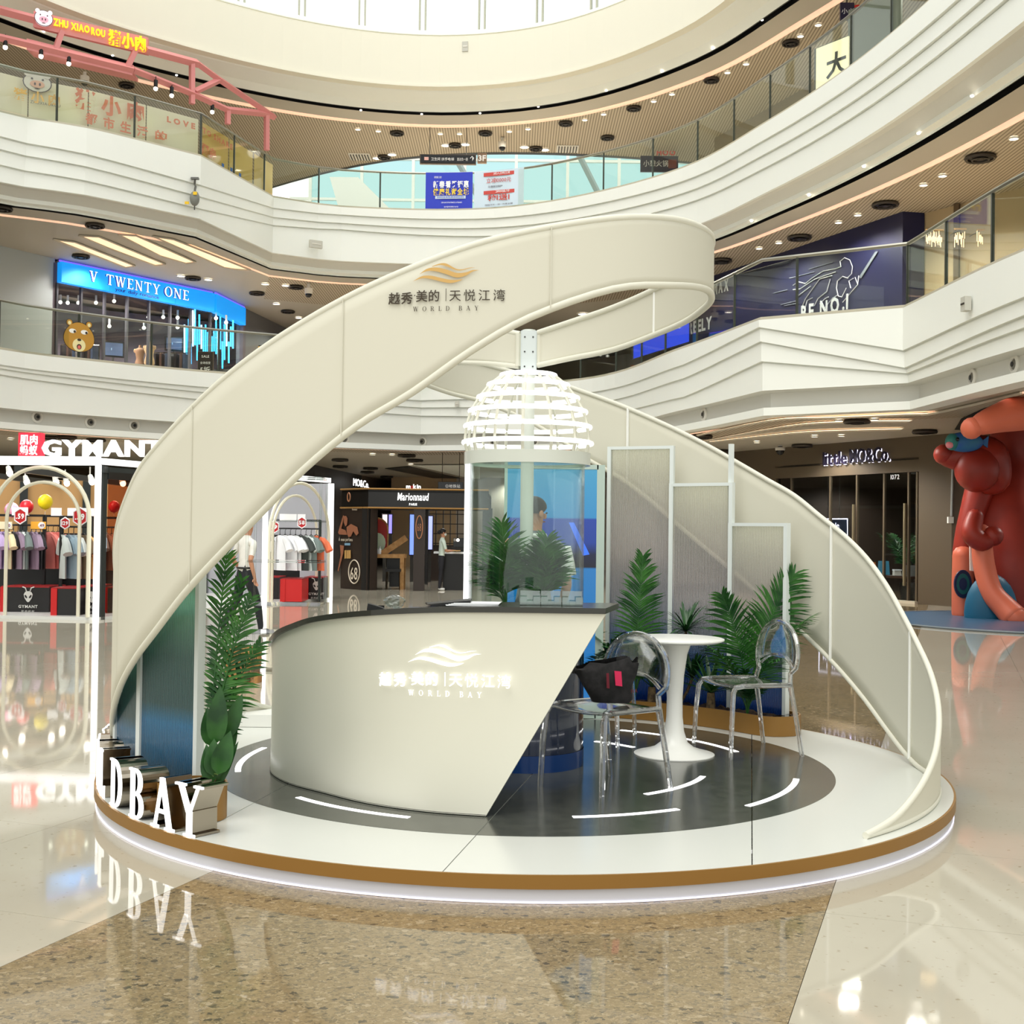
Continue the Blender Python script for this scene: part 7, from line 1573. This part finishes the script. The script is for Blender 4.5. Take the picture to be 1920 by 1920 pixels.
# ---- floor bag
q = G(456, 1279, 0); t = thing('paper_bag', 'crumpled brown paper carrier bag lying upside down on the floor behind the palm', 'paper bag', q); PBM = noisy(mat('kraft paper', (168, 120, 70), .8), (152, 104, 58), (184, 138, 84), 9, 4, .6)
g = random.Random(9); rows = []
for i in range(7):
    z = .34*i/6; rows.append([q+V((.17*math.copysign(abs(math.cos(a))**.35, math.cos(a))*(1-.05*i/6)+g.uniform(-.012, .012), .09*math.copysign(abs(math.sin(a))**.35, math.sin(a))*(1-.3*(i/6)**2)+g.uniform(-.012, .012), z+g.uniform(-.008, .008)*(i > 0))) for a in [2*PI*k/20 for k in range(20)]])
b = MB().grid(rows, True); b.f.append(tuple(range(6*20, 7*20))); b.build('bag_body', PBM, t, True); MB().box(q+V((0, 0, .346)), (.26, .1, .012)).build('bag_base', PBM, t)
PBT = mat('bag brown print', (70, 46, 30), .8); letters('PET FEAST', q+V((.15, -.098, .29)), (-1, 0, 0), .085, PBT, t, up=(0, 0, -1), depth=.004, bold=.01, fit=.28); letters('Natural', q+V((.13, -.1, .19)), (-1, 0, 0), .04, PBT, t, up=(0, 0, -1), depth=.004); letters('NATURE', q+V((.12, -.1, .07)), (-1, 0, 0), .04, PBT, t, up=(0, 0, -1), depth=.004)
MB().box(q+V((.06, -.1, .045)), (.06, .006, .05)).build('print_mark', PBT, t)

# ================================================================ PEOPLE
SKIN = mat('skin', (196, 142, 112), .55); HAIRB = mat('black hair', (24, 20, 20), .5)
def body(name, joints, bones, label, loc, clothes, parent_loc=None, sub=1):
    """one skinned surface: joints {n: (pos, rx, ry)}, bones [(a, b, material index at a, cut, material beyond)]"""
    names_ = list(joints); me = bpy.data.meshes.new(name); me.from_pydata([joints[n][0] for n in names_], [(names_.index(a), names_.index(b)) for a, b, *_ in bones], [])
    o = bpy.data.objects.new(name, me); COL.objects.link(o); sk = o.modifiers.new('skin', 'SKIN'); sk.branch_smoothing = .3
    for i, n in enumerate(names_): sv = me.skin_vertices[0].data[i]; sv.radius = joints[n][1:3]; sv.use_root = (n == 'pelvis')
    ss = o.modifiers.new('s', 'SUBSURF'); ss.levels = sub; ss.render_levels = sub
    COL.objects.unlink(o); m2 = evaluated(o); bpy.data.objects.remove(o)
    m2.name = name; m2.materials.clear()
    for c in clothes: m2.materials.append(c)
    segs_ = [(V(joints[a][0]), V(joints[b][0]), mi, cut, mj, (joints[a][1]+joints[b][1])/2) for a, b, mi, cut, mj in bones]
    for p in m2.polygons:
        best = None
        for a, b, mi, cut, mj, r_ in segs_:
            ab = b-a; u = max(0, min(1, (p.center-a).dot(ab)/max(ab.length_squared, 1e-9))); dd = (p.center-(a+ab*u)).length/r_
            if best is None or dd < best[0]: best = (dd, mi if u <= cut else mj)
        p.material_index = best[1]; p.use_smooth = True
    root = thing('person', label, 'person', loc); link('body', m2, root); return root
def hand(J, Bn, pre, wrist, d, side, mi, curl=.6, s=1):
    """palm and five bent fingers from the wrist"""
    d = V(d).normalized(); sd = V(side).normalized(); dn_ = d.cross(sd).normalized(); w_ = V(wrist)
    J[pre+'palm'] = (w_+d*.045*s, .026*s, .018*s); Bn.append((pre+'w', pre+'palm', mi, 1, mi))
    for k, (o, L) in enumerate([(-.026, .062), (-.009, .074), (.008, .07), (.024, .055)]):
        a = w_+d*.08*s+sd*o*s; b_ = a+(d*math.cos(curl)+dn_*math.sin(curl))*L*.55*s; c = b_+(d*math.cos(curl*2.2)+dn_*math.sin(curl*2.2))*L*.5*s
        J[pre+'k%d' % k] = (a, .0095*s, .0095*s); J[pre+'m%d' % k] = (b_, .0085*s, .0085*s); J[pre+'t%d' % k] = (c, .007*s, .007*s)
        Bn += [(pre+'palm', pre+'k%d' % k, mi, 1, mi), (pre+'k%d' % k, pre+'m%d' % k, mi, 1, mi), (pre+'m%d' % k, pre+'t%d' % k, mi, 1, mi)]
    a = w_+d*.035*s-sd*.034*s; b_ = a+(d*.8-sd*.5+dn_*.3).normalized()*.042*s; J[pre+'th0'] = (a, .011*s, .011*s); J[pre+'th1'] = (b_, .009*s, .009*s); Bn += [(pre+'palm', pre+'th0', mi, 1, mi), (pre+'th0', pre+'th1', mi, 1, mi)]
def figure(label, loc, yaw, Hh, clothes, arms, legs, lean=(0, 0), headturn=0, bend=0, sl=.55):
    """clothes materials: 0 skin, 1 top, 2 trousers, 3 shoes"""
    k = Hh/1.72; Rz = Matrix.Rotation(yaw, 3, 'Z'); L = V(loc)
    def w_(x, y, z): return L + Rz @ V((x*k, y*k, z*k))
    lx, ly = lean
    J = {'pelvis': (w_(0, 0, .93), .135*k, .105*k), 'waist': (w_(lx*.3, ly*.3, 1.06), .125*k, .095*k), 'chest': (w_(lx*.7, ly*.7, 1.27), .155*k, .105*k), 'collar': (w_(lx, ly, 1.41), .085*k, .075*k), 'neck': (w_(lx*1.1, ly*1.15, 1.48), .052*k, .052*k),
         'jaw': (w_(lx*1.1, ly*1.3+.02, 1.55), .066*k, .075*k), 'skull': (w_(lx*1.1, ly*1.3, 1.63), .078*k, .093*k), 'crown': (w_(lx*1.1, ly*1.3-.01, 1.70), .052*k, .06*k)}
    Bn = [('pelvis', 'waist', 2, .45, 1), ('waist', 'chest', 1, 1, 1), ('chest', 'collar', 1, 1, 1), ('collar', 'neck', 1, .35, 0), ('neck', 'jaw', 0, 1, 0), ('jaw', 'skull', 0, 1, 0), ('skull', 'crown', 0, 1, 0)]
    for s, (kn, an, toe) in zip(('l', 'r'), legs):
        sg_ = -1 if s == 'l' else 1
        J[s+'hip'] = (w_(sg_*.085, 0, .86), .095*k, .1*k); J[s+'knee'] = (w_(*kn), .062*k, .066*k); J[s+'calf'] = (w_(*[(a*.6+b*.4) for a, b in zip(kn, an)]), .058*k, .062*k); J[s+'ank'] = (w_(*an), .042*k, .046*k); J[s+'heel'] = (w_(an[0], an[1]-.02, an[2]-.05), .036*k, .036*k); J[s+'toe'] = (w_(*toe), .038*k, .028*k)
        Bn += [('pelvis', s+'hip', 2, 1, 2), (s+'hip', s+'knee', 2, 1, 2), (s+'knee', s+'calf', 2, 1, 2), (s+'calf', s+'ank', 2, 1, 2), (s+'ank', s+'heel', 3, 1, 3), (s+'heel', s+'toe', 3, 1, 3)]
    for s, (el, wr, hd_, side) in zip(('l', 'r'), arms):
        sg_ = -1 if s == 'l' else 1
        J[s+'sh'] = (w_(sg_*.185+lx*.95, ly*.95, 1.37), .062*k, .06*k); J[s+'up'] = (w_(*[a*.5+b*.5 for a, b in zip((sg_*.19+lx, ly, 1.36), el)]), .05*k, .05*k); J[s+'el'] = (w_(*el), .04*k, .04*k); J[s+'fa'] = (w_(*[a*.65+b*.35 for a, b in zip(el, wr)]), .038*k, .038*k); J[s+'w'] = (w_(*wr), .027*k, .023*k)
        Bn += [('collar', s+'sh', 1, 1, 1), (s+'sh', s+'up', 1, 1, 1), (s+'up', s+'el', 1, sl, 0), (s+'el', s+'fa', 0, 1, 0), (s+'fa', s+'w', 0, 1, 0)]
        hand(J, Bn, s, w_(*wr), Rz @ V(hd_), Rz @ V(side), 0, .5, k)
    root = body('body', J, Bn, label, loc, clothes)
    # head details: hair cap, ears, nose, brows
    hc = V(J['skull'][0]); hz = Matrix.Rotation(yaw+headturn, 3, 'Z')
    return root, hc, hz, k, w_
def hair_cap(root, hc, hz, k, m, back=.1, top=.1, long=0):
    rows = []; nu, nv = 18, 9
    for i in range(nv+1):
        th = PI*.62*i/nv; row_ = []
        for j in range(nu):
            a = 2*PI*j/nu; front = max(0, math.sin(a)); cut = 1-.42*front**1.5*(i/nv); tt = th*cut+(.25*long*(1-front)*(i/nv) if long else 0)
            row_.append(hc+hz @ V((.086*k*math.sin(tt)*math.cos(a), (.102*math.sin(tt)*math.sin(a)-.006)*k, (.018+.092*math.cos(tt))*k)))
        rows.append(row_)
    rows[0] = [rows[0][0]]*nu; o = MB().grid(rows, True).build('hair', m, root, True); o.modifiers.new('thickness', 'SOLIDIFY').thickness = .012*k; return o
def face_bits(root, hc, hz, k, mask=None):
    for s in (-1, 1): MB().sph(hc+hz @ V((s*.079*k, -.005*k, -.02*k)), (.012*k, .02*k, .03*k), 8, 6, hz).build('ear', SKIN, root, True); MB().sph(hc+hz @ V((s*.03*k, .088*k, -.012*k)), (.011*k, .006*k, .006*k), 8, 6, hz).build('eye', BLACK, root, True)
    MB().sph(hc+hz @ V((0, .096*k, -.035*k)), (.012*k, .017*k, .022*k), 8, 6, hz).build('nose', SKIN, root, True)
    if mask: MB().sph(hc+hz @ V((0, .048*k, -.06*k)), (.066*k, .062*k, .048*k), 14, 8, hz).build('face_mask', mask, root, True)
    else: MB().sph(hc+hz @ V((0, .085*k, -.075*k)), (.022*k, .008*k, .006*k), 8, 6, hz).build('mouth', mat('lips', (160, 92, 84), .5), root, True)
SHW = noisy(mat('white shirt cloth', (234, 232, 224), .85), (238, 236, 230), (222, 220, 212), 6, 3); TRD = mat('dark trousers', (40, 42, 48), .8); SHD = mat('black shoes', (20, 20, 22), .35)
gq = G(452, 1188, 0)
r1, hc, hz, k, w_ = figure('man in white shirt and dark trousers walking away behind the left palm', (gq.x+.04, gq.y, 0), PI/2*.30-1.2, 1.65, [SKIN, SHW, TRD, SHD],
    [((-.25, -.06, 1.12), (-.22, .12, .94), (.1, .6, -.8), (0, 1, .3)), ((.27, -.10, 1.12), (.29, -.03, .86), (0, .15, -1), (0, 1, 0))],
    [((-.10, -.06, .50), (-.11, -.30, .14), (-.11, -.18, .03)), ((.10, .16, .50), (.10, .24, .09), (.11, .40, .03))], (0, .03), .6)
hair_cap(r1, hc, hz, k, HAIRB); face_bits(r1, hc, hz, k, mat('blue mask', (176, 206, 222), .8))
MB().tube([w_(.13*math.cos(2*PI*j/20), .105*math.sin(2*PI*j/20), .995) for j in range(20)], .016, 5, True).build('belt', BLACK, r1)
VEST = mat('grey vest', (112, 116, 120), .85)
r2, hc, hz, k, w_ = figure('man in grey vest over white tee seen from behind through the clear tube', (.155, 8.42, .121), 0, 1.63, [SKIN, VEST, TRD, SHD],
    [((-.27, .04, 1.1), (-.2, .2, 1.32), (.15, .3, .9), (1, 0, 0)), ((.24, .04, 1.1), (.2, .18, .9), (0, .5, -.8), (0, 1, .5))],
    [((-.09, .02, .5), (-.1, 0, .09), (-.11, .16, .03)), ((.09, .02, .5), (.1, 0, .09), (.11, .16, .03))], (0, .02), -.9, sl=.2)
hair_cap(r2, hc, hz, k, HAIRB); face_bits(r2, hc, hz, k)
for s in (-1, 1): MB().tube([w_(s*.2, .01, 1.36), w_(s*.235, .03, 1.25), w_(s*.25, .035, 1.17)], [.07*k, .062*k, .06*k], 10).build('tee_sleeve', SHW, r2, True)
MB().tube([w_(.075*math.cos(2*PI*j/16), .065*math.sin(2*PI*j/16)+.01, 1.455) for j in range(16)], .018, 6, True).build('tee_collar', SHW, r2, True)
gq = G(824, 1109, 0); MINT = mat('pale mint top', (206, 220, 210), .85)
r3, hc, hz, k, w_ = figure('woman in pale top and dark trousers with a face mask reading at the kiosk', (gq.x, 31.85, 0), -PI/2+.25, 1.58, [SKIN, MINT, mat('charcoal trousers', (36, 36, 42), .8), mat('white shoes', (220, 220, 218), .5)],
    [((-.22, .10, 1.10), (-.08, .32, 1.12), (.2, .8, .1), (1, 0, 0)), ((.22, .10, 1.10), (.08, .32, 1.12), (-.2, .8, .1), (1, 0, 0))],
    [((-.08, .02, .5), (-.09, -.02, .09), (-.09, .14, .03)), ((.08, -.02, .5), (.09, -.06, .09), (.09, .1, .03))], (0, .03), .1)
hair_cap(r3, hc, hz, k, HAIRB, long=1); face_bits(r3, hc, hz, k, mat('white mask', (226, 234, 232), .8)); MB().sph(hc+hz @ V((0, -.11*k, .0)), (.05, .05, .055), 10, 8).build('hair_bun', HAIRB, r3, True)
ck_ = w_(0, .44, 1.12); tag(MB().box(ck_, (.2, .28, .02), 0).build('clipboard', mat('kraft card', (196, 160, 104), .7)), 'tan clipboard held by the woman at the kiosk', 'clipboard')

bpy.data.scenes.remove(DESK, do_unlink=True)
